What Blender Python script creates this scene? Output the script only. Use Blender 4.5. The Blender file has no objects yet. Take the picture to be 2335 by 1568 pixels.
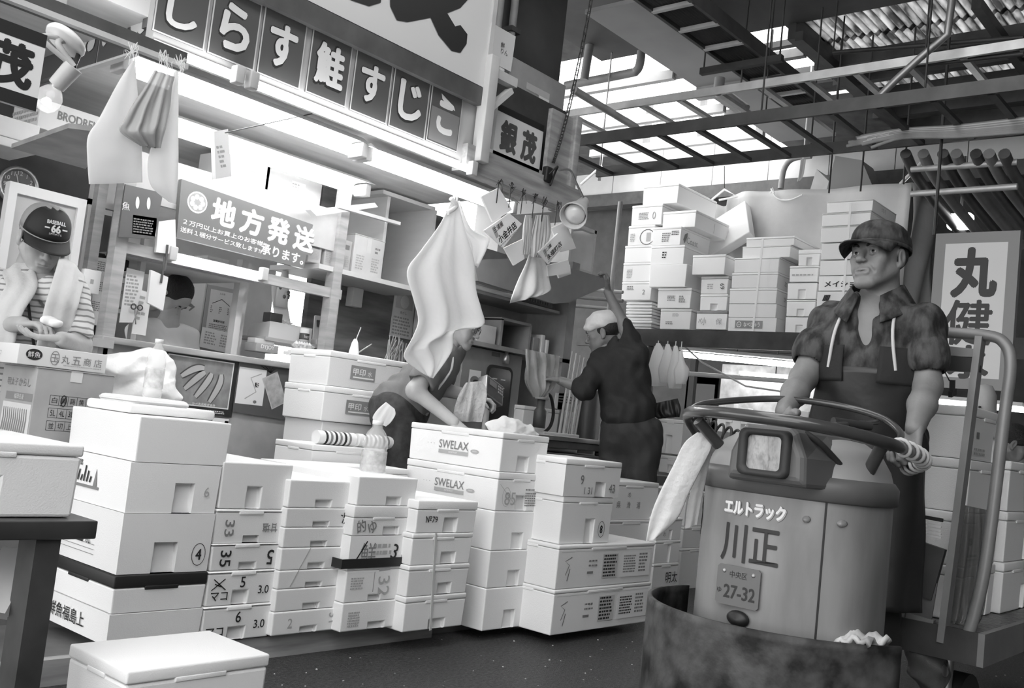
import bpy, bmesh, math, random
import numpy as np
from mathutils import Vector, Matrix, Euler
random.seed(7)
SC = bpy.context.scene
COL = SC.collection
# ------------------------------------------------------------------ camera
FPX, YAW, PITCH, ROLL, CAMZ = 2250.0, math.radians(40.8066), math.radians(4.7343), math.radians(6.3294), 1.0
_F = Vector((math.cos(YAW), math.sin(YAW), 0)); _r0 = Vector((math.sin(YAW), -math.cos(YAW), 0)); _z = Vector((0, 0, 1))
CF = _F*math.cos(PITCH) + _z*math.sin(PITCH)
_u0 = -_F*math.sin(PITCH) + _z*math.cos(PITCH)
CU = _u0*math.cos(ROLL) - _r0*math.sin(ROLL)
CR = _r0*math.cos(ROLL) + _u0*math.sin(ROLL)
CP = Vector((0, 0, CAMZ))
cam = bpy.data.objects.new('camera', bpy.data.cameras.new('camera'))
cam.data.sensor_width = 36; cam.data.lens = FPX*36/2335; cam.data.clip_start = .05
m = Matrix((CR, CU, -CF)).transposed().to_4x4(); m.translation = CP
cam.matrix_world = m
COL.objects.link(cam); SC.camera = cam
# ------------------------------------------------------------------ world, exposure
SC.view_settings.view_transform = 'Standard'; SC.view_settings.look = 'None'
SC.view_settings.gamma = 1; SC.view_settings.use_curve_mapping = False
SC.view_settings.exposure = 0.3
W = bpy.data.worlds.new('overcast sky'); SC.world = W; W.use_nodes = True
_bg = W.node_tree.nodes['Background']; _bg.inputs[0].default_value = (1, 1, 1, 1); _bg.inputs[1].default_value = 3.2
SC.cycles.max_bounces = 6; SC.cycles.diffuse_bounces = 4; SC.cycles.transparent_max_bounces = 12
TUBE_E, BULB_E = 16.0, 14.0
# ------------------------------------------------------------------ measuring: a photo pixel as a point on a known plane
def ray(x, y): return CR*(x-1167.5) - CU*(y-784) + CF*FPX
def at(x, y, X=None, Y=None, Z=None, D=None):
    d = ray(x, y)
    if X is not None: s = (X-CP.x)/d.x
    elif Y is not None: s = (Y-CP.y)/d.y
    elif Z is not None: s = (Z-CP.z)/d.z
    else: s = D/FPX
    return CP + d*s
# ------------------------------------------------------------------ materials
MATS = {}
def mat(name, v, rough=.6, metal=0., noise=0., nscale=8., emit=0., alpha=1., trans=0., bump=0., bscale=40., spec=.5, stretch=None, ior=1.45, contrast=None, coat=0., sheen=0.):
    if name in MATS: return MATS[name]
    M = bpy.data.materials.new(name); M.use_nodes = True
    nt = M.node_tree; b = nt.nodes['Principled BSDF']
    b.inputs['Base Color'].default_value = (v, v, v, 1)
    b.inputs['Roughness'].default_value = rough; b.inputs['Metallic'].default_value = metal
    b.inputs['Specular IOR Level'].default_value = spec; b.inputs['IOR'].default_value = ior
    b.inputs['Coat Weight'].default_value = coat; b.inputs['Sheen Weight'].default_value = sheen
    if emit:
        b.inputs['Emission Color'].default_value = (1, 1, 1, 1); b.inputs['Emission Strength'].default_value = emit
    if alpha < 1: b.inputs['Alpha'].default_value = alpha
    if trans: b.inputs['Transmission Weight'].default_value = trans
    if noise or bump:
        tc = nt.nodes.new('ShaderNodeTexCoord'); mp = nt.nodes.new('ShaderNodeMapping')
        nt.links.new(tc.outputs['Object'], mp.inputs['Vector'])
        if stretch: mp.inputs['Scale'].default_value = stretch
    if noise:
        n = nt.nodes.new('ShaderNodeTexNoise'); n.inputs['Scale'].default_value = nscale; n.inputs['Detail'].default_value = 6
        nt.links.new(mp.outputs[0], n.inputs['Vector'])
        r = nt.nodes.new('ShaderNodeMapRange'); lo, hi = contrast or (.3, .7)
        r.inputs[1].default_value = lo; r.inputs[2].default_value = hi
        r.inputs[3].default_value = max(0, v*(1-noise)); r.inputs[4].default_value = min(1, v*(1+noise))
        nt.links.new(n.outputs[0], r.inputs[0]); nt.links.new(r.outputs[0], b.inputs['Base Color'])
    if bump:
        n2 = nt.nodes.new('ShaderNodeTexNoise'); n2.inputs['Scale'].default_value = bscale; n2.inputs['Detail'].default_value = 4
        nt.links.new(mp.outputs[0], n2.inputs['Vector'])
        bp = nt.nodes.new('ShaderNodeBump'); bp.inputs['Strength'].default_value = bump; bp.inputs['Distance'].default_value = .02
        nt.links.new(n2.outputs[0], bp.inputs['Height']); nt.links.new(bp.outputs[0], b.inputs['Normal'])
    MATS[name] = M
    return M
def foam_mat(name, v):
    M = mat(name, v, .55, bump=.12, bscale=260)
    nt = M.node_tree; b = nt.nodes['Principled BSDF']
    oi = nt.nodes.new('ShaderNodeObjectInfo'); r = nt.nodes.new('ShaderNodeMapRange')
    r.inputs[3].default_value = v-.07; r.inputs[4].default_value = v+.03
    nt.links.new(oi.outputs['Random'], r.inputs[0]); nt.links.new(r.outputs[0], b.inputs['Base Color'])
    return M
FOAM = foam_mat('expanded foam', .86)
INK = mat('ink', .02, .7); INKG = mat('grey ink', .22, .7); INKL = mat('pale ink', .42, .7)
PAPER = mat('paper', .82, .7); CARD = mat('cardboard', .36, .8, noise=.12, nscale=6); CARDL = mat('pale cardboard', .62, .8, noise=.06)
WHITE = mat('white paint', .82, .45); LGREY = mat('light grey paint', .55, .5, noise=.08); MGREY = mat('mid grey paint', .28, .5, noise=.15)
DGREY = mat('dark grey paint', .09, .45, noise=.25); BLACK = mat('black', .02, .5); STEEL = mat('steel', .45, .35, .8, noise=.15)
DSTEEL = mat('dark steel', .05, .5, .2, noise=.4, nscale=5); RUBBER = mat('rubber', .03, .6)
WOOD = mat('worn wood', .34, .65, noise=.3, nscale=3, stretch=(1, 1, 14)); WOODX = mat('worn plank', .34, .65, noise=.3, nscale=3, stretch=(1, 10, 10))
PLY = mat('plywood', .45, .6, noise=.35, nscale=2.2, stretch=(1.2, 1.2, 5)); DWOOD = mat('dark wood', .12, .6, noise=.4, nscale=4)
GLASS = mat('clear glass', 1, .02, trans=1., ior=1.45); PLASTIC = mat('clear plastic', .9, .12, alpha=.35)
POLY = mat('white polythene', .85, .35, bump=.5, bscale=9)
def thin(name, v, tr, bump=0., bscale=14):    # cloth, paper and film that let lamp light through
    M = bpy.data.materials.new(name); M.use_nodes = True; nt = M.node_tree; nt.nodes.remove(nt.nodes['Principled BSDF'])
    d = nt.nodes.new('ShaderNodeBsdfDiffuse'); t = nt.nodes.new('ShaderNodeBsdfTranslucent'); x = nt.nodes.new('ShaderNodeMixShader')
    for q in (d, t): q.inputs[0].default_value = (v, v, v, 1)
    x.inputs[0].default_value = tr; nt.links.new(d.outputs[0], x.inputs[1]); nt.links.new(t.outputs[0], x.inputs[2]); nt.links.new(x.outputs[0], nt.nodes['Material Output'].inputs[0])
    if bump:
        tc = nt.nodes.new('ShaderNodeTexCoord'); n = nt.nodes.new('ShaderNodeTexNoise'); n.inputs['Scale'].default_value = bscale; bp = nt.nodes.new('ShaderNodeBump'); bp.inputs['Strength'].default_value = bump; bp.inputs['Distance'].default_value = .02
        nt.links.new(tc.outputs['Object'], n.inputs['Vector']); nt.links.new(n.outputs[0], bp.inputs['Height']); [nt.links.new(bp.outputs[0], q.inputs['Normal']) for q in (d, t)]
    MATS[name] = M; return M
CLOTH = thin('white cotton', .9, .42, .25); SLIP = thin('thin card', .88, .3)
TUBE = mat('lit tube', 1, .5, emit=TUBE_E); REFL = mat('white enamel', .85, .35)
# ------------------------------------------------------------------ object helpers
def thing(name, label, cat, loc=(0, 0, 0), rz=0, group=None):
    o = bpy.data.objects.new(name, None); COL.objects.link(o)
    o.location = loc; o.rotation_euler = (0, 0, rz); o.empty_display_size = .05
    o['label'] = label; o['category'] = cat
    if group: o['group'] = group
    return o
def tag(o, label, cat, group=None, kind=None):
    o['label'] = label; o['category'] = cat
    if group: o['group'] = group
    if kind: o['kind'] = kind
    return o
_TXT = {}
def text_data(body, bold=0., shear=0.):
    key = (body, round(bold, 3), round(shear, 2))
    if key in _TXT: return _TXT[key]
    c = bpy.data.curves.new('tmp', 'FONT'); c.body = body; c.size = 1; c.offset = bold; c.shear = shear; c.resolution_u = 3
    o = bpy.data.objects.new('tmp', c); COL.objects.link(o)
    bpy.context.view_layer.update()
    me = bpy.data.meshes.new_from_object(o.evaluated_get(bpy.context.evaluated_depsgraph_get()))
    v = np.array([q.co[:] for q in me.vertices]).reshape(-1, 3); f = [tuple(p.vertices) for p in me.polygons]
    bpy.data.objects.remove(o); bpy.data.curves.remove(c); bpy.data.meshes.remove(me)
    if len(v):
        mn, mx = v.min(0), v.max(0); v[:, :2] -= ((mn+mx)/2)[:2]; size = (mx-mn)[:2]
    else: size = np.array([1., 1.])
    _TXT[key] = (v, f, size)
    return _TXT[key]
def frame(o, x, z):
    x = Vector(x).normalized(); z = Vector(z).normalized(); y = z.cross(x)
    M = Matrix((x, y, z)).transposed().to_4x4(); M.translation = Vector(o); return M
def FY(x, y, z): return frame((x, y, z), (1, 0, 0), (0, -1, 0))      # faces -Y
def FX(x, y, z): return frame((x, y, z), (0, -1, 0), (-1, 0, 0))     # faces -X
class MB:
    def __init__(s): s.b = bmesh.new(); s.mats = []; s.M = Matrix.Identity(4)
    def mi(s, m):
        if m not in s.mats: s.mats.append(m)
        return s.mats.index(m)
    def _fin(s, n0, m, M=None, smooth=False):
        s.b.faces.ensure_lookup_table(); k = s.mi(m)
        for f in s.b.faces[n0:]: f.material_index = k; f.smooth = smooth
    def vf(s, vs, fs, m, M=None, smooth=False):
        M = s.M @ M if M is not None else s.M
        vv = [s.b.verts.new(M @ Vector(v)) for v in vs]; k = s.mi(m)
        for f in fs:
            try: q = s.b.faces.new([vv[i] for i in f])
            except ValueError: continue
            q.material_index = k; q.smooth = smooth
        return s
    def box(s, x0, x1, y0, y1, z0, z1, m, M=None, bev=0., taper=0.):
        if not bev:
            t = taper
            vs = [(x0+t, y0+t, z0), (x1-t, y0+t, z0), (x1-t, y1-t, z0), (x0+t, y1-t, z0), (x0, y0, z1), (x1, y0, z1), (x1, y1, z1), (x0, y1, z1)]
            return s.vf(vs, [(3, 2, 1, 0), (4, 5, 6, 7), (0, 1, 5, 4), (1, 2, 6, 5), (2, 3, 7, 6), (3, 0, 4, 7)], m, M)
        b = bmesh.new(); bmesh.ops.create_cube(b, size=1)
        for v in b.verts: v.co = Vector(((x0+x1)/2+v.co.x*(x1-x0), (y0+y1)/2+v.co.y*(y1-y0), (z0+z1)/2+v.co.z*(z1-z0)))
        bmesh.ops.bevel(b, geom=b.edges[:], offset=bev, segments=3, affect='EDGES', profile=.5)
        b.verts.index_update()
        s.vf([v.co for v in b.verts], [tuple(v.index for v in f.verts) for f in b.faces], m, M, True); b.free(); return s
    def bar(s, p0, p1, w, h, m, up=(0, 0, 1)):     # rectangular bar between two points
        p0, p1 = Vector(p0), Vector(p1); z = (p1-p0).normalized(); up = Vector(up)
        x = up.cross(z)
        if x.length < 1e-4: x = Vector((1, 0, 0)).cross(z)
        x.normalize(); y = z.cross(x); L = (p1-p0).length
        M = Matrix((x, y, z)).transposed().to_4x4(); M.translation = p0
        return s.box(-w/2, w/2, -h/2, h/2, 0, L, m, M)
    def cyl(s, p0, p1, r0, m, r1=None, seg=16, cap=True, smooth=True):
        return s.tube([p0, p1], r0, m, seg, r1=r1, cap=cap)
    def tube(s, pts, r, m, seg=10, r1=None, cap=True, closed=False, radii=None):
        P = [Vector(p) for p in pts]; n = len(P); rs = radii or [r+(((r if r1 is None else r1)-r)*i/max(1, n-1)) for i in range(n)]
        vs = []; ref = None
        for i, p in enumerate(P):
            if closed: t = (P[(i+1) % n]-P[i-1])
            else: t = P[min(i+1, n-1)]-P[max(i-1, 0)]
            t.normalize()
            if ref is None: ref = t.orthogonal().normalized()
            ref = (ref - t*ref.dot(t)); ref = ref.normalized() if ref.length > 1e-5 else t.orthogonal().normalized()
            b = t.cross(ref)
            for k in range(seg):
                a = 2*math.pi*k/seg; vs.append(p+ref*math.cos(a)*rs[i]+b*math.sin(a)*rs[i])
        fs = []
        for i in range(n if closed else n-1):
            j = (i+1) % n
            for k in range(seg): fs.append((i*seg+k, i*seg+(k+1) % seg, j*seg+(k+1) % seg, j*seg+k))
        s.vf(vs, fs, m, None, True)
        if cap and not closed: s.vf(vs[:seg], [tuple(reversed(range(seg)))], m); s.vf(vs[-seg:], [tuple(range(seg))], m)
        return s
    def lathe(s, prof, m, M=None, seg=24, cap=True, sx=1., sy=1.):
        vs = []; n = len(prof)
        for r, z in prof:
            for k in range(seg): a = 2*math.pi*k/seg; vs.append((r*math.cos(a)*sx, r*math.sin(a)*sy, z))
        fs = [(i*seg+k, i*seg+(k+1) % seg, (i+1)*seg+(k+1) % seg, (i+1)*seg+k) for i in range(n-1) for k in range(seg)]
        if cap: fs += [tuple(reversed(range(seg))), tuple(range((n-1)*seg, n*seg))]
        return s.vf(vs, fs, m, M, True)
    def prism(s, poly, d0, d1, m, M=None, smooth=False):     # 2-D outline in the frame's XY, from d0 to d1 along its Z
        n = len(poly); vs = [(x, y, d0) for x, y in poly]+[(x, y, d1) for x, y in poly]
        fs = [tuple(reversed(range(n))), tuple(range(n, 2*n))]+[(i, (i+1) % n, n+(i+1) % n, n+i) for i in range(n)]
        return s.vf(vs, fs, m, M, smooth)
    def poly(s, poly, m, M=None, d=0.): return s.vf([(x, y, d) for x, y in poly], [tuple(range(len(poly)))], m, M)
    def rect(s, x0, x1, y0, y1, m, M=None, d=0.): return s.poly([(x0, y0), (x1, y0), (x1, y1), (x0, y1)], m, M, d)
    def text(s, body, cx, cy, h, m, M, bold=0., shear=0., w=None, rot=0., d=.0012, sq=1.):
        v, f, sz = text_data(body, 0., shear)
        if not len(v): return s
        k = h/max(sz[1], 1e-6); kx = k*sq if w is None else w/max(sz[0], 1e-6)
        if bold: kx *= 1-min(.2, bold*2*k/max(1e-6, sz[0]*kx)); 
        T = M @ Matrix.Translation((cx, cy, d)) @ Matrix.Rotation(rot, 4, 'Z'); r = bold*h/(1. if len(body) == 1 else max(1., sz[1]))
        st = [(0, 0)]
        if bold: n = 5 if bold < .025 else 8; st = [(r*math.cos(6.2832*i/n), r*math.sin(6.2832*i/n)) for i in range(n)]
        for q, (dx, dy) in enumerate(st): s.vf(v.tolist(), f, m, T @ Matrix.Translation((dx, dy, -.00008*q)) @ Matrix.Diagonal((kx, k, 1, 1)))
        return s
    def stroke(s, pts, w, m, M, d=.0012, taper=False):       # brush or marker line on a face
        P = [Vector(p) for p in pts]; n = len(P); L, Rr = [], []
        for i, p in enumerate(P):
            t = (P[min(i+1, n-1)]-P[max(i-1, 0)]).normalized(); q = Vector((-t.y, t.x))
            ww = (w[i] if isinstance(w, (list, tuple)) else w*(1-.6*i/(n-1) if taper else 1))/2
            L.append((p+q*ww)); Rr.append((p-q*ww))
        return s.vf([(a.x, a.y, d) for a in L+Rr], [(n+i, n+i+1, i+1, i) for i in range(n-1)], m, M)
    def ell(s, cx, cy, rx, ry, m, M, d=.001, seg=24):
        return s.poly([(cx+rx*math.cos(2*math.pi*i/seg), cy+ry*math.sin(2*math.pi*i/seg)) for i in range(seg)], m, M, d)
    def ring(s, cx, cy, rx, ry, w, m, M, d=.001, seg=28):
        pts = [(math.cos(2*math.pi*i/seg), math.sin(2*math.pi*i/seg)) for i in range(seg)]
        vs = [(cx+x*rx, cy+y*ry, d) for x, y in pts]+[(cx+x*(rx-w), cy+y*(ry-w), d) for x, y in pts]
        return s.vf(vs, [(i, (i+1) % seg, seg+(i+1) % seg, seg+i) for i in range(seg)], m, M)
    def scribble(s, x0, x1, y0, y1, m, M, rows=3, d=.001, rnd=None, cw=None):   # lines of small print as short bars
        rr = rnd or random; hh = (y1-y0)/rows
        for i in range(rows):
            x = x0; y = y1-hh*(i+.75)
            while x < x1-hh*.3:
                w = hh*rr.uniform(.5, 1.6); 
                if x+w > x1: break
                s.rect(x, x+w*.75, y, y+hh*.55, m, M, d); x += w
        return s
    def grid(s, fn, nu, nv, m, smooth=True, thick=0.):      # surface sampled from fn(u,v)
        vs = [fn(i/nu, j/nv) for j in range(nv+1) for i in range(nu+1)]
        fs = [(j*(nu+1)+i, j*(nu+1)+i+1, (j+1)*(nu+1)+i+1, (j+1)*(nu+1)+i) for j in range(nv) for i in range(nu)]
        return s.vf(vs, fs, m, None, smooth)
    def mesh(s, vs, fs, m, M=None, smooth=True): return s.vf(vs, fs, m, M, smooth)
    def build(s, name, parent=None, loc=None, bevel=0., solid=0., sub=0, label=None, cat=None, group=None, kind=None, rz=0):
        me = bpy.data.meshes.new(name); s.b.normal_update(); s.b.to_mesh(me); s.b.free()
        for m in s.mats: me.materials.append(m)
        o = bpy.data.objects.new(name, me); COL.objects.link(o)
        if parent: o.parent = parent
        if loc is not None: o.location = loc
        o.rotation_euler = (0, 0, rz)
        if solid: md = o.modifiers.new('s', 'SOLIDIFY'); md.thickness = solid; md.offset = 0
        if sub: md = o.modifiers.new('u', 'SUBSURF'); md.levels = sub; md.render_levels = sub
        if bevel: md = o.modifiers.new('b', 'BEVEL'); md.width = bevel; md.segments = 2; md.limit_method = 'ANGLE'; md.angle_limit = math.radians(40)
        if label: o['label'] = label
        if cat: o['category'] = cat
        if group: o['group'] = group
        if kind: o['kind'] = kind
        return o
def struct(mb, name, **k): return mb.build(name, kind='structure', **k)
def copy_tree(o, parent=None):
    c = o.copy(); COL.objects.link(c)
    if parent: c.parent = parent
    for ch in o.children: copy_tree(ch, c)
    return c
def lerp(a, b, t): return a+(b-a)*t
def spline(pts, n=6):     # Catmull-Rom through points
    P = [Vector(p) for p in pts]; out = []
    for i in range(len(P)-1):
        p0, p1, p2, p3 = P[max(i-1, 0)], P[i], P[i+1], P[min(i+2, len(P)-1)]
        for k in range(n):
            t = k/n; out.append(.5*((2*p1)+(p2-p0)*t+(2*p0-5*p1+4*p2-p3)*t*t+(3*p1-p0-3*p2+p3)*t**3))
    return out+[P[-1]]
# ------------------------------------------------------------------ smooth solids from distance fields (bodies, cloth, bags)
def cap(a, b, ra, rb=None, k=.02, sub=False): return ('c', np.array(a, float), np.array(b, float), ra, ra if rb is None else rb, k, sub)
def ell(c, r, k=.02, sub=False, R=None): return ('e', np.array(c, float), np.array(r, float), R, 0, k, sub)
def sdf_mesh(prims, res, pad=.02, disp=None):
    lo = np.full(3, 1e9); hi = -lo; bb = []
    for p in prims:
        if p[0] == 'c': a = np.minimum(p[1]-p[3], p[2]-p[4]); b = np.maximum(p[1]+p[3], p[2]+p[4])
        else: q = max(p[2]) if p[3] is not None else p[2]; a = p[1]-q; b = p[1]+q
        bb.append((a, b))
        if not p[6]: lo = np.minimum(lo, a); hi = np.maximum(hi, b)
    lo = lo-pad; hi = hi+pad; n = np.ceil((hi-lo)/res).astype(int)+1
    F = np.full(n, .06, np.float32)
    for p, (a, b) in zip(prims, bb):
        mg = p[5]*1.5+.03
        i0 = np.clip(np.floor((a-mg-lo)/res).astype(int), 0, n); i1 = np.clip(np.ceil((b+mg-lo)/res).astype(int)+1, 0, n)
        if (i1 <= i0).any(): continue
        G = np.stack(np.meshgrid(*[lo[q]+np.arange(i0[q], i1[q])*res for q in range(3)], indexing='ij'), -1).astype(np.float32)
        if p[0] == 'c':
            ba = (p[2]-p[1]); L = max(ba@ba, 1e-12); pa = G-p[1].astype(np.float32); h = np.clip(pa@ba/L, 0, 1)
            d = np.linalg.norm(pa-h[..., None]*ba, axis=-1)-(p[3]+(p[4]-p[3])*h)
        else:
            q = G-p[1]
            if p[3] is not None: q = q@p[3]
            k0 = np.linalg.norm(q/p[2], axis=-1); k1 = np.linalg.norm(q/(p[2]**2), axis=-1); d = k0*(k0-1)/np.maximum(k1, 1e-6)
        sl = tuple(slice(i0[q], i1[q]) for q in range(3)); A = F[sl]; k = max(p[5], 1e-5)
        if p[6]: h = np.maximum(k-np.abs(A+d), 0)/k; F[sl] = np.maximum(A, -d)+h*h*k*.25
        else: h = np.maximum(k-np.abs(A-d), 0)/k; F[sl] = np.minimum(A, d)-h*h*k*.25
    if disp is not None:
        G = np.stack(np.meshgrid(*[lo[q]+np.arange(n[q])*res for q in range(3)], indexing='ij'), -1); F = F+disp(G).astype(np.float32)
    S = F < 0; C = np.zeros(tuple(n-1)+(3,), np.float32); cnt = np.zeros(tuple(n-1), np.float32)
    X, Y, Z = [int(q)-1 for q in n]
    for ax in range(3):
        for u in (0, 1):
            for v in (0, 1):
                o = [0, 0, 0]; oo = [q for q in range(3) if q != ax]; o[oo[0]] = u; o[oo[1]] = v
                a = tuple(slice(o[q], o[q]+(X, Y, Z)[q]) for q in range(3)); o2 = o[:]; o2[ax] = 1
                b = tuple(slice(o2[q], o2[q]+(X, Y, Z)[q]) for q in range(3))
                fa, fb = F[a], F[b]; mk = (fa < 0) != (fb < 0); t = np.where(mk, fa/np.where(mk, fa-fb, 1), 0)
                for q in range(3): C[..., q] += mk*((t if q == ax else o[q]))
                cnt += mk
    idx = -np.ones(tuple(n-1), int); w = np.argwhere(cnt > 0); idx[tuple(w.T)] = np.arange(len(w))
    V = lo+(w+C[tuple(w.T)]/cnt[tuple(w.T)][:, None])*res; fs = []
    for ax in range(3):
        o1, o2 = [(1, 2), (2, 0), (0, 1)][ax]
        a = [slice(1, -1)]*3; b = [slice(1, -1)]*3; a[ax] = slice(0, -1); b[ax] = slice(1, None)
        A, B = S[tuple(a)], S[tuple(b)]; e = np.argwhere(A != B)
        if not len(e): continue
        base = e.copy(); base[:, o1] += 1; base[:, o2] += 1; sg = A[tuple(e.T)]
        def g(d1, d2):
            q = base.copy(); q[:, o1] -= d1; q[:, o2] -= d2; return idx[tuple(q.T)]
        Q = np.stack([g(1, 1), g(0, 1), g(0, 0), g(1, 0)], 1); Q[~sg] = Q[~sg][:, ::-1]; fs.append(Q)
    fs = np.concatenate(fs); fs = fs[(fs >= 0).all(1)]
    return V, fs
def solid(prims, res, name, m, parent=None, loc=(0, 0, 0), extra=(), smooth_it=2, disp=None, **k):
    """one continuous mesh from the primitives, plus any finer pieces (verts, faces, material) joined into it"""
    pieces = [sdf_mesh(prims, res, disp=disp)+(m,)]+list(extra)
    return mesh_obj(pieces, name, parent, loc, smooth_it, **k)
def mesh_obj(pieces, name, parent=None, loc=(0, 0, 0), smooth_it=0, **k):
    L = np.array(loc, float); vs = []; fs = []; mi = []; ms = []; off = 0
    for v, f, m in pieces:
        if m not in ms: ms.append(m)
        vs.append(np.asarray(v)-L); fs += [tuple(int(q)+off for q in x) for x in f]; mi += [ms.index(m)]*len(f); off += len(v)
    me = bpy.data.meshes.new(name); me.from_pydata(np.concatenate(vs).tolist(), [], fs)
    me.polygons.foreach_set('material_index', mi); me.polygons.foreach_set('use_smooth', [True]*len(fs))
    for m in ms: me.materials.append(m)
    me.update()
    o = bpy.data.objects.new(name, me); COL.objects.link(o)
    if parent: o.parent = parent
    else: o.location = loc
    if smooth_it: md = o.modifiers.new('sm', 'SMOOTH'); md.iterations = smooth_it; md.factor = .5
    for a in ('label', 'category', 'group', 'kind'):
        if k.get(a): o[a] = k[a]
    return o
# ================================================================== the hall: ground, stall shell, roof
ASPH = mat('wet asphalt', .06, .4, noise=.8, nscale=70, bump=1., bscale=150, spec=.6)
b = MB(); b.box(-8, 16, -8, 10, -.2, 0, ASPH); struct(b, 'floor')
SKIN_CEIL = mat('painted plywood ceiling', .62, .55, noise=.1, nscale=3, stretch=(1, 6, 1))
b = MB(); b.box(1.0, 4.6, 3.66, 6.2, 2.44, 2.5, SKIN_CEIL); struct(b, 'ceiling')
DWALL = mat('dark wall board', .055, .6, noise=.2); PWALL = mat('plywood wall', .2, .6, noise=.5, nscale=1.5, stretch=(1.5, 1.5, 9))
b = MB(); b.box(.2, 2.5, 5.35, 5.4, 0, 2.5, DWALL); b.box(2.5, 4.0, 5.65, 5.7, 0, 2.5, LGREY); b.box(4.0, 5.4, 5.25, 5.3, 0, 2.5, PWALL); struct(b, 'wall_back')
b = MB(); b.box(5.4, 7.6, 5.9, 5.95, 0, 2.2, MGREY); b.box(5.38, 5.42, 5.25, 5.95, 0, 2.4, PWALL); struct(b, 'wall_passage')
# timber platform the stacks stand on
b = MB(); b.box(.6, 3.36, 3.19, 3.23, .0, .085, WOODX); b.box(.6, 5.6, 3.24, 6.2, 0, .07, DWOOD); struct(b, 'trim_1')
# fascia over the counter: header board, lower timber, soffit strip, end posts
FASC = mat('fascia paint', .4, .45, noise=.1, nscale=3)
b = MB(); b.box(1.84, 3.78, 3.6, 3.66, 2.34, 2.82, FASC); b.box(1.84, 3.58, 3.585, 3.66, 2.315, 2.338, LGREY)
b.box(3.6, 4.6, 3.56, 3.66, 2.3, 2.44, WOODX); b.box(1.84, 4.6, 3.66, 3.7, 2.4, 2.46, DGREY); b.box(3.8, 4.6, 3.74, 3.8, 2.4, 2.95, DWALL)
struct(b, 'trim_2')
b = MB(); b.box(3.66, 3.73, 3.52, 3.59, 2.36, 2.94, LGREY, bev=.006); b.bar((3.73, 3.56, 2.86), (3.9, 3.56, 2.86), .05, .05, LGREY); b.bar((3.72, 3.56, 2.66), (3.87, 3.56, 2.81), .05, .03, LGREY); struct(b, 'trim_3')
# steel column with its two conduits and the switch cabinet
CONC = mat('column paint', .085, .6, noise=.35, nscale=2)
b = MB(); b.box(4.0, 4.75, 3.95, 4.6, 2.5, 4.6, CONC); struct(b, 'column')
b = MB(); b.box(4.06, 4.62, 3.78, 3.94, 2.62, 3.13, mat('cabinet enamel', .34, .45, noise=.12), bev=.008); b.box(4.075, 4.605, 3.772, 3.78, 2.64, 3.115, mat('cabinet door', .36, .45, noise=.12))
c = thing('switch_cabinet', 'grey metal switch cabinet bolted to the dark column above the small sign', 'cabinet', (4.34, 3.86, 2.62))
b.M = Matrix.Translation((-4.34, -3.86, -2.62)); bb = b.build('cabinet_body', c)
for v in bb.data.vertices: v.co -= Vector((4.34, 3.86, 2.62))
b = MB(); b.rect(-.1, .12, .36, .4, LGREY, FY(0, -.09, 0)); b.rect(.02, .12, .29, .36, PAPER, FY(0, -.0905, 0)); b.build('card_holder', c)
for i, (x, lb) in enumerate(((4.08, 'grey conduit pipe on the dark column, nearer the white sign board'), (4.2, 'grey conduit pipe with a strap clip on the dark column, beside its twin'))):
    b = MB(); b.tube([(x, 3.9, 3.0), (x, 3.9, 4.4)], .02+.004*i, MGREY)
    if i: b.box(x-.035, x+.05, 3.87, 3.95, 3.33, 3.36, DGREY)
    b.build('conduit_pipe', label=lb, cat='pipe', group='conduits on the column')
# roof sheets round the skylights; unseen openings near the camera added for light
RF = mat('roof board', .1, .7, noise=.3); RFG = mat('roof panel grey', .33, .6, noise=.12, nscale=2); TIN = mat('corrugated tin', .3, .5, .3, noise=.25)
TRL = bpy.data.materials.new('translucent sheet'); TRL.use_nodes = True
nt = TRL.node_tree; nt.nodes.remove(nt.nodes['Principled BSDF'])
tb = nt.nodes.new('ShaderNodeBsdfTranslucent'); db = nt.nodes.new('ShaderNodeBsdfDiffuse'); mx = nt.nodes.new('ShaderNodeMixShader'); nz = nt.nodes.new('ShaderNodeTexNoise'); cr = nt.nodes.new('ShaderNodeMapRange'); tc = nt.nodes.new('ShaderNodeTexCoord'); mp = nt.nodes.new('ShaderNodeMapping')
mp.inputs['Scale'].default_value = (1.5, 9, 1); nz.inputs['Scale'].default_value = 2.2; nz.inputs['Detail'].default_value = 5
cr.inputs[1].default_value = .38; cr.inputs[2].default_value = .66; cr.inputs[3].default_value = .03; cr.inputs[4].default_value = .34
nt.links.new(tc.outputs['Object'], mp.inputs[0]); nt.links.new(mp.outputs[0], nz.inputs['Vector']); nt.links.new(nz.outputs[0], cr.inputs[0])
wv = nt.nodes.new('ShaderNodeTexWave'); wv.bands_direction = 'Y'; wv.inputs['Scale'].default_value = 5.07; wv.inputs['Distortion'].default_value = .8; wr = nt.nodes.new('ShaderNodeMapRange'); wr.inputs[3].default_value = .12; wr.inputs[4].default_value = 1.1; mu = nt.nodes.new('ShaderNodeMath'); mu.operation = 'MULTIPLY'; nt.links.new(tc.outputs['Object'], wv.inputs['Vector']); nt.links.new(wv.outputs[0], wr.inputs[0]); nt.links.new(wr.outputs[0], mu.inputs[0]); nt.links.new(cr.outputs[0], mu.inputs[1]); nt.links.new(mu.outputs[0], tb.inputs[0])  # light and dark banding of the ridges painted into the sheet colour
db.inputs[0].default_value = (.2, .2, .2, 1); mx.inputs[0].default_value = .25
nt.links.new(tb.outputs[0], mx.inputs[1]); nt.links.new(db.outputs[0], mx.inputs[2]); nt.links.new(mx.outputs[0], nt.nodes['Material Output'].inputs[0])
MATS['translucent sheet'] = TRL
ZR = 4.2
b = MB()
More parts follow.
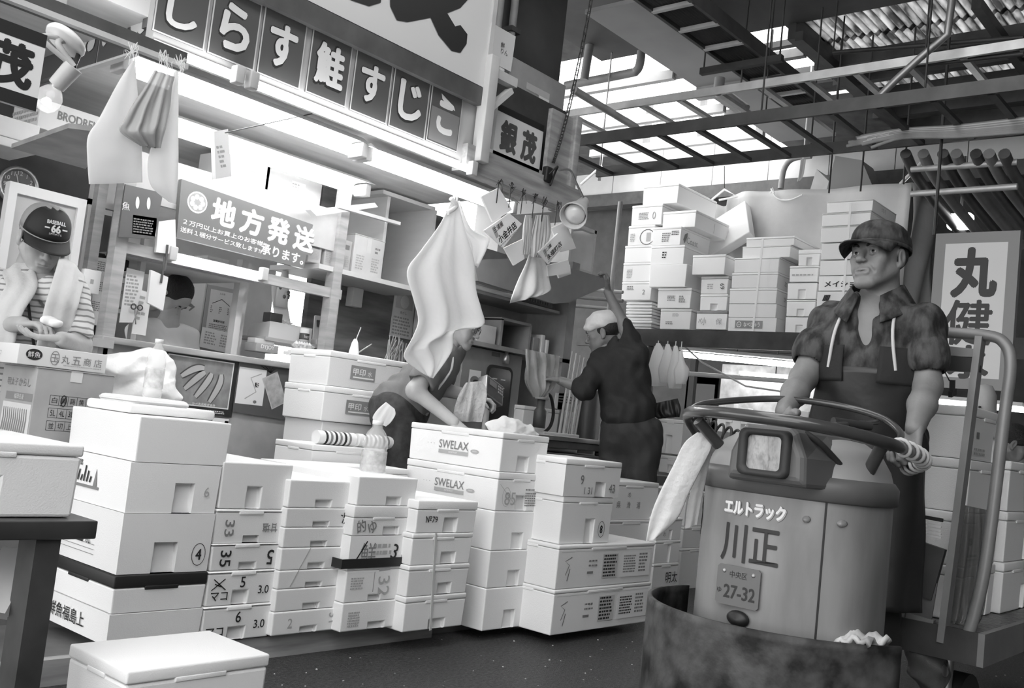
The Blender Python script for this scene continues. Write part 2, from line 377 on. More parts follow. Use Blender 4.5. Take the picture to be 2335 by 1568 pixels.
for x0, x1, y0, y1 in ((-8, -6, -8, 10), (-6, .6, 2.8, 10), (-6, .6, -8, -4.4), (.6, 4.6, -8, 1.7), (.6, 4.6, 2.7, 10), (4.6, 6.45, -8, 10), (6.45, 14, 6.6, 10), (6.45, 14, 3.76, 4.58), (6.92, 6.98, 3.2, 3.76), (6.45, 14, 3.2, 3.34), (7.5, 8.0, 3.34, 3.76), (6.45, 14, -8, .3), (8.7, 14, .3, 3.2), (8.35, 14, 3.34, 3.76)):
    b.box(x0, x1, y0, y1, ZR, ZR+.05, RF)
struct(b, 'roof')
def corrug(mb, x0, x1, y0, y1, z, pitch, amp, m):   # ridges run along X
    n = int((y1-y0)/pitch*6)
    mb.grid(lambda u, v: (lerp(x0, x1, u), lerp(y0, y1, v), z+amp*math.sin(2*math.pi*(y1-y0)*v/pitch)), 4, n, m)
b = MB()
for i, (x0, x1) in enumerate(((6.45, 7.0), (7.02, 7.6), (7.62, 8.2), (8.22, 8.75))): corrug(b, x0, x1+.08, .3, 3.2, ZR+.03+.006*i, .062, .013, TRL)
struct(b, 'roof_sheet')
b = MB(); b.box(4.62, 6.42, -1, 4.9, 4.12, 4.2, CONC); struct(b, 'beam')
b = MB(); b.box(5.2, 8.3, 3.62, 4.16, 3.9, 3.93, RFG); b.box(6.75, 6.83, 3.62, 4.16, 3.86, 3.9, MGREY); b.box(7.55, 7.6, 3.62, 4.16, 3.86, 3.9, MGREY); struct(b, 'ceiling_panel')
b = MB()
for x in (7.05, 7.42, 7.85, 8.3, 8.7): b.box(x, x+.07, .2, 3.3, 4.02, 4.12, DSTEEL)
for y in (.9, 1.9, 3.1): b.box(6.4, 8.8, y, y+.06, 3.98, 4.05, DSTEEL)
struct(b, 'purlin')
b = MB(); b.box(6.4, 8.9, 3.16, 3.22, 4.0, 4.16, DSTEEL)
for x in (6.93, 7.47, 8.0): b.box(x, x+.06, 3.34, 4.6, 4.1, 4.17, MGREY)
for x in (6.9, 7.8, 8.6): b.box(x, x+.06, 4.5, 6.6, 4.08, 4.16, LGREY)
struct(b, 'roof_frame')
# far end wall with its bright clerestory strip, pale panels under it
b = MB(); TINP = mat('pale ribbed sheet', .6, .5, noise=.1)
for y0, y1 in ((7.15, 9.2), (4.1, 4.75)): b.grid(lambda u, v: (10.5+.02*math.sin(v*(y1-y0)/.08*6.283), lerp(y0, y1, v), lerp(4.2, 5.2, u)), 1, int((y1-y0)/.013), TINP)
b.box(10.45, 10.6, -8, 10, 0, 4.52, RFG); b.box(10.45, 10.6, -8, 4.1, 4.5, 5.4, DWALL)
for y in (4.75, 5.5, 6.3, 7.1): b.box(10.46, 10.52, y, y+.07, 4.5, 5.4, MGREY)
struct(b, 'wall_far')
PANEL = mat('pale wall panel', .62, .5, noise=.04)
b = MB()
for i in range(8):
    y1 = 7.62-i*.68; b.box(9.58, 9.62, y1-.67, y1, 3.93-.012*i, 4.5, PANEL)
b.box(9.56, 9.75, 1.6, 7.9, 3.78, 3.93, DGREY); b.box(9.9, 10.0, 1, 9, 0, 3.85, DWALL)
struct(b, 'wall_panel')
b = MB(); b.box(8.6, 8.64, .6, 1.95, 0, 3.0, mat('pale right wall', .6, .6)); struct(b, 'wall_right')
b = MB()
for p0, p1 in (((8.9, 6.9), (8.9, 2.0)),): b.box(8.99, 9.05, 3.3, 6.8, 2.0, 2.2, DWALL)
struct(b, 'wall_shop')
b = MB(); b.box(-8, 14, -4.6, -4.5, 0, 4.25, DWALL); b.box(13.9, 14, -8, 10, 0, 4.25, DWALL); struct(b, 'wall_front')  # unseen front wall, put in to block sky light from the right
# ------------------------------------------------------------------ lamps of the stall
def tube_lamp(name, p0, p1, label, n=1, refl=True, wid=.1, lit=None):
    p0, p1 = Vector(p0), Vector(p1); mid = (p0+p1)/2; t = thing(name, label, 'lamp', mid, group='fluorescent lamps of the stall'); L = (p1-p0).length; h = L/2
    dx = (p1-p0).normalized()
    ofs = [0] if n == 1 else [-.035, .035]
    for o in ofs:
        b = MB(); b.tube([dx*(-h+.03)+Vector((0, o, 0)), dx*(h-.03)+Vector((0, o, 0))], .016, lit or TUBE, 12); b.build('tube', t)
    for s in (-1, 1): b = MB(); b.box(s*h-.022, s*h+.022, ofs[0]-.022, ofs[-1]+.022, -.025, .05, LGREY, bev=.006); b.build('socket', t)
    if refl: b = MB(); b.prism([(-wid, .035), (-.04, .06), (.04, .06), (wid, .035), (.045, .075), (-.045, .075)], -h+.01, h-.01, REFL, Matrix(((0, 0, 1, 0), (1, 0, 0, 0), (0, 1, 0, 0), (0, 0, 0, 1)))); b.build('housing', t)
    return t
tube_lamp('fluorescent_lamp', (2.27, 3.55, 2.3), (3.64, 3.55, 2.3), 'bare fluorescent tube lamp along the foot of the lettered fascia', refl=False)
tube_lamp('fluorescent_lamp', (1.45, 3.55, 2.3), (2.2, 3.55, 2.3), 'bare fluorescent tube lamp at the left end, above the hanging bags', refl=False)
tube_lamp('fluorescent_lamp', (1.95, 4.05, 2.34), (3.28, 4.05, 2.34), 'long fluorescent lamp on the stall ceiling, nearer the bags', n=2)
tube_lamp('fluorescent_lamp', (3.34, 4.08, 2.34), (4.55, 4.08, 2.34), 'long fluorescent lamp on the stall ceiling, nearer the hanging tags', n=2)
tube_lamp('fluorescent_lamp', (2.55, 4.75, 2.34), (3.92, 4.75, 2.34), 'twin fluorescent lamp with white reflector over the dispatch sign', n=2, wid=.14, lit=mat('softer lit tube', 1, .5, emit=8))
tube_lamp('fluorescent_lamp', (2.72, 4.78, 1.695), (3.3, 4.78, 1.695), 'short fluorescent tube under the dispatch sign', refl=False)
rr = random.Random(21); b = MB(); FL = mat('pale grit', .5, .5)
for i in range(420):
    x, y = rr.uniform(1.6, 6.2), rr.uniform(.9, 3.15); r = rr.uniform(.002, .0055); b.lathe([(r, 0), (r*.8, r*.6), (0, r*.9)], FL if i % 3 else MGREY, Matrix.Translation((x, y, .0)), 6)
tag(b.build('grit'), 'pale grit and ice flecks scattered over the dark wet ground', 'grit', kind='stuff')
# ================================================================== foam boxes
_BODY, _LID = {}, {}
def recess(bm, axis, a, b_, zt, dep):
    """hand hold pressed into the -Y face (axis 0) or the -X face (axis 1), open at the foot"""
    other = 1-axis
    for co, no in (((a, axis), None), ((b_, axis), None), ((zt, 2), None)):
        c = [0, 0, 0]; c[co[1]] = co[0]; n = [0, 0, 0]; n[co[1]] = 1
        bmesh.ops.bisect_plane(bm, geom=bm.verts[:]+bm.edges[:]+bm.faces[:], plane_co=c, plane_no=n)
    fs = [f for f in bm.faces if f.normal[other] < -.9 and a < f.calc_center_median()[axis] < b_ and f.calc_center_median()[2] < zt]
    r = bmesh.ops.extrude_face_region(bm, geom=fs); bmesh.ops.delete(bm, geom=fs, context='FACES')
    v = [q for q in r['geom'] if isinstance(q, bmesh.types.BMVert)]
    for q in v: q.co[other] += dep*(1 if q.co[2] > zt*.5 else .55)
def body_mb(w, d, h, hf, hs, m):
    bm = bmesh.new(); bmesh.ops.create_cube(bm, size=1)
    for v in bm.verts:
        v.co = Vector(((v.co.x+.5)*w, (v.co.y+.5)*d, (v.co.z+.5)*h))
        if v.co.z < .001: v.co.x += .004*(1 if v.co.x < w/2 else -1); v.co.y += .004*(1 if v.co.y < d/2 else -1)
    bm.normal_update()
    if hf: recess(bm, 0, hf[0]*w, hf[1]*w, hf[2]*h, .028)
    bm.normal_update()
    if hs: recess(bm, 1, hs[0]*d, hs[1]*d, hs[2]*h, .028)
    bm.verts.index_update(); s = MB(); s.vf([v.co for v in bm.verts], [tuple(v.index for v in f.verts) for f in bm.faces], m); bm.free(); return s
def foam_box(loc, w, d, h, label, lid=.03, hf=None, hs=None, marks=None, rz=0, group=None, m=None, lidm=None, name='foam_box', tabs=True, cat='box', bev=.005):
    m = m or FOAM; t = thing(name, label, cat, loc, rz, group); hb = h-lid
    key = (round(w, 3), round(d, 3), round(hb, 3), hf, hs, m.name)
    if marks is None and key in _BODY:
        o = bpy.data.objects.new('body', _BODY[key]); COL.objects.link(o); o.parent = t
        md = o.modifiers.new('b', 'BEVEL'); md.width = bev; md.segments = 2; md.limit_method = 'ANGLE'; md.angle_limit = math.radians(40)
    else:
        s = body_mb(w, d, hb, hf, hs, m)
        if marks: marks(s, FY(0, -.0006, 0), FX(-.0006, d, 0), w, d, hb)
        o = s.build('body', t, bevel=bev)
        if marks is None: _BODY[key] = o.data
    if lid:
        lm = lidm or m; key = (round(w, 3), round(d, 3), round(lid, 3), lm.name, tabs)
        if key in _LID: o = bpy.data.objects.new('lid', _LID[key]); COL.objects.link(o); o.parent = t
        else:
            s = MB(); s.box(-.002, w+.002, -.002, d+.002, .0015, lid, lm, bev=.006)
            if tabs:
                s.box(w*.32, w*.68, -.003, .012, -.008, .006, lm, bev=.003); s.box(-.003, .012, d*.35, d*.65, -.008, .006, lm, bev=.003)
            o = s.build('lid', t); _LID[key] = o.data
        o.location = (0, 0, hb)
    return t
def edge_z(top, bot, ys, **k):
    """heights and position of a vertical edge seen from `top` to `bot`, cut at the picture rows ys"""
    out = []
    for y in ys:
        x = lerp(top[0], bot[0], (y-top[1])/(bot[1]-top[1])); out.append(at(x, y, **k))
    return out
def stack(Y, top, bot, right, ys, d, boxes, group):
    """ys from the foot upward; boxes: dict per box"""
    P = edge_z(top, bot, ys, Y=Y); x0 = P[0].x; w = at(right[0], right[1], Y=Y).x-x0; z = P[0].z; out = []
    for i, q in enumerate(boxes):
        q = dict(q); h = P[i+1].z-P[i].z; jx, jy = q.pop('j', (0, 0)); ww = w+q.pop('dw', 0); dd = q.pop('d', d)
        out.append(foam_box((x0+jx, Y+jy, P[i].z+.001), ww, dd, h-.002, group=group, **q))
    return out
def hand(txts, m=INK):    # marker writing on the -Y face: (text, cx, cz, height fraction, rotation)
    def f(s, F, X, w, d, h):
        for q in txts: s.text(q[0], q[1]*w, q[2]*h, q[3]*h, m, F, rot=q[4] if len(q) > 4 else 0, bold=.012, w=q[5]*w if len(q) > 5 else None)
    return f
def circ(n, cx, cz, r):
    def f(s, F, X, w, d, h):
        s.text(n, cx*w, cz*h, r*1.25, INK, F, bold=.03); s.ring(cx*w, cz*h, r*.95, r*1.35, .0025, INK, F)
    return f
GF = 'foam boxes stacked along the front of the stall'
G4 = dict(hf=(.44, .64, .62))
def m4(s, F, X, w, d, h):
    circ('4', .86, .3, .03)(s, F, X, w, d, h)
    s.ring(.1, h*.5, .022, .04, .003, INK, X)
    for i, c in enumerate('幕一焼'): s.text(c, .17+.055*i, h*.5, .06, INK, X, w=.035)
    for k in (.2, .28, .36): s.rect(.05, .33, h*k-.002, h*k, INKG, X)
def m6(s, F, X, w, d, h):
    s.text('6', .86*w, .45*h, .035, INKL, F)
    s.rect(.08, .3, h*.3, h*.36, INKG, X); s.text('無添加', .13, h*.8, .022, INK, X, bold=.02)
    for i in range(7): s.stroke([(.1+.022*i, h*.42), (.108+.022*i, h*(.55+.1*((i*5) % 3)))], .009, INK, X)
    s.prism([(.26, h*.36), (.285, h*.36), (.274, h*.72)], .0, .001, INKG, X)
def mband(s, F, X, w, d, h): s.text('鮮魚福島上', .2, h*.5, .05, INK, X, bold=.01)
P0 = [dict(lid=0, marks=mband, label='bottom foam box of the circled-4 stack, dark print on its shaded end'),
      dict(lid=.045, lidm=BLACK, label='foam box with a shiny black lid, under the box marked with a circled 4'),
      dict(lid=0, hf=(.36, .62, .52), marks=m4, label='deep foam box with a circled 4 written by its hand hold'),
      dict(lid=0, hf=(.5, .72, .62), marks=m6, label='foam box with a faint 6 and a printed seaside picture on its side'),
      dict(lid=0, label='plain topmost foam box of the tall stack, slid a little to the right', dw=.01, j=(.01, 0))]
stack(3.17, (290, 945), (240, 1475), (452, 1468), [1475, 1402, 1312, 1170, 1052, 945], .5, P0, GF)
def m5(n):
    def f(s, F, X, w, d, h):
        hand([(n, .5, .72, .34), ('3.0', .82, .45, .26), ('マコ', .18, .3, .26)])(s, F, X, w, d, h)
        if n == '5':
            for a, b_ in (((.06, .5), (.24, .85)), ((.08, .85), (.26, .5)), ((.1, .7), (.2, .6))): s.stroke([(a[0]*w, a[1]*h), (b_[0]*w, b_[1]*h)], .004, INK, F)
    return f
P1 = [dict(lid=.01, hf=(.38, .62, .4), marks=m5('6'), label='bottom foam box marked 6 and 3.0 in black marker'),
      dict(lid=.01, hf=(.38, .6, .45), marks=m5('5'), label='foam box marked 5 and 3.0 with a scratched-out word'),
      dict(lid=.008, hf=(.42, .66, .3), marks=hand([('35', .2, .5, .5, -1.57, .2), ('5', .86, .5, .6, 3.1)]), label='foam box with a sideways 35 in thick marker'),
      dict(lid=.012, hf=(.42, .66, .25), marks=hand([('33', .2, .5, .35, -1.57, .2), ('甘塩', .8, .5, .3, 3.14)], INKG), label='foam box with a sideways 33 and an upside-down word'),
      dict(lid=0, hf=(.38, .58, .48), label='deep plain foam box on top of the boxes marked 33 and 35', dw=.015)]
stack(3.17, (476, 1050), (455, 1468), (612, 1456), [1468, 1385, 1304, 1240, 1160, 1050], .5, P1, GF)
def slash(s, F, X, w, d, h): s.stroke([(.4*w, .0), (.62*w, h)], .004, INKL, F)
H2 = dict(lid=0, hf=(.42, .66, .28))
P2 = [dict(H2, marks=hand([('2', .25, .5, .4), ('31', .9, .6, .5, -1.5, .12)], INKL), label='foam box with a grey 2 and 31, foot of the seven-box stack'),
      dict(H2, label='plain foam box, second up in the seven-box stack with no writing'),
      dict(H2, marks=lambda s, F, X, w, d, h: s.stroke([(.18*w, h*.1), (.28*w, h)], .004, INKL, F), label='foam box with the lower end of a long pencil slash'),
      dict(H2, marks=lambda s, F, X, w, d, h: s.stroke([(.28*w, 0), (.42*w, h)], .004, INKL, F), label='foam box crossed by the upper end of the long pencil slash'),
      dict(H2, label='plain foam box just above the one with the pencil slash, dark gap beneath'),
      dict(H2, marks=hand([('次', .9, .5, .6, .3)]), label='foam box with one black character by its right edge, second from the stack top'),
      dict(lid=0, hf=(.42, .66, .28), label='topmost plain foam box of the seven-box stack, bright lid edge')]
stack(3.14, (640, 1092), (617, 1452), (770, 1436), [1452, 1397, 1345, 1302, 1250, 1203, 1157, 1092], .5, P2, GF)
def mblot(s, F, X, w, d, h):
    s.stroke([(.1*w, .25*h), (.27*w, .85*h)], .006, INK, F); s.text('鮮', .3*w, .5*h, .6*h, INKG, F); s.scribble(.38*w, .72*w, .4*h, .8*h, INKL, F, 2); s.text('3.0', .84*w, .45*h, .45*h, INK, F, rot=-.3, bold=.01)
P3 = [dict(lid=.0, hf=(.45, .72, .25), marks=lambda s, F, X, w, d, h: s.scribble(.1*w, .3*w, .15*h, .7*h, INKL, F, 6), label='bottom foam box with pale grey print, foot of the black-taped stack'),
      dict(lid=0, hf=(.4, .6, .2), marks=lambda s, F, X, w, d, h: (s.scribble(.08*w, .3*w, .4*h, .8*h, INKL, F, 5), s.text('132', .62*w, .6*h, .5*h, INKL, F, rot=-1.5), s.stroke([(.45*w, .3*h), (.45*w, .95*h)], .003, INKG, F)), label='foam box under the black tape with faint sideways numbers'),
      dict(lid=0, marks=mblot, label='foam box with smudged writing and 3.0 sitting on the black tape'),
      dict(lid=.05, hf=(.52, .78, .5), marks=hand([('的', .14, .55, .7, .2), ('ゆ', .32, .5, .7, .4)], INKG), label='foam box with deep lid and two brushed grey characters'),
      dict(lid=0, hf=(.5, .74, .3), label='topmost plain foam box, bright side, the clear bottle stands behind it', j=(.005, 0))]
st3 = stack(3.085, (815, 1085), (774, 1443), (912, 1433), [1443, 1376, 1302, 1222, 1152, 1085], .5, P3, GF)
b = MB(); p = at(782, 1290, Y=3.08); x9 = at(930, 1300, Y=3.08).x; b.box(p.x-.004, x9-.01, 3.079, 3.084, p.z-.012, p.z+.026, BLACK); b.box(p.x-.008, p.x-.003, 3.079, 3.5, p.z-.012, p.z+.026, BLACK)
b.build('tape_band', label='black plastic tape wound round the middle of a foam stack', cat='tape')
P4 = [dict(lid=.025, hf=(.42, .68, .35), label='bottom foam box of the stack topped by number 79, hand hold at the floor'),
      dict(lid=.022, hf=(.5, .72, .45), label='foam box second from the foot of the stack topped by number 79'),
      dict(lid=.022, hf=(.5, .74, .45), label='foam box directly under the one marked 79'),
      dict(lid=.04, hf=(.46, .68, .65), marks=hand([('№79', .24, .6, .28)]), label='foam box marked 79 in black, top of its stack', j=(.01, 0))]
stack(3.025, (948, 1140), (916, 1443), (1055, 1426), [1443, 1362, 1290, 1216, 1140], .5, P4, GF)
b = MB(); p = at(982, 1420, Y=3.02); q = at(997, 1215, Y=3.02); b.bar((p.x, 3.017, p.z-.03), (q.x-.01, 3.017, q.z), .012, .003, LGREY, up=(0, 1, 0)); b.build('packing_strap', label='pale packing strap down the front of the stack with number 79', cat='strap')
def swelax(s, F, X, w, d, h):
    cx = d*.5
    s.text('SWELAX', cx, h*.62, h*.26, INKG, X, bold=.012, w=d*.32); s.rect(cx-d*.16, cx+d*.16, h*.32, h*.44, INKL, X); s.text('NORWAY', cx, h*.38, h*.06, WHITE, X)
    s.text('・・・', cx-d*.25, h*.6, h*.03, INKL, X); s.ell(cx+d*.23, h*.5, d*.045, h*.06, INKL, X); s.text('FRESH', cx+d*.23, h*.5, h*.045, WHITE, X, d=.002)
def mk83(s, F, X, w, d, h):
    s.ring(.2*w, .45*h, .03, .045, .002, INKL, F); s.text('85', .28*w, .4*h, .42*h, INKL, F); s.stroke([(.05*w, .85*h), (.4*w, .2*h)], .002, INKL, F); s.scribble(.6*w, .93*w, .15*h, .62*h, INKG, F, 6); s.scribble(.6*w, .9*w, .66*h, .75*h, INKG, F, 1)
HS = dict(lid=0, hf=(.42, .66, .44))
P5 = [dict(HS, label='bottom plain foam box of the stack under the printed fish boxes'),
      dict(HS, label='middle plain foam box under the printed fish boxes, half in shadow'),
      dict(HS, label='plain foam box right under the two printed fish boxes'),
      dict(lid=.035, hf=(.42, .66, .5), marks=lambda *a: (swelax(*a), mk83(*a)), label='foam fish box with dark print and pencilled numbers, lower of two alike'),
      dict(lid=.03, hf=(.36, .6, .5), marks=swelax, label='open-topped foam fish box with dark print, upper of two alike')]
P5[3]['label'] = 'printed foam fish box with pencilled 85 beside its hand hold, lower of the pair'
P5[4]['label'] = 'printed foam fish box at the top of the pair, plastic bag lying on it'
s5 = stack(3.03, (1145, 985), (1098, 1440), (1206, 1432), [1440, 1342, 1256, 1165, 1075, 985], .62, P5, GF)
def salmon(k):
    def f(s, F, X, w, d, h):
        s.rect(.03*w, .97*w, .93*h, .935*h, INKG, F); s.stroke([(.08*w, .35*h), (.11*w, .6*h), (.07*w, .7*h), (.13*w, .8*h)], .005, INKG, F); s.stroke([(.1*w, .2*h), (.12*w, .5*h)], .004, INK, F)
        for z in (.72, .6): s.scribble(.3*w, .4*w, (z-.08)*h, z*h, INKG, F, 1)
        s.rect(.29*w, .35*w, .35*h, .41*h, INKG, F); s.rect(.44*w, .6*w, .2*h, .85*h, mat('label', .5+.1*k, .6), F); s.scribble(.45*w, .59*w, .22*h, .84*h, INK, F, 7, d=.0016)
        s.rect(.64*w, .96*w, .2*h, .85*h, PAPER, F, .0008); s.scribble(.66*w, .8*w, .3*h, .8*h, INK if k else INKG, F, 7, d=.0016); s.scribble(.83*w, .93*w, .3*h, .85*h, INKG, F, 6, d=.0016)
    return f
def m43(s, F, X, w, d, h): hand([('9', .3, .55, .3), ('1 31', .42, .2, .22), ('43', .85, .3, .28)], INKG)(s, F, X, w, d, h)
P6 = [dict(lid=.02, marks=salmon(1), label='long foam box with shipping labels at floor level, torn lower edge', dw=.55),
      dict(lid=.02, marks=salmon(0), label='long foam box with shipping labels and dirty print, lying on its twin', dw=.55),
      dict(lid=.03, hf=(.48, .66, .6), marks=circ('8', .8, .35, .03), label='foam box with a circled 8 beside its hand hold', j=(.02, .02)),
      dict(lid=.03, hf=(.55, .74, .5), marks=m43, label='foam box pencilled 43, top of the stack with the circled 8', dw=.05, j=(.0, .01))]
_w = at(1478, 1396, Y=2.84).x-at(1372, 1430, Y=2.84).x
for q in P6[:2]: q['dw'] = _w
s6 = stack(2.84, (1300, 1050), (1254, 1450), (1372, 1430), [1450, 1345, 1243, 1132, 1045], .36, P6, GF)
# stacks behind the front row
def yl(s, F, X, w, d, h):
    for i, c in enumerate('県漁連'): s.text(c, .2*w+.2*w*i, .45*h, .2*h, INKG, F)
    s.text('め', .4*w, .75*h, .16*h, INKG, F)
P7 = [dict(lid=.02, label='plain foam box on the floor behind the long labelled boxes'), dict(lid=.02, label='plain foam box under the cooperative box, by the driver\'s towel'), dict(lid=.03, marks=yl, label='wide foam box with small printed characters behind the stack marked 43')]
P7[1]['label'] = 'plain foam box under the box printed with three small characters'
stack(3.36, (1392, 1095), (1362, 1390), (1470, 1380), [1390, 1265, 1185, 1095], .3, [dict(q, dw=.03) for q in P7], GF)
GP = 'foam boxes at the far right end of the row'
P8 = [dict(lid=.02, hf=(.5, .6, .6), label='small foam box at the end of the row, nearest the floor by the truck'), dict(lid=.02, marks=lambda s, F, X, w, d, h: (s.text('明太', .75*w, .5*h, .5*h, INK, F),), label='small foam box with scribbled black characters by the truck bumper'), dict(lid=.02, hf=(.5, .62, .95), label='foam box with an open groove, third up at the end of the row'), dict(lid=.02, hf=(.5, .62, .5), label='topmost small foam box of the end stack beside the hanging towel', marks=hand([('の', .3, .3, .2)], INKG))]
stack(3.3, (1500, 1180), (1478, 1420), (1535, 1410), [1420, 1345, 1285, 1232, 1180], .3, P8, GP)
P9 = [dict(lid=.02, label='grey-shaded foam box tucked behind the truck column at floor level'), dict(lid=.02, label='foam box behind the truck column, second up, beside the towel'), dict(lid=.02, label='foam box behind the hanging towel, top of the hidden stack')]
stack(3.55, (1560, 1150), (1540, 1400), (1600, 1390), [1400, 1250, 1200, 1120], .4, P9, GP)
# behind stack two and three
p = at(655, 1055, Y=3.6)
foam_box((p.x, 3.6, .0725), .75, .2, p.z-.0725, 'long plain foam box lying behind the front stacks, under the two lettered boxes', lid=.03, m=FOAM)
def kou(s, F, X, w, d, h):
    s.rect(.26*w, .56*w, .32*h, .82*h, MGREY, F); s.text('甲印', .36*w, .6*h, .24*h, WHITE, F, bold=.02, d=.002, w=.15*w); s.text('水', .49*w, .58*h, .2*h, WHITE, F, d=.002); s.rect(.29*w, .54*w, .38*h, .43*h, PAPER, F, .002)
p = at(732, 950, Y=4.2)
foam_box((p.x, 4.2, p.z-.02), .62, .35, .19, 'lettered foam box with dark label, lower of the two beside the bending man', lid=.035, marks=kou)
foam_box((p.x+.01, 4.2, p.z+.172), .6, .35, .19, 'lettered foam box with dark label, upper one holding the bottle brush', lid=.035, marks=kou)
foam_box((p.x+.03, 4.22, .0725), .56, .33, p.z-.022-.0725, 'tall grooved foam crate under the two lettered boxes', lid=0, m=FOAM)
q = at(705, 1085, Y=3.84); q.z = at(705, 1012, Y=3.84).z-.1
foam_box((q.x, 3.84, .0725), .47, .3, q.z+.1-.0725, 'foam box carrying two printed rolls beside the clear bottle', lid=.03)
b = MB()
for i in (0, 1):
    b = MB(); z0 = q.z+.135; b.tube([(q.x+.05+.26*i, 3.89, z0), (q.x+.29+.26*i, 3.89, z0)], .034, PAPER, 16)
    for k in range(6): x = q.x+.09+.26*i+.03*k; b.tube([(x, 3.89, z0), (x+.014, 3.89, z0)], .0345, INKG if k % 2 else INK, 16)
    b.build('printed_roll', label=('printed paper roll on the foam box, nearer the counter' if not i else 'printed paper roll on the foam box, against the clear bottle'), cat='roll', group='printed rolls')
# loose lid lumps on the tall stack, foreground boxes
b = MB(); p = at(262, 965, Y=3.42); zt0 = at(290, 945, Y=3.17).z+.001; b.M = Matrix.Translation((p.x, 3.34, zt0)); b.box(0, .36, 0, .32, 0, .035, FOAM, bev=.012); b.box(.02, .26, .02, .28, .03, .06, FOAM, bev=.02); b.build('foam_cover', label='thick foam lid resting on the tall stack by the water bottle', cat='lid')
p = at(168, 1180, Y=2.4); q = at(193, 1016, Y=2.4)
foam_box((p.x-.5, 2.4, p.z), .5, .42, q.z-p.z, 'large foam box on the dark table at the left edge', lid=.03, hf=(.36, .62, .62), bev=.012)
foam_box((1.33, 2.27, 0), .42, .3, .3, 'foam box with scuffed lid standing alone on the floor in front', lid=.035, bev=.008, marks=lambda s, F, X, w, d, h: (s.rect(.12*w, .88*w, .1*h, .8*h, FOAM, F), s.ring(.5*w, .45*h, .38*w, .36*h, .004, INKL, F), s.scribble(.2*w, .8*w, .3*h, .6*h, INKL, F, 3)))
# ------------------------------------------------------------------ boxes on the high shelf across the passage
SX = 8.0; SZ = 2.075; GS = 'foam boxes on the high shelf'
def rear(col, group=GS, X=SX):
    for q in col:
        xl, xr, yt, yb, lab = q[:5]; o = q[5] if len(q) > 5 else {}
        a = at(xl, (yt+yb)/2, X=X); c = at(xr, (yt+yb)/2, X=X); z1 = at(xl, yt, X=X).z; z0 = at(xl, yb, X=X).z
        dx = o.get('dx', 0); foam_box((X+dx, c.y, z0+.002), o.get('dep', .55), a.y-c.y, z1-z0-.004, lab, lid=o.get('lid', .025), marks=o.get('marks'), group=group, rz=o.get('rz', 0), hs=o.get('hs'), lidm=o.get('lidm'), tabs=False)
def lab(x0, x1, z0, z1, rows=4, m=INKG):
    return lambda s, F, X, w, d, h: s.scribble(x0*d, x1*d, z0*h, z1*h, m, X, rows)
def lab2(*fs): return lambda *a: [f(*a) for f in fs]
def smudge(s, F, X, w, d, h): s.ring(.75*d, .45*h, .28*d, .45*h, .006, INK, X); s.scribble(.1*d, .3*d, .2*h, .7*h, INKL, X, 5); s.rect(.72*d, .88*d, .2*h, .7*h, INKL, X)
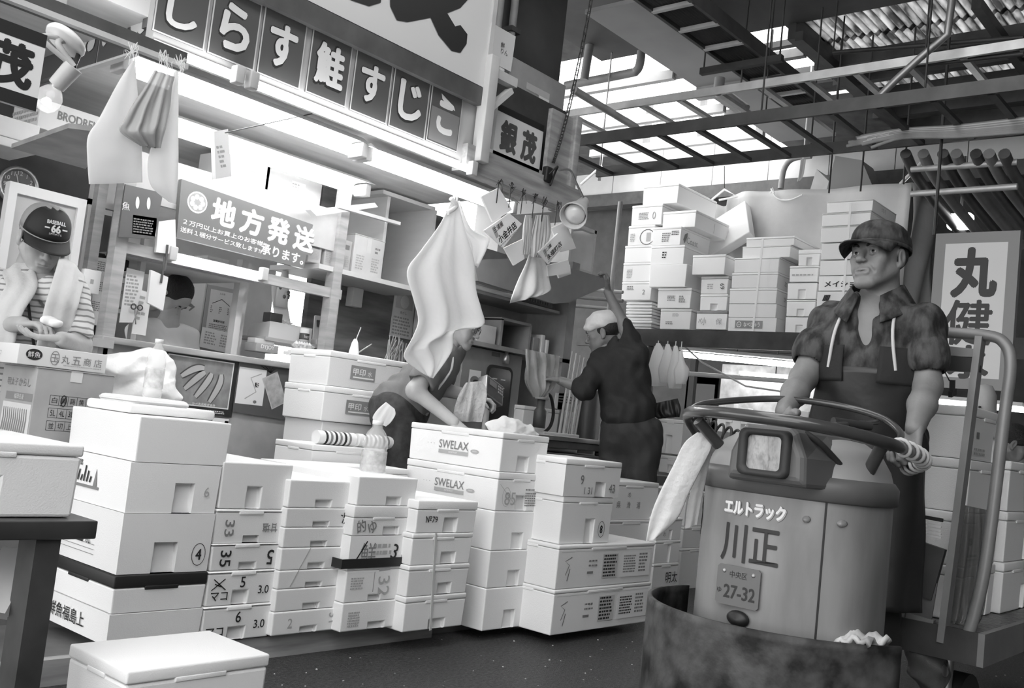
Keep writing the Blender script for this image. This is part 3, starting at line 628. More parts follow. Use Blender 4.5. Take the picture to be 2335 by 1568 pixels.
rear([(1417, 1485, 642, 684, 'shelf box with a grey patch and a pencilled 2, lowest on the stack of lids', dict(marks=lab2(lab(.18, .42, .6, .9, 3), lambda s, F, X, w, d, h: s.text('2', .75*d, .5*h, .3*h, INKG, X)))),
      (1420, 1485, 599, 642, 'shelf box with one grey sticker, second above the lids', dict(marks=lab(.15, .35, .2, .75, 6, INKL))),
      (1424, 1487, 560, 599, 'plain shelf box, third above the stack of lids'),
      (1432, 1491, 515, 560, 'shelf box with a big black round smudge', dict(marks=smudge)),
      (1440, 1509, 469, 515, 'shelf box with small print and a round emblem, under the topmost box', dict(marks=lab2(lab(.25, .6, .3, .72, 5), lambda s, F, X, w, d, h: s.ring(.75*d, .52*h, .05*d, .2*h, .006, INKG, X)))),
      (1466, 1546, 424, 468, 'topmost shelf box of all, at the head of the left pile', dict(dep=.75)),
      (1505, 1575, 703, 750, 'shelf box with two small marks beside the stack of lids, at shelf level', dict(marks=lab2(lab(.4, .62, .7, .9, 3, INKL), lab(.2, .45, .25, .45, 2)))),
      (1502, 1578, 657, 703, 'shelf box with black printed label, second up beside the lids', dict(marks=lab2(lab(.3, .55, .4, .72, 4), lab(.65, .85, .3, .72, 4)), dx=-.02)),
      (1488, 1572, 606, 657, 'deep plain shelf box jutting out beside the stack of lids', dict(lid=0, dx=-.06)),
      (1490, 1566, 563, 606, 'shelf box with a small stamped label, chipped foot', dict(marks=lab(.35, .52, .35, .8, 3, INK), dx=-.05)),
      (1494, 1558, 521, 563, 'shelf box with labels and a leaf logo on its side', dict(dx=-.05, marks=lab2(lab(.35, .65, .2, .8, 5), lab(.68, .95, .6, .9, 3, INK), lambda s, F, X, w, d, h: (s.text('Coast', .4*w, .45*h, .4*h, INKL, F), s.prism([(.1*w, .4*h), (.14*w, .75*h), (.22*w, .9*h), (.22*w, .65*h), (.15*w, .2*h)], 0, .001, INKG, F))))),
      (1511, 1586, 483, 521, 'plain shelf box with marker line on its side, top of the second pile', dict(dep=.65, marks=lambda s, F, X, w, d, h: s.stroke([(.55*w, .1*h), (.56*w, .8*h)], .006, INKL, F))),
      (1588, 1657, 708, 750, 'shelf box with pencilled characters and dark lid, at shelf level', dict(lidm=MGREY, marks=lambda s, F, X, w, d, h: (s.text('ベ小', .2*d, .5*h, .5*h, INKG, X, w=.25*d), s.text('保', .75*d, .5*h, .4*h, INKL, X)))),
      (1596, 1658, 670, 708, 'shelf box with a pressed outline of a hand hold, second pencilled pile', dict(hs=(.35, .6, .5))),
      (1598, 1660, 630, 670, 'shelf box with a sideways 69 in marker', dict(lidm=LGREY, marks=lambda s, F, X, w, d, h: (s.text('69', .8*d, .5*h, .3*h, INK, X, rot=-1.5), s.scribble(.25*d, .5*d, .3*h, .7*h, INKL, X, 3)))),
      (1582, 1657, 583, 628, 'plain shelf box set forward at the foot of the leaning board', dict(dx=-.03))])
def nabe(s, F, X, w, d, h): s.rect(.15*d, .72*d, .25*h, .8*h, MGREY, X); s.text('なべじゅう', .5*d, .52*h, .32*h, WHITE, X, d=.002, w=.34*d, bold=.02); s.ring(.235*d, .52*h, .05*d, .2*h, .006, WHITE, X, d=.002); s.text('十', .235*d, .5*h, .2*h, WHITE, X, d=.002)
def sidemk(s, F, X, w, d, h): s.text('次', .3*w, .5*h, .4*h, INKG, F); s.text('小', .5*w, .4*h, .3*h, INKG, F)
rear([(1660, 1770, 723, 756, 'strapped shelf box with a dark lettered label, foot of the bundle', dict(marks=nabe, hs=None, lid=0)), (1661, 1770, 692, 723, 'strapped plain shelf box, second in the bundle', dict(lid=0)),
      (1663, 1771, 657, 692, 'strapped shelf box, third in the bundle, writing on its side', dict(lid=.02, marks=sidemk)), (1668, 1773, 622, 657, 'strapped shelf box, fourth in the bundle', dict(lid=.02, marks=sidemk)), (1674, 1776, 588, 622, 'strapped shelf box, widest one under the two narrow boxes of the bundle', dict(lid=.015)),
      (1690, 1800, 561, 588, 'strapped shelf box pushed to the right near the top of the bundle', dict(lid=.012, dx=.02)), (1698, 1808, 540, 561, 'flat strapped box on the very top of the bundle', dict(lid=.02, dx=.03)),
      (1790, 1855, 722, 758, 'shelf box at shelf level between the bundle and the driver', dict(lid=0, hs=(.38, .62, .5))), (1793, 1858, 683, 721, 'shelf box second up between the bundle and the driver', dict(lid=.015, hs=(.38, .62, .5))), (1795, 1862, 645, 682, 'shelf box third up between the bundle and the driver', dict(lid=0, hs=(.38, .62, .6))),
      (1800, 1865, 606, 643, 'shelf box with a few pencil ticks, fourth up by the driver', dict(lid=.02, marks=lab(.1, .9, .4, .6, 1, INKL))), (1818, 1867, 568, 605, 'shelf box with slashes and a hand hold, fifth up by the driver', dict(lid=.04, hs=(.35, .6, .7), dx=.02))])
def meisho(s, F, X, w, d, h): s.text('メイショウ', .5*d, .45*h, .4*h, INK, X, w=.75*d, bold=.03)
rear([(1858, 1985, 705, 742, 'hidden shelf box behind the driver\'s shoulder, at the foot of the tall strapped pile', {}), (1862, 1985, 664, 704, 'shelf box with four black slashes behind the driver\'s shoulder', dict(lid=0, marks=lambda s, F, X, w, d, h: [s.stroke([(.12*d+.03*d*i, .45*h), (.16*d+.03*d*i, .8*h)], .012, INK, X) for i in range(4)])),
      (1866, 1986, 629, 663, 'shelf box with four black brushed characters beside the driver\'s chin', dict(marks=meisho, lid=0)), (1869, 1987, 594, 628, 'shelf box level with the driver\'s mouth in the tall strapped pile', dict(lid=0)), (1872, 1988, 555, 592, 'shelf box level with the driver\'s eyes in the tall strapped pile', dict(lid=0)),
      (1871, 1987, 517, 553, 'shelf box level with the driver\'s cap peak', dict(lid=.01)), (1874, 1985, 487, 516, 'flat shelf box just above the driver\'s cap', dict(lid=.012)), (1885, 1990, 460, 486, 'topmost flat box of the tall strapped pile', dict(lid=.01, marks=lambda s, F, X, w, d, h: s.text('Sちち', .45*w, .6*h, .4*h, INKL, F)))], X=7.95)
# lids stacked flat
for i in range(9):
    a = at(1424, 749-6.9*i, X=SX); r = random.uniform(-.02, .02); b = MB(); b.box(0, .5, -.3, 0, 0, .022+.004*(i % 2), FOAM, bev=.006); b.box(.04, .46, -.26, -.04, -.004, .002, FOAM)
    b.build('foam_cover', loc=(SX+.02+r, a.y+r, a.z), label=('foam lid lying in the flat stack of nine on the high shelf'), cat='lid', group='flat stack of foam lids on the high shelf')
# leaning board, straps
b = MB(); b.M = Matrix.Translation(at(1590, 600, X=8.56)) @ Matrix.Rotation(-.5, 4, 'X') @ Matrix.Rotation(.5, 4, 'Y'); b.box(0, .1, -.62, 0, 0, .5, FOAM, bev=.01); b.build('foam_board', label='big blazing white foam slab leaning behind the strapped bundle', cat='board')
for tp, bt, nm in (((1740, 542), (1716, 756), 'white strap tied down the front of the lettered bundle'), ((1940, 462), (1917, 740), 'white strap tied down the tall pile behind the driver')):
    b = MB(); P = [at(lerp(bt[0], tp[0], t), lerp(bt[1], tp[1], t), X=7.93) for t in (0, .5, 1)]
    for i in (0, 1): b.bar(P[i], P[i+1], .02, .004, WHITE, up=(1, 0, 0))
    b.build('packing_strap', label=nm, cat='strap')
# the shelf itself
b = MB(); y0 = 5.4; b.box(7.9, 7.98, 1.2, 5.35, 1.92, 2.06, DSTEEL); b.box(7.9, 7.92, 1.2, 5.35, 1.9, 1.92, DSTEEL); b.box(7.98, 8.8, 1.2, 5.35, 2.02, 2.06, MGREY)
sh = thing('steel_shelf', 'long dark steel beam shelf carrying the white boxes across the passage', 'shelf', (8.4, 3.3, 0))
o = b.build('shelf_deck', sh)
for v in o.data.vertices: v.co -= Vector((8.4, 3.3, 0))
for x, y in ((7.95, 5.1), (7.95, 1.4), (8.75, 5.1), (8.75, 1.4)): b = MB(); b.box(x-8.43, x-8.37, y-3.33, y-3.27, 0, 1.95, DSTEEL); b.build('post', sh)
# ================================================================== signs and things that hang
def pts(P, **k): return [at(x, y, **k) for x, y in P]
def qframe(c, **k):
    """frame of a four-cornered flat thing seen at TL TR BR BL; returns frame, width, height, corners in the frame"""
    p = pts(c, **k) if k else [Vector(q) for q in c]; o = sum(p, Vector())/4; x = (p[1]+p[2]-p[0]-p[3]).normalized(); up = (p[0]+p[1]-p[2]-p[3])
    n = x.cross(up).normalized(); y = n.cross(x); M = Matrix((x, y, n)).transposed().to_4x4(); M.translation = o
    loc = [((q-o).dot(x), (q-o).dot(y)) for q in p]
    return M, ((p[1]-p[0]).length+(p[2]-p[3]).length)/2, ((p[0]-p[3]).length+(p[1]-p[2]).length)/2, loc
def board(name, label, cat, c, m, paint=None, th=.004, parent=None, group=None, edge=None, tie=None, **k):
    """flat card, poster or board as one thin solid, what is printed on it in the same mesh"""
    M, w, h, loc = qframe(c, **k); b = MB(); o = M.translation.copy(); L = M.copy(); L.translation = Vector()
    poly = [loc[3], loc[2], loc[1], loc[0]]
    b.prism(poly, -th, 0, m, L)
    if edge:
        b.prism([(x*1.0, y*1.0) for x, y in poly], .0, .0006, edge[1], L); b.prism([(x*(1-2*edge[0]/w), y*(1-2*edge[0]/h)) for x, y in poly], .0007, .0012, m, L)
    if paint: paint(b, L @ Matrix.Translation((0, 0, .0012 if edge else 0)), w, h)
    if tie: b.tube([(loc[0][0]*.2*L[0][0], 0, loc[0][1]*.95), Vector(tie)-o], .003, DGREY, 6)
    return b.build(name, parent, None if parent else o, label=label, cat=cat, group=group)
POSTER = mat('blue grey poster', .085, .35); GLYPH = mat('poster lettering', .66, .4); SHADE = mat('poster lettering edge', .02, .5)
def kana(ch, s=.62, dx=0, dy=0, w=None):
    def f(b, L, W_, H_):
        b.text(ch, dx*W_-.004, dy*H_-.004, s*H_, SHADE, L, bold=.065, d=.0008, w=(w or .66)*W_+.006); b.text(ch, dx*W_, dy*H_, s*H_*.95, GLYPH, L, bold=.04, d=.0016, w=(w or .66)*W_)
    return f
GPOST = 'lettered posters along the fascia'
YF = 3.592
def poster(ch, bl, br, tl, paint):
    a, c, t = at(*bl, Y=YF), at(*br, Y=YF), at(*tl, Y=YF); z0 = (a.z+c.z)/2; z1 = t.z
    board('fascia_poster', ch, 'poster', [(a.x, YF, z1), (c.x, YF, z1), (c.x, YF, z0), (a.x, YF, z0)], POSTER, paint, .006, edge=(.006, mat('poster rim', .5, .4)), group=GPOST)
poster('dark poster with white し, leftmost along the fascia', (347, 68), (464, 116), (366, -62), kana('し', .6, w=.62))
poster('dark poster with white ら on the fascia, between し and す', (472, 120), (578, 162), (500, -35), kana('ら', .66))
poster('dark poster with white す on the fascia, right beside ら', (585, 166), (682, 204), (609, 5), kana('す', .6))
poster('dark poster with the white fish character 鮭', (696, 209), (787, 245), (722, 55), kana('鮭', .6, w=.72))
poster('dark poster with white す on the fascia, between 鮭 and じ', (797, 250), (880, 284), (824, 102), kana('す', .56))
poster('dark poster with white じ on the fascia', (885, 287), (967, 319), (910, 145), kana('じ', .6))
def lastp(b, L, W_, H_):
    b.rect(-.45*W_, .45*W_, -.46*H_, .1*H_, mat('poster pale', .2, .25), L, .0006); b.text('こ', 0, -.02*H_, .5*H_, GLYPH, L, bold=.05, w=.55*W_)
    b.prism([(-.2*W_, .36*H_), (.0, .3*H_), (.22*W_, .24*H_), (.28*W_, .17*H_), (.1*W_, .2*H_), (-.05*W_, .22*H_), (-.16*W_, .28*H_)], .001, .0015, GLYPH, L)
poster('glossy poster with a fish and white こ, rightmost along the fascia', (971, 320), (1042, 347), (991, 186), lastp)
# the big board above, brush lettering cut off by the picture edge
a, c = at(655, -160, Y=3.56), at(1098, 228, Y=3.56)
t = thing('shop_sign', 'big pale sign board with a huge black brushed character above the posters', 'sign', (c.x-1.1, 3.57, c.z))
b = MB(); o = Vector((c.x-1.1, 3.57, c.z)); z0 = c.z
b.box(-1.2, 1.1, -.01, .04, .07, .75, mat('sign board', .7, .35)); b.box(-1.2, 1.1, -.012, .04, -.03, .065, DGREY)
L = FY(0, -.013, 0)
def onb(P): return [(q.x-o.x, q.z-o.z) for q in pts(P, Y=3.557)]
for poly in ([(790, -60), (880, -60), (868, 6), (842, 14), (800, 0)], [(888, -40), (890, 15), (905, 46), (930, 50), (982, 40), (1000, 80), (1030, 116), (1050, 120), (1064, 100), (1066, 78), (1050, 57), (1038, 60), (1020, 30), (1050, 18), (1075, -10), (1085, -60)]):
    b.poly(list(reversed(onb(poly))), BLACK, L)
b.build('sign_panel', t)
b = MB(); b.box(1.1, 1.13, -.02, .05, -.03, .75, LGREY); b.build('edge_strip', t)
# side sign round the left corner
XS = 1.86
a, c = at(316, 95, X=XS), at(128, 185, X=XS); z0 = (a.z+c.z)/2
t = thing('side_sign', 'dark lettered sign on the short left return of the fascia', 'sign', (XS, 3.62, z0))
b = MB(); n = 4; wy = .23
for i, ch in enumerate('お太明'):
    y0 = .02+i*wy; L = FX(-.002, 0, 0); b.box(0, .03, y0, y0+wy-.012, 0, .42, POSTER); b.box(.004, .034, y0-.006, y0+wy-.006, -.01, .43, GLYPH); b.text(ch, -(y0+wy/2-.006), .2, .26, GLYPH, L, bold=.05, w=.17)
b.box(0, .03, .02+3*wy, .02+4.5*wy, 0, .42, POSTER); b.build('sign_panel', t)
# left hanging board and its black bands
def mo(ch, band):
    def f(b, L, W_, H_):
        b.rect(-W_/2, W_/2, H_*.5-band*H_, H_*.5, BLACK, L, .0008); b.rect(-W_/2, W_/2, -H_*.5, -H_*.5+band*H_, BLACK, L, .0008)
        for c_, x, w in ch: b.text(c_, x*W_, 0, .52*H_, BLACK if band > .13 else DGREY, L, bold=.05, w=w*W_)
    return f
p = pts([(-75, 12), (108, 82), (78, 262), (-110, 186)], Y=3.3)
z1 = (p[0].z+p[1].z)/2; z0 = (p[2].z+p[3].z)/2
board('hanging_sign', 'hanging sign board with black bands and a black character at the left edge', 'sign', [(p[0].x, 3.3, z1), (p[1].x, 3.3, z1), (p[1].x, 3.3, z0), (p[0].x, 3.3, z0)], mat('sign paper', .72, .5), mo([('茂', .12, .55)], .17), .02)
p = pts([(1143, 238), (1247, 290), (1226, 405), (1118, 365)], Y=3.66)
z1 = (p[0].z+p[1].z)/2; z0 = (p[2].z+p[3].z)/2
board('hanging_sign', 'small sign board lettered 銀茂 hung at the stall corner', 'sign', [(3.9, 3.66, z1), (4.31, 3.66, z1), (4.31, 3.66, z0), (3.9, 3.66, z0)], mat('sign paper', .72, .5), mo([('銀', -.22, .36), ('茂', .22, .34)], .12), .05)
# boxes and boards at the fascia's right end
for i, (yt, yb, x0) in enumerate(((45, 135, 1112), (132, 175, 1105), (175, 205, 1100))):
    p = at(x0, yb, Y=3.75); q = at(x0, yt, Y=3.75)
    foam_box((p.x, 3.75, p.z), .16+.05*(i == 0), .2, q.z-p.z-.003, ('foam box with small print standing behind the big sign board, topmost', 'small foam box second down behind the big sign board', 'small foam box lowest behind the big sign board')[i], lid=0, marks=(lambda s, F, X, w, d, h: s.text('鮮\nりん', .6*w, .5*h, .3*h, INK, F)) if i == 0 else None)
b = MB(); b.box(4.3, 4.56, 3.6, 3.63, 2.4, 2.86, WOODX); b.box(4.5, 4.56, 3.57, 3.66, 2.3, 2.88, WOODX, bev=.01); b.build('corner_board', label='worn timber board and post closing the stall corner beside the chain', cat='board')
# chain down the column to the lamp clamp
b = MB(); P = spline(pts([(1352, -20), (1325, 120), (1300, 235), (1278, 320), (1262, 370)], Y=3.57), 10); n = len(P); i = 0; acc = 0
for k in range(n-1):
    d = P[k+1]-P[k]; L = d.length; m_ = max(1, int(L/.04))
    for j in range(m_):
        p0 = P[k]+d*(j/m_); p1 = P[k]+d*((j+1.25)/m_); s = Vector((.01, 0, 0)) if (j+k) % 2 else Vector((0, .01, 0)); b.tube([p0+s, p1+s, p1-s, p0-s], .0036, DSTEEL, 5, closed=True)
b.build('chain', label='rusty steel chain hanging past the small sign', cat='chain')
b = MB(); p = at(1248, 400, Y=3.56); b.box(p.x-.03, p.x+.03, 3.54, 3.58, p.z-.04, p.z+.05, BLACK, bev=.01); b.tube(spline([(p.x-.02, 3.53, p.z), (p.x+.01, 3.5, p.z+.05), (p.x+.04, 3.54, p.z+.02), (p.x, 3.53, p.z-.06)], 5), .006, BLACK); b.build('wire_bundle', label='black clump of wires tied at the foot of the chain', cat='wire')
# gooseneck lamp
p = at(1318, 478, Y=3.5); t = thing('spot_lamp', 'bent-neck spot lamp with bell shade pointing at the passage', 'lamp', p)
ax = (at(1308, 495, Y=3.42)-at(1340, 452, Y=3.5)).normalized()
q = ax.to_track_quat('Z', 'Y').to_matrix().to_4x4()
b = MB(); b.lathe([(.03, -.13), (.037, -.09), (.045, -.035), (.056, .0), (.08, .075), (.083, .1), (.077, .097), (.05, .0), (.033, -.07)], LGREY, q, cap=False); b.build('lamp_shade', t)
b = MB(); b.lathe([(.02, -.05), (.033, .0), (.058, .04), (.062, .07), (.035, .09), (.0, .096)], mat('frosted bulb', .7, .15, coat=.5), q, cap=False); b.build('bulb', t)
b = MB(); b.tube([v-p for v in spline(pts([(1275, 388), (1300, 388), (1313, 415), (1330, 450)], Y=3.5), 6)], .007, STEEL); b.build('neck', t)
# bare bulb over the cartons, burning
pb = at(110, 226, D=3.5); pc = at(128, 196, D=3.5); pd = at(168, 152, D=3.5); pr = at(150, 92, D=3.5)
t = thing('bulb_lamp', 'burning clear bulb in a white holder hung from the left bar', 'lamp', pb)
ax = (pc-pb).normalized(); q = ax.to_track_quat('Z', 'Y').to_matrix().to_4x4()
b = MB(); b.lathe([(.001, -.048), (.022, -.045), (.038, -.028), (.046, -.004), (.044, .018), (.032, .038), (.02, .05), (.018, .06)], mat('thin bulb glass', 1, .03, alpha=.16, spec=1.), q, cap=False); b.build('glass', t)
b = MB(); b.lathe([(.002, -.026), (.014, -.022), (.018, -.01), (.008, .004)], mat('lit filament', 1, .5, emit=BULB_E), q, cap=False); b.build('filament', t)
b = MB(); b.tube([pc-pb, pd-pb], .03, LGREY, r1=.034); b.tube([(pc-pb)*.85, pc-pb], .021, STEEL); b.build('holder', t)
b = MB(); L = Matrix.Translation(pr-pb) @ Matrix.Rotation(.5, 4, 'Y'); b.lathe([(.07, -.012), (.075, 0), (.07, .012), (.0, .014)], WHITE, L); b.build('ceiling_rose', t)
b = MB()
for s in (-.02, .0, .025): b.tube(spline([(pr-pb)+Vector((s, 0, 0)), (pr-pb)*.6+(pd-pb)*.4+Vector((-.04+s*3, 0, .01)), (pd-pb)], 5), .009 if s else .012, BLACK if s > 0 else LGREY)
b.build('cord', t)
# the left bar with strings
b = MB(); b.box(.7, 1.95, 3.52, 3.58, 2.25, 2.31, DGREY); b.box(.7, 1.95, 3.5, 3.53, 2.24, 2.26, LGREY); struct(b, 'trim_4')
# ------------------------------------------------------------------ cloths and bags: rows are (xl, yl, xr, yr) from top to foot
def drape(name, label, cat, rows, m, amp=.02, waves=3, Y=None, D=None, nu=36, per=6, th=.004, bulge=0., phase=0., group=None, parent=None, seed=1, sub=0, tie=None):
    rr = random.Random(seed); k = dict(Y=Y) if Y is not None else dict(D=D)
    Ls = spline([at(r[0], r[1], **k) for r in rows], per); Rs = spline([at(r[2], r[3], **k) for r in rows], per); n = len(Ls); vs = []; o = (Ls[0]+Rs[0])/2
    nrm = ((Rs[-1]-Ls[-1]).cross(Ls[0]-Ls[-1])).normalized(); nrm = nrm if nrm.dot(CF) < 0 else -nrm
    ph = [rr.uniform(0, 6.28) for _ in range(4)]
    def surf(sg):
        out = []
        for j in range(n):
            t = j/(n-1)
            for i in range(nu+1):
                u = i/nu; w = (Rs[j]-Ls[j]).length; a = amp*min(1, .25+t)*(w/.3)**.5
                z = a*(math.sin(6.283*waves*u+ph[0]+phase+t*1.2)+.5*math.sin(6.283*waves*1.7*u+ph[1]-t*2)+.35*math.sin(9*t+ph[2]+4*u))
                z += sg*bulge*max(0, math.sin(math.pi*u))**.6*min(1, .2+1.3*t)*(1 if t < .8 else 1-(t-.8)*3.5)
                out.append(Ls[j].lerp(Rs[j], u)+nrm*z-o)
        return out
    fs = [(j*(nu+1)+i, j*(nu+1)+i+1, (j+1)*(nu+1)+i+1, (j+1)*(nu+1)+i) for j in range(n-1) for i in range(nu)]
    b = MB(); b.vf(surf(1), fs, m, None, True)
    if bulge: b.vf(surf(-1), [tuple(reversed(f)) for f in fs], m, None, True); bmesh.ops.remove_doubles(b.b, verts=b.b.verts[:], dist=.0008)
    if tie: b.tube([(0, 0, -.01), (0, 0, .01), Vector(tie)-o], .004, m, 6)
    return b.build(name, parent, o if parent is None else o-parent.location, label=label, cat=cat, group=group, solid=0 if bulge else th, sub=sub)
BAG = thin('thin polythene', .9, .5, .2, 12)
GB = 'plastic bags on the left bar'
drape('plastic_bag', 'wide white plastic bag hanging on the left bar, nearest the bulb', 'bag', [(302, 138, 308, 138), (268, 190, 312, 190), (225, 270, 318, 270), (200, 310, 320, 310), (198, 360, 322, 360), (201, 420, 323, 416)], BAG, .006, 1, Y=3.48, bulge=.025, group=GB)
drape('plastic_bag', 'narrow white plastic bag hanging on the left bar, ending in a point', 'bag', [(398, 162, 407, 162), (375, 240, 407, 230), (345, 330, 406, 320), (336, 380, 405, 370), (345, 425, 402, 440), (385, 460, 400, 466)], BAG, .006, 1, Y=3.47, bulge=.02, group=GB)
GREYBAG = mat('grey translucent film', .42, .4, alpha=.92, bump=.2, bscale=20)
drape('glove_bundle', 'bundle of grey rubber gloves tied between the two white bags', 'gloves', [(352, 160, 398, 175), (328, 200, 392, 200), (300, 240, 388, 240), (282, 275, 380, 280), (272, 300, 372, 310), (318, 332, 366, 338)], GREYBAG, .012, 3, Y=3.44, bulge=.02)
b = MB(); rr = random.Random(3)
for x, y in ((372, 140), (300, 122), (408, 150)):
    for k in range(9): b.tube(spline(pts([(x, y), (x+rr.uniform(-18, 18), y+rr.uniform(-28, -4)), (x+rr.uniform(-22, 22), y+rr.uniform(5, 40))], Y=3.46), 4), .0012, PAPER, 5)
b.build('string_knots', label='tufts of pale string knotted round the left bar', cat='string', kind='stuff')
board('note_pad', 'thick pad of order slips hanging under the lamps beside the bags', 'notepad', [(488, 300, ), (520, 294), (528, 402), (492, 408)], PAPER, lambda b, L, w, h: b.scribble(-.3*w, .3*w, -.3*h, .2*h, INKL, L, 5), .03, tie=(2.95, 4.0, 2.45), Y=4.0)
board('note_pad', 'white slips hanging on the booth post just above the lower slips', 'notepad', [(362, 505), (400, 500), (402, 580), (356, 575)], PAPER, None, .02, Y=4.77)
board('note_pad', 'lower white slips clipped to the booth post by the shop window', 'notepad', [(345, 615), (384, 632), (372, 708), (337, 690)], PAPER, None, .02, Y=4.77)
b = MB()
for x, y in ((382, 588), (375, 615)): b.tube(pts([(x, y-30), (x-3, y), (x-8, y+30)], Y=4.765), .006, DGREY)
b.build('bulldog_clips', label='dark clips holding the slips on the booth post', cat='clip')
# big cotton sheet in the middle
drape('cotton_sheet', 'long white cotton sheet hanging by one knot in the middle of the stall', 'cloth', [(1030, 456, 1042, 456), (1002, 510, 1052, 505), (958, 570, 1066, 560), (925, 618, 1076, 600), (938, 680, 1080, 660), (948, 730, 1090, 700), (935, 770, 1093, 742), (920, 812, 1030, 752), (950, 840, 1022, 800), (975, 856, 985, 862)], CLOTH, .019, 2, Y=3.5, nu=60, per=5, seed=4, tie=at(1038, 430, Y=3.57))
drape('cotton_sheet', 'second white cloth hanging close behind the long sheet, one corner showing', 'cloth', [(1036, 456, 1048, 458), (1045, 520, 1075, 520), (1050, 560, 1120, 545), (1060, 595, 1095, 610)], CLOTH, .015, 2, Y=3.6, seed=5, tie=at(1040, 440, Y=3.6))
b = MB(); P = pts([(1028, 452), (1040, 470), (1020, 485)], Y=3.49); b.tube(spline(P, 5), .012, CLOTH); b.tube([at(1036, 470, Y=3.49), at(1035, 440, Y=3.57)], .006, CLOTH); b.build('cloth_knot', label='knot tying the long white sheet to the timber', cat='knot')
drape('plastic_bag', 'white plastic bag hanging under the shop tags, flared at the foot', 'bag', [(1212, 560, 1222, 560), (1198, 600, 1242, 600), (1180, 640, 1250, 640), (1165, 675, 1254, 660), (1162, 692, 1235, 672)], POLY, .01, 2, Y=3.6, bulge=.02, seed=8)
for i, (rows, lb) in enumerate(([((1198, 490, 1212, 490), (1192, 530, 1215, 530), (1190, 580, 1214, 580)), 'pleated grey strip bundle hanging left of its twin'], [((1222, 490, 1252, 490), (1212, 530, 1254, 530), (1210, 585, 1236, 588)), 'pleated grey bag bundle hanging right of its twin'])):
    drape('bag_bundle', lb, 'bags', rows, mat('grey film pleats', .5, .4), .012, 6, Y=3.58-.03*i, bulge=.012, group='pleated bundles under the corner timber', seed=i)
def tagpaint(txt, sm):
    def f(b, L, w, h):
        b.text(txt, .02*w, -.18*h, .3*h, INK, L, bold=.03, w=.8*w); b.text(sm, -.2*w, .25*h, .2*h, INK, L, bold=.02, w=.4*w); b.scribble(-.4*w, .4*w, -.45*h, -.36*h, INKL, L, 1); b.rect(-.42*w, -.3*w, -.05*h, .4*h, INKL, L, .0005)
    return f
GT = 'printed shop tags under the corner timber'
board('shop_tag', 'blank white card hanging leftmost under the corner timber', 'card', [(1098, 448), (1138, 428), (1168, 478), (1124, 506)], SLIP, None, .012, Y=3.55)
board('shop_tag', 'white shop tag printed with the characters 小金井店', 'card', [(1105, 525), (1162, 486), (1190, 510), (1148, 564)], SLIP, tagpaint('小金井店', '三浦屋'), .012, Y=3.53, group=GT)
board('shop_tag', 'white shop tag printed with the characters 永福町店', 'card', [(1228, 575), (1272, 532), (1288, 556), (1252, 602)], SLIP, tagpaint('永福町店', '三浦'), .012, Y=3.52, group=GT)
for c, lb in (([(1258, 520), (1290, 505), (1314, 566), (1278, 575)], 'plain white card hanging behind the 永福町店 tag'), ([(1248, 605), (1296, 592), (1302, 622), (1250, 630)], 'folded white card lowest at the right of the tags'), ([(1268, 615), (1300, 603), (1302, 625), (1275, 634)], 'small white card tucked behind the folded one'), ([(1150, 565), (1192, 545), (1196, 590), (1172, 605)], 'fan of white slips behind the 小金井店 tag')):
    board('shop_tag', lb, 'card', c, SLIP, None, .01, Y=3.56+.015*('folded' in lb)+.03*('tucked' in lb)+.02*('fan' in lb), group=GT)
b = MB(); rr = random.Random(5)
for x, y in ((1137, 418), (1165, 428), (1192, 442), (1218, 452), (1240, 460), (1270, 468)):
    p = at(x, y, Y=3.545)
    for k in range(6): b.tube(spline([p, p+Vector((rr.uniform(-.02, .02), -.012, rr.uniform(-.01, .03))), p+Vector((rr.uniform(-.03, .03), -.01, rr.uniform(-.05, .02)))], 4), .0016, BLACK, 5)
    b.tube([p, at(x-5, y+45, Y=3.545)], .003, BLACK, 5)
b.build('string_knots', label='tufts of black string knotted along the corner timber', cat='string', kind='stuff')
# the dispatch sign on the booth
SB = mat('dispatch sign', .2, .3)
def disp(b, L, w, h):
    WT = mat('sign lettering', .95, .4)
    for i, ch in enumerate('地方発送'):
        x = (-.19+.215*i)*w; y = .16*h-.012*i*h; b.text(ch, x-.004, y-.005, .5*h, INKG, L, bold=.07, d=.001, w=.195*w); b.text(ch, x, y, .47*h, WT, L, bold=.045, d=.002, w=.18*w)
    b.text('承ります。', .3*w, -.3*h, .22*h, INKG, L, bold=.06, d=.001, w=.37*w); b.text('承ります。', .3*w, -.3*h, .2*h, WT, L, bold=.03, d=.002, w=.355*w)
    b.text('２万円以上お買上のお客様!!', -.15*w, -.21*h, .095*h, WT, L, bold=.02, w=.62*w); b.text('送料１梱分サービス致します!!', -.17*w, -.36*h, .095*h, WT, L, bold=.02, w=.6*w)
    b.ell(-.385*w, .2*h, .07*w, .2*h, WT, L, .0008); b.ell(-.385*w, .2*h, .062*w, .17*h, INKL, L, .0014)
    for i in range(7): a = i*.9; b.ell(-.385*w+.038*w*math.cos(a), .2*h+.1*h*math.sin(a), .016*w, .05*h, WT, L, .002, 10)
p = pts([(414, 408), (714, 512), (692, 612), (403, 541)], Y=4.78)
board('dispatch_sign', 'grey sign lettered 地方発送 in fat white characters over the booth window', 'sign', p, SB, disp, .03)
# ================================================================== inside the stall
def bx(name, label, cat, px, Y, w, d, h, m, paint=None, group=None, bev=.004, rz=0, X=None, dz=0):
    p = at(*px, Y=Y) if X is None else at(*px, X=X)
    b = MB(); b.box(0, w, 0, d, 0, h, m, bev=bev)
    if paint: paint(b, FY(0, -.0008, 0), FX(-.0008, d, 0), w, d, h)
    return b.build(name, loc=(p.x, p.y, p.z+dz), label=label, cat=cat, group=group, rz=rz)
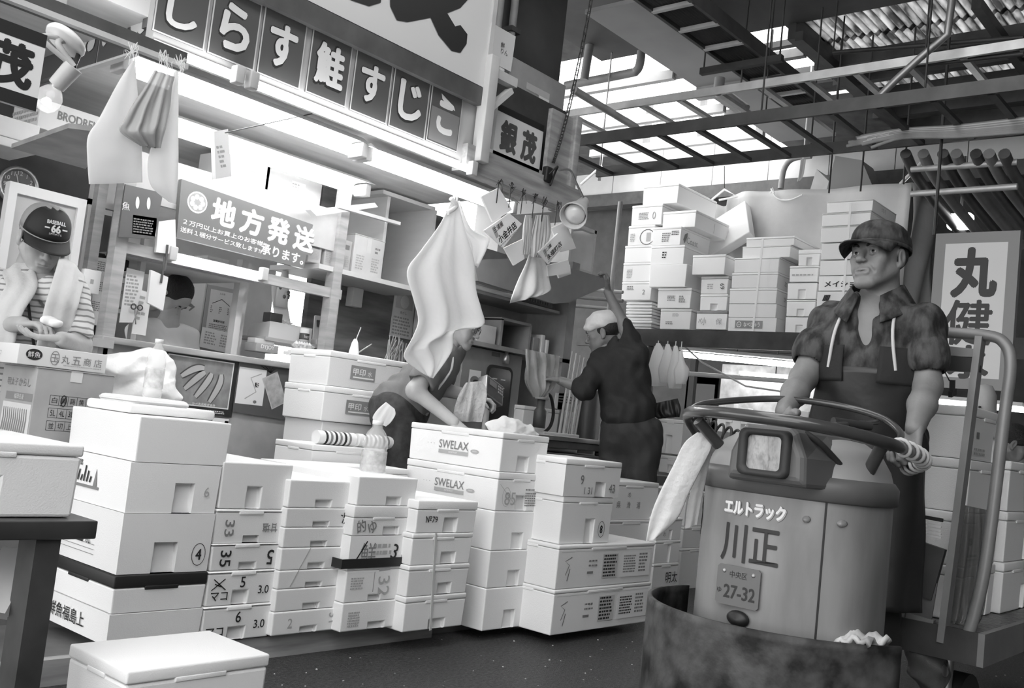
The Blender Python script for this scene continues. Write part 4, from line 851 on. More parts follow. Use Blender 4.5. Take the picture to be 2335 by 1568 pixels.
# brown and white cartons before the counter man
def carton(name, label, loc, w, d, h, m, paint, flap=True):
    t = thing(name, label, 'carton', loc); b = MB(); b.box(0, w, 0, d, 0, h, m, bev=.003); paint(b, FY(0, -.0008, 0), FX(-.0008, d, 0), w, d, h); b.build('carton_body', t)
    b = MB(); b.box(-.004, w+.004, -.004, d*.5, h, h+.004, m); b.box(-.004, w+.004, d*.5+.002, d+.004, h, h+.004, m); b.build('flap', t) if flap else b.b.free()
    return t
p = at(87, 838, Y=3.74); p2 = at(262, 860, Y=3.74); w = p2.x-p.x
def brown(b, F, X, w, d, h):
    for r, row in enumerate(('白青蒔黄紫赤', ('5L', '4L', '3L', '2L', 'L', 'M'), ('並', '切', '上', '特', '無', '色'))):
        z = h-.115-.048*r; x0 = .2*w; cw = .115*w
        for i in range(7): b.rect(x0+cw*i-.0007, x0+cw*i+.0007, z-.018, z+.018, INK, F)
        for zz in (-.018, .018): b.rect(x0, x0+6*cw, z+zz-.0007, z+zz+.0007, INK, F)
        for i, c in enumerate(row): b.text(c, x0+cw*(i+.5), z, .022, INK, F, w=.02)
    for x, z in ((.2*w+.115*w*1.5, h-.115), (.2*w+.115*w*3.5, h-.163)): b.ring(x, z, .012, .022, .004, INK, F); b.stroke([(x-.01, z-.02), (x+.01, z+.02)], .003, INK, F)
    b.box(.42*w, .57*w, -.002, 0, h-.04, h, CARDL); b.text('明太子', d*.35, h-.06, .03, INKG, X); b.text('からし', d*.7, h-.06, .03, INKG, X)
    b.rect(.2*d, .97*d, h-.13, h-.1, INKG, X); b.text('福岡名産', .6*d, h-.115, .02, CARDL, X, d=.002); b.rect(.15*d, .97*d, h-.3, h-.14, CARDL, X); rr = random.Random(2)
    for i in range(12): b.stroke([(.2*d+.06*d*i, h-.25), (.22*d+.06*d*i, h-.2), (.2*d+.06*d*i, h-.16)], .012, INKG, X, taper=True)
carton('carton', 'brown carton printed with size codes, under the white carton', (p.x, 3.74, p.z-.36), w, .3, .36, CARD, brown)
b = MB(); b.box(p.x-.1, p.x+w, 3.75, 3.96, 0, p.z-.362, DWOOD); b.build('packing_crate', label='dark crate hidden under the brown carton', cat='crate')
def maru(b, F, X, w, d, h):
    b.ell(.17*w, .55*h, .09*w, .28*h, INK, F); b.text('鮮魚', .17*w, .55*h, .3*h, PAPER, F, d=.002); b.ring(.4*w, .5*h, .05*w, .36*h, .0025, INKG, F); b.text('玉', .4*w, .5*h, .4*h, INKG, F)
    for i, c in enumerate('丸五商店'): b.text(c, (.52+.125*i)*w, .48*h, .42*h, INKG, F)
    b.scribble(.5*w, .95*w, .15*h, .22*h, INKL, F, 1); b.text('ギフ', .4*d, .5*h, .3*h, INKL, X)
q = at(38, 826, Y=3.745)
carton('carton', 'white shallow carton lettered 丸五商店 on top of the brown one', (q.x, 3.745, p.z+.006), at(240, 850, Y=3.745).x-q.x, .27, .075, mat('white carton', .7, .6), maru, False)
# crumpled white polythene and styrofoam beside the bottle
c0 = at(335, 850, Y=3.95)
rng = np.random.RandomState(4); DIRS = rng.normal(size=(7, 3))*26; PHS = rng.uniform(0, 6, 7)
def crumple(a, f=1.): return lambda G: a*sum(np.abs(np.sin(G@(DIRS[i]*f)+PHS[i]))-.6 for i in range(7))/2
solid([ell(c0+Vector((-.1, .05, .0)), (.16, .1, .07), .05), ell(c0+Vector((.02, 0, -.09)), (.15, .12, .08), .05), ell(c0+Vector((.06, .0, .04)), (.05, .05, .08), .05), cap(c0+Vector((-.12, .05, 0)), c0+Vector((.1, .02, .1)), .04, .015, .05), ell(c0+Vector((-.18, .08, -.1)), (.12, .1, .1), .05)], .007, 'plastic_bag', POLY, loc=c0, disp=crumple(.02, .8), label='heap of crumpled white polythene behind the water bottle', category='bag')
def bottle(name, label, base, r, h, full=.8, cat='bottle', wide=False):
    t = thing(name, label, cat, base); b = MB(); prof = [(r*.9, 0), (r, .01), (r, h*.12)]
    for i in range(6): z = h*(.14+.075*i); prof += [(r*.94, z), (r, z+h*.035)]
    prof += [(r, h*.62), (r*.97, h*.68), (r*.72, h*.8), (r*.42, h*.88), (r*.38, h*.95)]
    b.lathe(prof, mat('bottle plastic', .93, .08, alpha=.3, spec=.8), None, 20, cap=True); b.build('bottle_body', t)
    b = MB(); b.lathe([(r*.43, h*.93), (r*.43, h), (0, h)], WHITE, None, 16); b.build('bottle_cap', t)
    b = MB(); b.lathe([(r*1.01, h*.16), (r*1.01, h*.5)], mat('bottle label', .6, .4, alpha=.45, noise=.4, nscale=30), None, 20, cap=False); b.build('bottle_label', t)
    return t
bottle('water_bottle', 'half-full water bottle on the foam lid before the banana picture', Vector((at(343, 922, Y=3.5).x, 3.5, at(290, 945, Y=3.17).z+.062)), .036, .225)
bottle('water_bottle', 'large ribbed clear bottle standing between the front stacks and the printed rolls', at(848, 1080, Y=3.35)+Vector((0, 0, -.03)), .058, .27)
# ---- the booth
b = MB()
BW = mat('booth timber', .42, .55, noise=.2, nscale=4, stretch=(1, 1, 8))
for x in (2.44, 3.84): b.box(x-.03, x+.035, 4.79, 4.86, 0, 2.44, BW)
b.box(2.36, 2.41, 4.95, 5.0, 0, 2.1, BW); b.box(2.5, 2.53, 5.0, 5.05, 0, 2.2, LGREY); b.box(3.9, 3.97, 4.9, 4.98, .9, 1.86, BW)
b.box(2.42, 3.9, 4.8, 4.84, 1.66, 1.72, BW); b.box(2.42, 3.86, 4.82, 4.86, 1.95, 2.2, LGREY); b.box(3.3, 3.34, 5.0, 5.06, 1.2, 1.8, LGREY); b.box(3.4, 3.43, 5.1, 5.14, 1.2, 1.8, LGREY)
struct(b, 'trim_5')
b = MB(); ct = thing('booth_counter', 'booth counter with pale front panel carrying the two food posters', 'counter', (3.15, 4.8, 0))
b.box(-.72, .72, 0, .03, .08, 1.19, mat('counter front', .4, .4, noise=.12)); b.box(-.74, -.7, -.01, .03, .08, 1.2, BW); b.box(.68, .74, -.01, .04, .08, 1.2, BW); b.build('counter_front', ct)
b = MB(); b.box(-.75, .76, -.04, .2, 1.19, 1.225, BW, bev=.005); b.build('counter_top', ct)
b = MB(); b.box(2.5, 3.3, 4.9, 5.5, 1.66, 1.68, LGREY); b.box(2.5, 3.3, 4.86, 4.9, 1.655, 1.685, BW); b.build('booth_shelf', label='pale shelf board inside the booth under the tube', cat='shelf')
for i, (x, m_, lb) in enumerate(((2.6, CARD, 'round packet of crumbs on the booth shelf, leftmost'), (2.72, CARDL, 'smaller packet on the booth shelf beside the crumbs'))):
    b = MB(); b.lathe([(.03, 0), (.055-.02*i, .01), (.06-.02*i, .03), (.0, .045)], mat('mottled pack', .4, .7, noise=.8, nscale=60), None, 14, sy=.7); b.build('snack_pack', loc=(x, 4.95, 1.685), label=lb, cat='packet')
for i in range(5): bx('paper_pile', 'sheaf of folded paper in the pile on the booth shelf', 'paper', (470, 612), 4.96, .14, .16, .016, PAPER, None, 'paper pile on the booth shelf', .002, X=None, dz=1.686+.017*i-at(470, 612, Y=4.96).z)
YB = 5.64
def fishp(b, L, w, h): b.ell(-.1*w, .28*h, .2*w, .07*h, DGREY, L); b.prism([(.08*w, .3*h), (.22*w, .22*h), (.2*w, .36*h)], 0, .001, DGREY, L); b.stroke([(-.15*w, .0*h), (.1*w, .03*h), (.25*w, -.02*h), (.15*w, -.1*h)], [.02, .03, .025, .01], INKG, L); b.scribble(-.35*w, .3*w, -.48*h, -.38*h, INKL, L, 3)
board('fish_poster', 'pale poster of two dark fish on the booth back wall', 'poster', [(385, 628), (470, 640), (452, 764), (372, 742)], mat('pale poster', .66, .6), fishp, Y=YB)
def cert(b, L, w, h): b.rect(-.38*w, .38*w, -.42*h, .42*h, CARDL, L, .0006); [b.stroke([(0, .25*h), (sx*.28*w, .14*h)], .004, INK, L, .0015) for sx in (-1, 1)]; [b.scribble(sx*.27*w-.05*w, sx*.27*w+.05*w, -.05*h, .1*h, INKG, L, 4, d=.0015) for sx in (-1, 0, 1)]; b.text('営業許可証', 0, -.2*h, .05*h, INK, L, bold=.02, d=.0015); b.scribble(-.3*w, .3*w, -.4*h, -.26*h, INKG, L, 4, d=.0015); b.text('お品書', 0, .36*h, .04*h, INKG, L, d=.0015)
board('notice', 'grey notice with a branching chart on the booth back wall', 'notice', [(474, 648), (546, 662), (528, 772), (458, 760)], mat('grey notice', .34, .6), cert, Y=YB)
board('notice', 'pale printed form pinned below the grey notice', 'notice', [(462, 745), (540, 762), (532, 808), (454, 790)], PAPER, lambda b, L, w, h: (b.scribble(-.4*w, -.05*w, -.3*h, .35*h, INKL, L, 5), b.scribble(.05*w, .4*w, -.3*h, .35*h, INKL, L, 5)), Y=YB-.02)
YC = 4.785
def banana(b, L, w, h):
    b.rect(-.44*w, .44*w, -.38*h, .46*h, PAPER, L, .0006); b.rect(-.425*w, .425*w, -.36*h, .44*h, mat('poster table', .28, .4, noise=.3, nscale=12), L, .0012)
    for i in range(9): b.stroke([(-.42*w, (.02-.04*i)*h), (-.3*w+.012*i*w, (-.06-.035*i)*h)], .006, DGREY, L, .0018)
    for i, (cx, cy, a) in enumerate(((-.1, .2, .35), (-.06, .06, .65), (.06, .0, .95), (.22, -.03, 1.2))):
        P = [(cx*w+.3*w*(t-.5)*math.cos(a)-.05*w*math.sin(a)*math.sin(3.14*t)*-1, cy*h+.55*h*(t-.5)*math.sin(a)+.06*h*math.sin(3.14*t)) for t in [k/10 for k in range(11)]]
        b.stroke(P, [.02+.085*math.sin(3.14159*(.06+.88*k/10))**.5*.9*w/.36*.36*.8 for k in range(11)], DGREY, L, .0024); b.stroke(P, [(.012+.07*math.sin(3.14159*(.06+.88*k/10))**.5*w/.36*.36*.9)*.8 for k in range(11)], mat('roe skin', .5, .3), L, .003+.0004*i)
    b.text('かべ吉品株式会社', .1*w, -.34*h, .055*h, PAPER, L, bold=.02, d=.004); b.scribble(-.1*w, .4*w, -.48*h, -.42*h, PAPER, L, 2, d=.0012)
board('food_poster', 'black-rimmed food poster of plump roe pieces like bananas on the counter front', 'poster', [(368, 800), (545, 822), (528, 952), (360, 930)], BLACK, banana, .006, Y=YC)
def gift(b, L, w, h):
    b.rect(-.48*w, -.08*w, -.3*h, .38*h, PAPER, L, .0006); b.text('明太子', -.2*w, .08*h, .09*h, INK, L, w=.06*w, bold=.03, d=.0015); b.stroke([(-.35*w, -.2*h), (-.2*w, -.05*h), (-.3*w, .2*h), (-.15*w, .3*h)], .006, INKL, L, .0014); b.ell(-.2*w, -.24*h, .025*w, .03*h, INKG, L, .0015)
    M2 = L @ Matrix.Translation((.07*w, .02*h, 0)) @ Matrix.Rotation(.5, 4, 'Z'); b.rect(-.12*w, .12*w, -.32*h, .32*h, LGREY, M2, .002); b.rect(-.105*w, .105*w, -.3*h, .3*h, mat('poster fillet', .46, .5, noise=.3, nscale=20), M2, .0026)
    for i in range(12): b.stroke([(-.02*w, .34*h), ((-.18+.02*i)*w, (.45-.01*(i % 3))*h)], .003, INK, L, .0016)
    for i, c in enumerate('まごころのごあいさつは、'): b.text(c, .36*w, (.38-.055*i)*h, .04*h, PAPER, L, w=.035*w)
    for i, c in enumerate('今年もヤマカ。'): b.text(c, .25*w, (.12-.06*i)*h, .045*h, PAPER, L, w=.04*w)
    b.text('株式会社', .3*w, -.46*h, .025*h, PAPER, L)
board('food_poster', 'dark gift poster with a pale pack and vertical lettering on the counter front', 'poster', [(546, 825), (694, 838), (682, 962), (528, 938)], mat('dark poster', .11, .4), gift, .006, Y=YC)
board('banner', 'narrow white paper banner with brushed characters below the roe poster', 'banner', [(486, 952), (522, 955), (510, 1062), (470, 1056)], PAPER, lambda b, L, w, h: (b.text('さき', .05*w, .25*h, .16*h, INKG, L, w=.3*w), b.text('明', 0, -.1*h, .2*h, INK, L, bold=.04), b.text('太', 0, -.38*h, .18*h, INK, L, bold=.04), b.rect(.2*w, .42*w, .36*h, .46*h, INKG, L)), Y=YC)
# booth shelf with fax, handset, tin
YS = 4.98
a, c = at(600, 775, Y=YS), at(742, 782, Y=YS); zs = (a.z+c.z)/2
b = MB(); b.box(a.x, c.x, YS-.02, YS+.3, zs-.02, zs, BW); b.build('phone_shelf', label='timber shelf holding the fax telephone', cat='shelf')
t = thing('fax_telephone', 'pale fax telephone with its paper standing up behind', 'telephone', (at(612, 765, Y=YS+.02).x, YS+.02, zs))
b = MB(); b.prism([(0, 0), (.22, 0), (.22, .04), (.2, .075), (0, .1)], 0, .32, mat('fax shell', .62, .4), Matrix(((0, 0, 1, 0), (1, 0, 0, 0), (0, 1, 0, 0), (0, 0, 0, 1)))); b.build('fax_body', t)
b = MB()
for i in range(3):
    for j in range(4): b.box(.16+.03*i, .18+.03*i, .04+.03*j, .058+.03*j, .06+.012*j+.03, .068+.012*j+.03, WHITE)
b.build('keypad', t)
b = MB(); b.box(.04, .13, .06, .14, .1, .16, DGREY, bev=.004); b.build('display', t)
b = MB(); b.grid(lambda u, v: (.16+.12*u-.02*v, .16+.04*math.sin(v*2.2)+.05*v, .1+.3*v), 6, 8, PAPER); b.build('paper_sheet', t)
t = thing('cordless_handset', 'cordless telephone handset standing in its charger on the booth shelf', 'telephone', (at(722, 770, Y=YS).x, YS, zs))
b = MB(); b.box(0, .05, .0, .08, 0, .04, LGREY, bev=.008); b.build('charger', t)
b = MB(); b.bar((.025, .035, .02), (.035, .06, .19), .042, .024, mat('handset', .55, .4)); b.bar((.026, .022, .12), (.03, .036, .16), .03, .01, DGREY); b.build('handset', t)
b = MB(); b.lathe([(.03, 0), (.03, .09), (0, .09)], WHITE, None, 16); b.lathe([(.0306, .02), (.0306, .06)], DGREY, None, 16, cap=False); b.text('hers', 0, .04, .02, WHITE, FY(0, -.031, 0)); b.build('tin', loc=(at(696, 768, Y=YS-.01).x, YS-.0, zs), label='white and dark tin in front of the fax telephone', cat='tin')
b = MB(); b.lathe([(.05, 0), (.085, .05), (.08, .052), (.046, .006)], mat('wicker', .5, .8, noise=.5, nscale=50), None, 18, sy=.7); [b.lathe([(.0, -.02), (.02, 0), (0, .02)], PAPER, Matrix.Translation((-.05+.02*i, 0, .055)), 8) for i in range(6)]; b.build('basket', loc=at(688, 806, Y=4.9), label='small wicker basket of white bits on the counter end', cat='basket')
b = MB(); b.box(0, .16, 0, .12, 0, .05, CARD, bev=.004); b.box(.0, .14, .02, .1, .05, .08, CARDL, bev=.004); b.text('DYJOY', .08, .03, .03, WHITE, FY(0, -.001, 0), bold=.02); b.build('carton', loc=at(583, 800, Y=4.95), label='small dark carton with white capitals on the counter', cat='carton')
b = MB(); b.box(0, .1, 0, .06, 0, .02, PAPER); b.box(.02, .14, -.02, .05, .02, .03, PAPER); b.build('paper_pile', loc=at(660, 808, Y=4.82), label='loose white papers on the counter beside the basket', cat='paper')
# spotted sleeve hung beside the fax
b = MB(); p = at(640, 700, Y=5.2); rr = random.Random(6); b.M = Matrix.Translation(p); b.lathe([(.05, 0), (.045, .15), (.03, .2), (.015, .27)], PAPER, None, 14, sy=.5)
for i in range(14): a_ = rr.uniform(-2.8, -.3); z = rr.uniform(.02, .2); b.lathe([(.0, -.004), (.013, 0), (0, .004)], INKG, Matrix.Translation((.048*math.cos(a_), .025*math.sin(a_), z)) @ Matrix.Rotation(1.57, 4, 'X'), 8)
b.build('spotted_ornament', label='white spotted ornament hanging left of the fax paper', cat='ornament')
# ---- things over the sign and the pale shelf unit
bx('carton', 'white carton lying over the dispatch sign, nearest the lamps', 'carton', (510, 425), 5.0, .3, .3, .22, mat('white carton', .7), lambda b, F, X, w, d, h: b.ring(.6*w, .4*h, .05, .05, .002, INKL, F))
bx('carton', 'wide pale carton over the right half of the dispatch sign', 'carton', (600, 452), 5.0, .42, .25, .2, CARDL, lambda b, F, X, w, d, h: (b.rect(.45*w, .7*w, .35*h, .8*h, mat('pale label', .72), F), b.scribble(.46*w, .6*w, .5*h, .75*h, INKL, F, 3)))
board('folded_board', 'pale folded board resting over the sign\'s right corner', 'board', [(708, 478), (855, 462), (862, 472), (722, 492)], WHITE, None, .05, Y=4.7)
u = thing('shelf_unit', 'pale timber shelf unit holding the cartons right of the dispatch sign', 'shelf', (4.2, 4.8, 1.78))
PALE = mat('pale board', .66, .55, noise=.06, nscale=3, stretch=(1, 1, 5))
for nm, q in (('bottom_board', (-.5, .46, .0, .5, .04, .07)), ('side_board', (.4, .43, .0, .5, .07, .62)), ('divider', (.02, .045, .05, .5, .07, .62)), ('top_board', (-.05, .43, .02, .5, .62, .645)), ('back_board', (.0, .4, .47, .5, .07, .62))): b = MB(); b.box(*q, PALE); b.build(nm, u)
zb = 1.852
for i, (xl, xr, yt, lb) in enumerate(((698, 728, 538, 'tall paper bag with a slot handle, leftmost on the shelf unit'), (735, 762, 540, 'slotted white bag between two others on the shelf unit'), (765, 796, 540, 'slotted bag beside the big carton on the shelf unit'))):
    a = at(xl, 620, Y=4.84); c = at(xr, 620, Y=4.84); h = at(xl, yt, Y=4.84).z-zb
    b = MB(); b.box(0, c.x-a.x, 0, .12, 0, h, mat('paper bag', .5, .6, noise=.15, nscale=10), bev=.006); b.rect(.02, c.x-a.x-.02, h-.06, h-.03, INKG, FY(0, -.001, 0)); b.scribble(.01, c.x-a.x-.01, .02, h*.5, INKL, FY(0, -.001, 0), 6); b.build('paper_bag', loc=(a.x, 4.84, zb), label=lb, cat='bag', group='bags on the shelf unit')
a = at(800, 622, Y=4.83); c = at(888, 622, Y=4.83)
carton('carton', 'big pale carton with taped lid on the shelf unit', (a.x, 4.83, zb), (c.x-a.x)*.78, .26, at(800, 530, Y=4.83).z-zb, CARDL, lambda b, F, X, w, d, h: (b.scribble(.1*w, .4*w, .1*h, .5*h, INKL, F, 6), b.scribble(.62*w, .9*w, .1*h, .5*h, INKL, F, 6), b.box(.42*w, .56*w, -.001, 0, .6*h, h, PALE), b.scribble(.7*w, .9*w, .6*h, .8*h, INKG, F, 2)))
b = MB(); b.bar(at(770, 470, Y=4.7), at(910, 510, Y=4.7), .03, .02, PALE); b.build('batten', label='thin pale batten leaning over the shelf unit', cat='batten')
bx('small_box', 'small white dispenser box on the plywood wall', 'box', (802, 697), 5.18, .09, .07, .13, WHITE, None)
def cal(b, L, w, h): b.ell(0, .25*h, .2*w, .14*h, PAPER, L, .002); b.rect(-.4*w, .4*w, .1*h, .45*h, CARDL, L, .001); b.text('魚がし', 0, .02*h, .06*h, INKG, L); b.scribble(-.42*w, .42*w, -.46*h, -.06*h, INKL, L, 6)
board('calendar', 'paper calendar with a white picture on the plywood wall', 'calendar', [(902, 655), (948, 668), (938, 775), (888, 765)], PAPER, cal, Y=5.24)
# jar of skewers on the upper lettered box
t = thing('brush_bottle', 'white pointed bottle with two sticks on the upper lettered foam box', 'bottle', Vector((at(803, 834, Y=4.3).x, 4.3, at(732, 950, Y=4.2).z+.363))); b = MB(); b.lathe([(.03, 0), (.028, .02), (.018, .07), (.008, .09)], WHITE, None, 14); b.build('bottle_body', t)
b = MB(); b.tube([(0, 0, .07), (.03, .0, .16)], .004, STEEL); b.build('stick', t); b = MB(); b.tube([(.06, .03, .02), (.15, .03, .08)], .004, STEEL); b.build('stick', t)
b = MB(); rr = random.Random(9); p = at(885, 835, Y=4.3); p.z = at(732, 950, Y=4.2).z+.363
for i in range(26): x = rr.uniform(-.03, .13); b.tube([p+Vector((x, rr.uniform(-.02, .02), 0)), p+Vector((x+rr.uniform(-.02, .06), rr.uniform(-.02, .02), rr.uniform(.09, .15)))], .003, MGREY, 5)
b.build('wire_ties', label='bunches of grey wire ties standing on the lettered foam box', cat='ties', kind='stuff')
# ---- left side: door panel, clock, shelf, small fittings
b = MB(); fr = WHITE; p = pts([(24, 412), (200, 450)], Y=4.9); x0, x1, zt = p[0].x, p[1].x, p[0].z
b.box(x0, x0+.04, 4.9, 4.95, 0, zt-.05, fr); b.box(x1-.04, x1, 4.9, 4.95, 0, zt-.05, fr); b.box(x0, x1, 4.9, 4.95, zt-.05, zt, fr); b.box(x0+.04, x1-.04, 4.92, 4.94, 0, zt-.05, mat('door panel', .55, .4)); struct(b, 'door_1')
p = at(42, 425, Y=5.33); t = thing('wall_clock', 'round wall clock half hidden behind the white door', 'clock', p); b = MB(); b.tube([(.095*math.cos(a*.2618), 0, .095*math.sin(a*.2618)) for a in range(24)], .012, STEEL, 8, closed=True); b.build('rim', t)
b = MB(); L = FY(0, 0, 0); b.ell(0, 0, .092, .092, mat('clock face', .12, .4), L)
for n_ in range(1, 13): a_ = math.radians(90-30*n_); b.text(str(n_), .07*math.cos(a_), .07*math.sin(a_), .022, GLYPH, L)
b.build('dial', t); b = MB(); b.stroke([(0, 0), (.05, .02)], .004, WHITE, FY(0, -.004, 0)); b.stroke([(0, 0), (-.02, .06)], .004, WHITE, FY(0, -.004, 0)); b.build('hands', t)
b = MB(); p = pts([(25, 338), (155, 292), (260, 305), (195, 385)], Z=1.95); b.vf([q for q in p]+[q+Vector((0, 0, .02)) for q in p], [(3, 2, 1, 0), (4, 5, 6, 7), (0, 1, 5, 4), (1, 2, 6, 5), (2, 3, 7, 6), (3, 0, 4, 7)], mat('shelf ply', .3, .5, noise=.2)); b.build('wall_shelf', label='plywood shelf under the lettered carton at the upper left', cat='shelf')
p = at(100, 280, Y=4.72); q = at(265, 330, Y=4.72)
bx('carton', 'pale carton printed with Nordic capitals on the upper left shelf', 'carton', (85, 290), 4.72, q.x-p.x+.05, .3, .14, mat('white carton', .7), lambda b, F, X, w, d, h: (b.text('BRODRENE SPE', .58*w, .62*h, .28*h, INKG, F, bold=.03, w=.75*w), b.text('Salmond Norway', .7*w, .25*h, .16*h, INKL, F), b.scribble(.0*d, d, .2*h, .8*h, INKL, X, 3)))
for i, lb in enumerate(('white carton end lowest at the far left edge under the hanging board', 'thin white carton on top at the far left edge')): bx('carton', lb, 'carton', (-40, 318-22*i), 4.6, .24, .3, .04+.05*i, CARDL, None)
# glazed cupboard, calendar strips, thermostat between door and booth
b = MB(); p = pts([(204, 452), (282, 440), (270, 770), (190, 740)], Y=5.0); x0 = p[0].x; x1 = x0+.4
cu = thing('glazed_cupboard', 'pale framed cupboard of dark bundles between the door and the booth', 'cupboard', (x0, 5.0, 1.15)); zt = p[0].z-1.15
for q in ((0, .03, 0, .04, 0, zt), (.33, .36, 0, .04, 0, zt), (0, .36, 0, .04, zt-.03, zt)): b.box(*q, LGREY)
b.build('cupboard_frame', cu); b = MB(); b.box(.03, .33, .2, .22, 0, zt-.03, DWALL); b.box(.03, .33, .05, .2, .42, .44, LGREY); b.box(.03, .33, .05, .2, .22, .24, LGREY); b.build('shelving', cu)
for i, (z, h, m_, lb) in enumerate(((.45, .07, BLACK, 'dark bundle on the cupboard\'s top shelf'), (.245, .08, CARDL, 'pale box on the cupboard\'s middle shelf'), (.335, .05, LGREY, 'flat grey packet on the cupboard\'s middle box'))): b = MB(); b.box(.05, .3, .06, .18, 0, h, m_, bev=.015); b.build('stored_bundle', loc=(x0, 5.0, 1.15+z), label=lb, cat='bundle')
board('price_list', 'tall printed list hanging on the cupboard under the door switch', 'list', [(212, 585), (250, 590), (232, 745), (196, 735)], mat('list paper', .66), lambda b, L, w, h: [b.scribble(-.4*w, .4*w, (.3-.3*i)*h, (.45-.3*i)*h, INKG, L, 5) for i in range(3)], Y=4.97)
bx('wall_switch', 'white thermostat box on the door jamb', 'switch', (186, 665), 4.88, .09, .04, .12, WHITE, lambda b, F, X, w, d, h: b.rect(.4*w, .6*w, .4*h, .6*h, INKL, F))
board('menu_poster', 'dark poster with pale drawings on the booth side over the posts', 'poster', [(286, 420), (372, 440), (352, 545), (270, 540)], mat('dark menu', .12, .4), lambda b, L, w, h: (b.ell(-.1*w, .2*h, .05*w, .12*h, PAPER, L), b.ell(.2*w, .22*h, .05*w, .12*h, PAPER, L), b.rect(-.2*w, .45*w, -.42*h, -.05*h, mat('menu slip', .4), L), b.scribble(-.18*w, .4*w, -.4*h, -.1*h, INKG, L, 6, d=.002), b.text('魚', -.4*w, .1*h, .16*h, PAPER, L)), .01, Y=4.74)
for c, lb, n_ in (([(290, 610), (330, 620), (312, 735), (272, 735)], 'bright strip calendar behind the booth glass', 9), ([(318, 660), (345, 668), (332, 765), (300, 760)], 'paper with a pair of scissors hung beside it', 5)): board('paper_strip', lb, 'paper', c, PAPER, lambda b, L, w, h: b.scribble(-.4*w, .4*w, -.2*h, .4*h, INKL, L, n_), Y=4.9)
t = thing('scissors', 'scissors hanging on the booth post', 'scissors', at(312, 700, Y=4.88)); b = MB(); [b.tube([(s*.018+.014*math.cos(a*.7), 0, .014*math.sin(a*.7)) for a in range(9)], .004, DGREY, 6, closed=True) for s in (-1, 1)]; b.build('handle_loops', t); b = MB(); b.bar((-.01, 0, -.015), (.008, 0, -.09), .008, .002, STEEL); b.bar((.01, .003, -.015), (-.008, .003, -.09), .008, .002, STEEL); b.build('blades', t)
b = MB(); b.box(at(190, 780, Y=4.6).x, 2.38, 4.6, 4.98, 1.16, 1.2, LGREY); b.box(at(230, 780, Y=4.6).x, 2.34, 4.62, 4.95, 0, 1.16, mat('cupboard grey', .42)); b.build('side_table', label='pale side table between the counter man and the booth', cat='table')
# ================================================================== people
SKIN = mat('skin', .19, .5, noise=.1, nscale=14, bump=.08, bscale=90); SKINL = mat('lit skin', .42, .5, noise=.08, nscale=14, bump=.06, bscale=90)  # lamp light put into a paler skin copy for the stall people
HAIR = mat('dark hair', .02, .5, bump=.5, bscale=120); LIP = mat('lip', .2, .5); EYEW = mat('eye white', .55, .25); EYED = mat('iris', .01, .15)
CAMO = mat('camouflage cloth', .04, .85, noise=.7, nscale=30, bump=.5, bscale=22, contrast=(.38, .62), stretch=(1, 1, .5)); NAVY = mat('navy cloth', .02, .85, noise=.25, bump=.4, bscale=12); VEST = mat('dark vest', .014, .8, bump=.3, bscale=16)
APRON = mat('rubber apron', .02, .38, noise=.2, bump=.22, bscale=7); JEANS = mat('denim', .05, .85, noise=.3, nscale=30, bump=.3, bscale=16); GREYSH = mat('grey shirt cloth', .17, .85, noise=.08, bump=.35, bscale=11); TOWEL = mat('towel cloth', .58, .95, bump=.2, bscale=60, noise=.06)
def V3(p): return np.array(p, float)
def headM(c, fwd, up=(0, 0, 1)):
    f = Vector(fwd).normalized(); u = Vector(up); x = u.cross(-f).normalized(); x = -f.cross(u).normalized() if x.length < .1 else (-f).cross(u).normalized(); x = (-f).cross(u).normalized()
    # local axes: -Y is the face, Z the crown, X the person's left
    y = -f; z = (u-y*u.dot(y)).normalized(); x = y.cross(z); M = Matrix((x, y, z)).transposed().to_4x4(); M.translation = Vector(c); return M
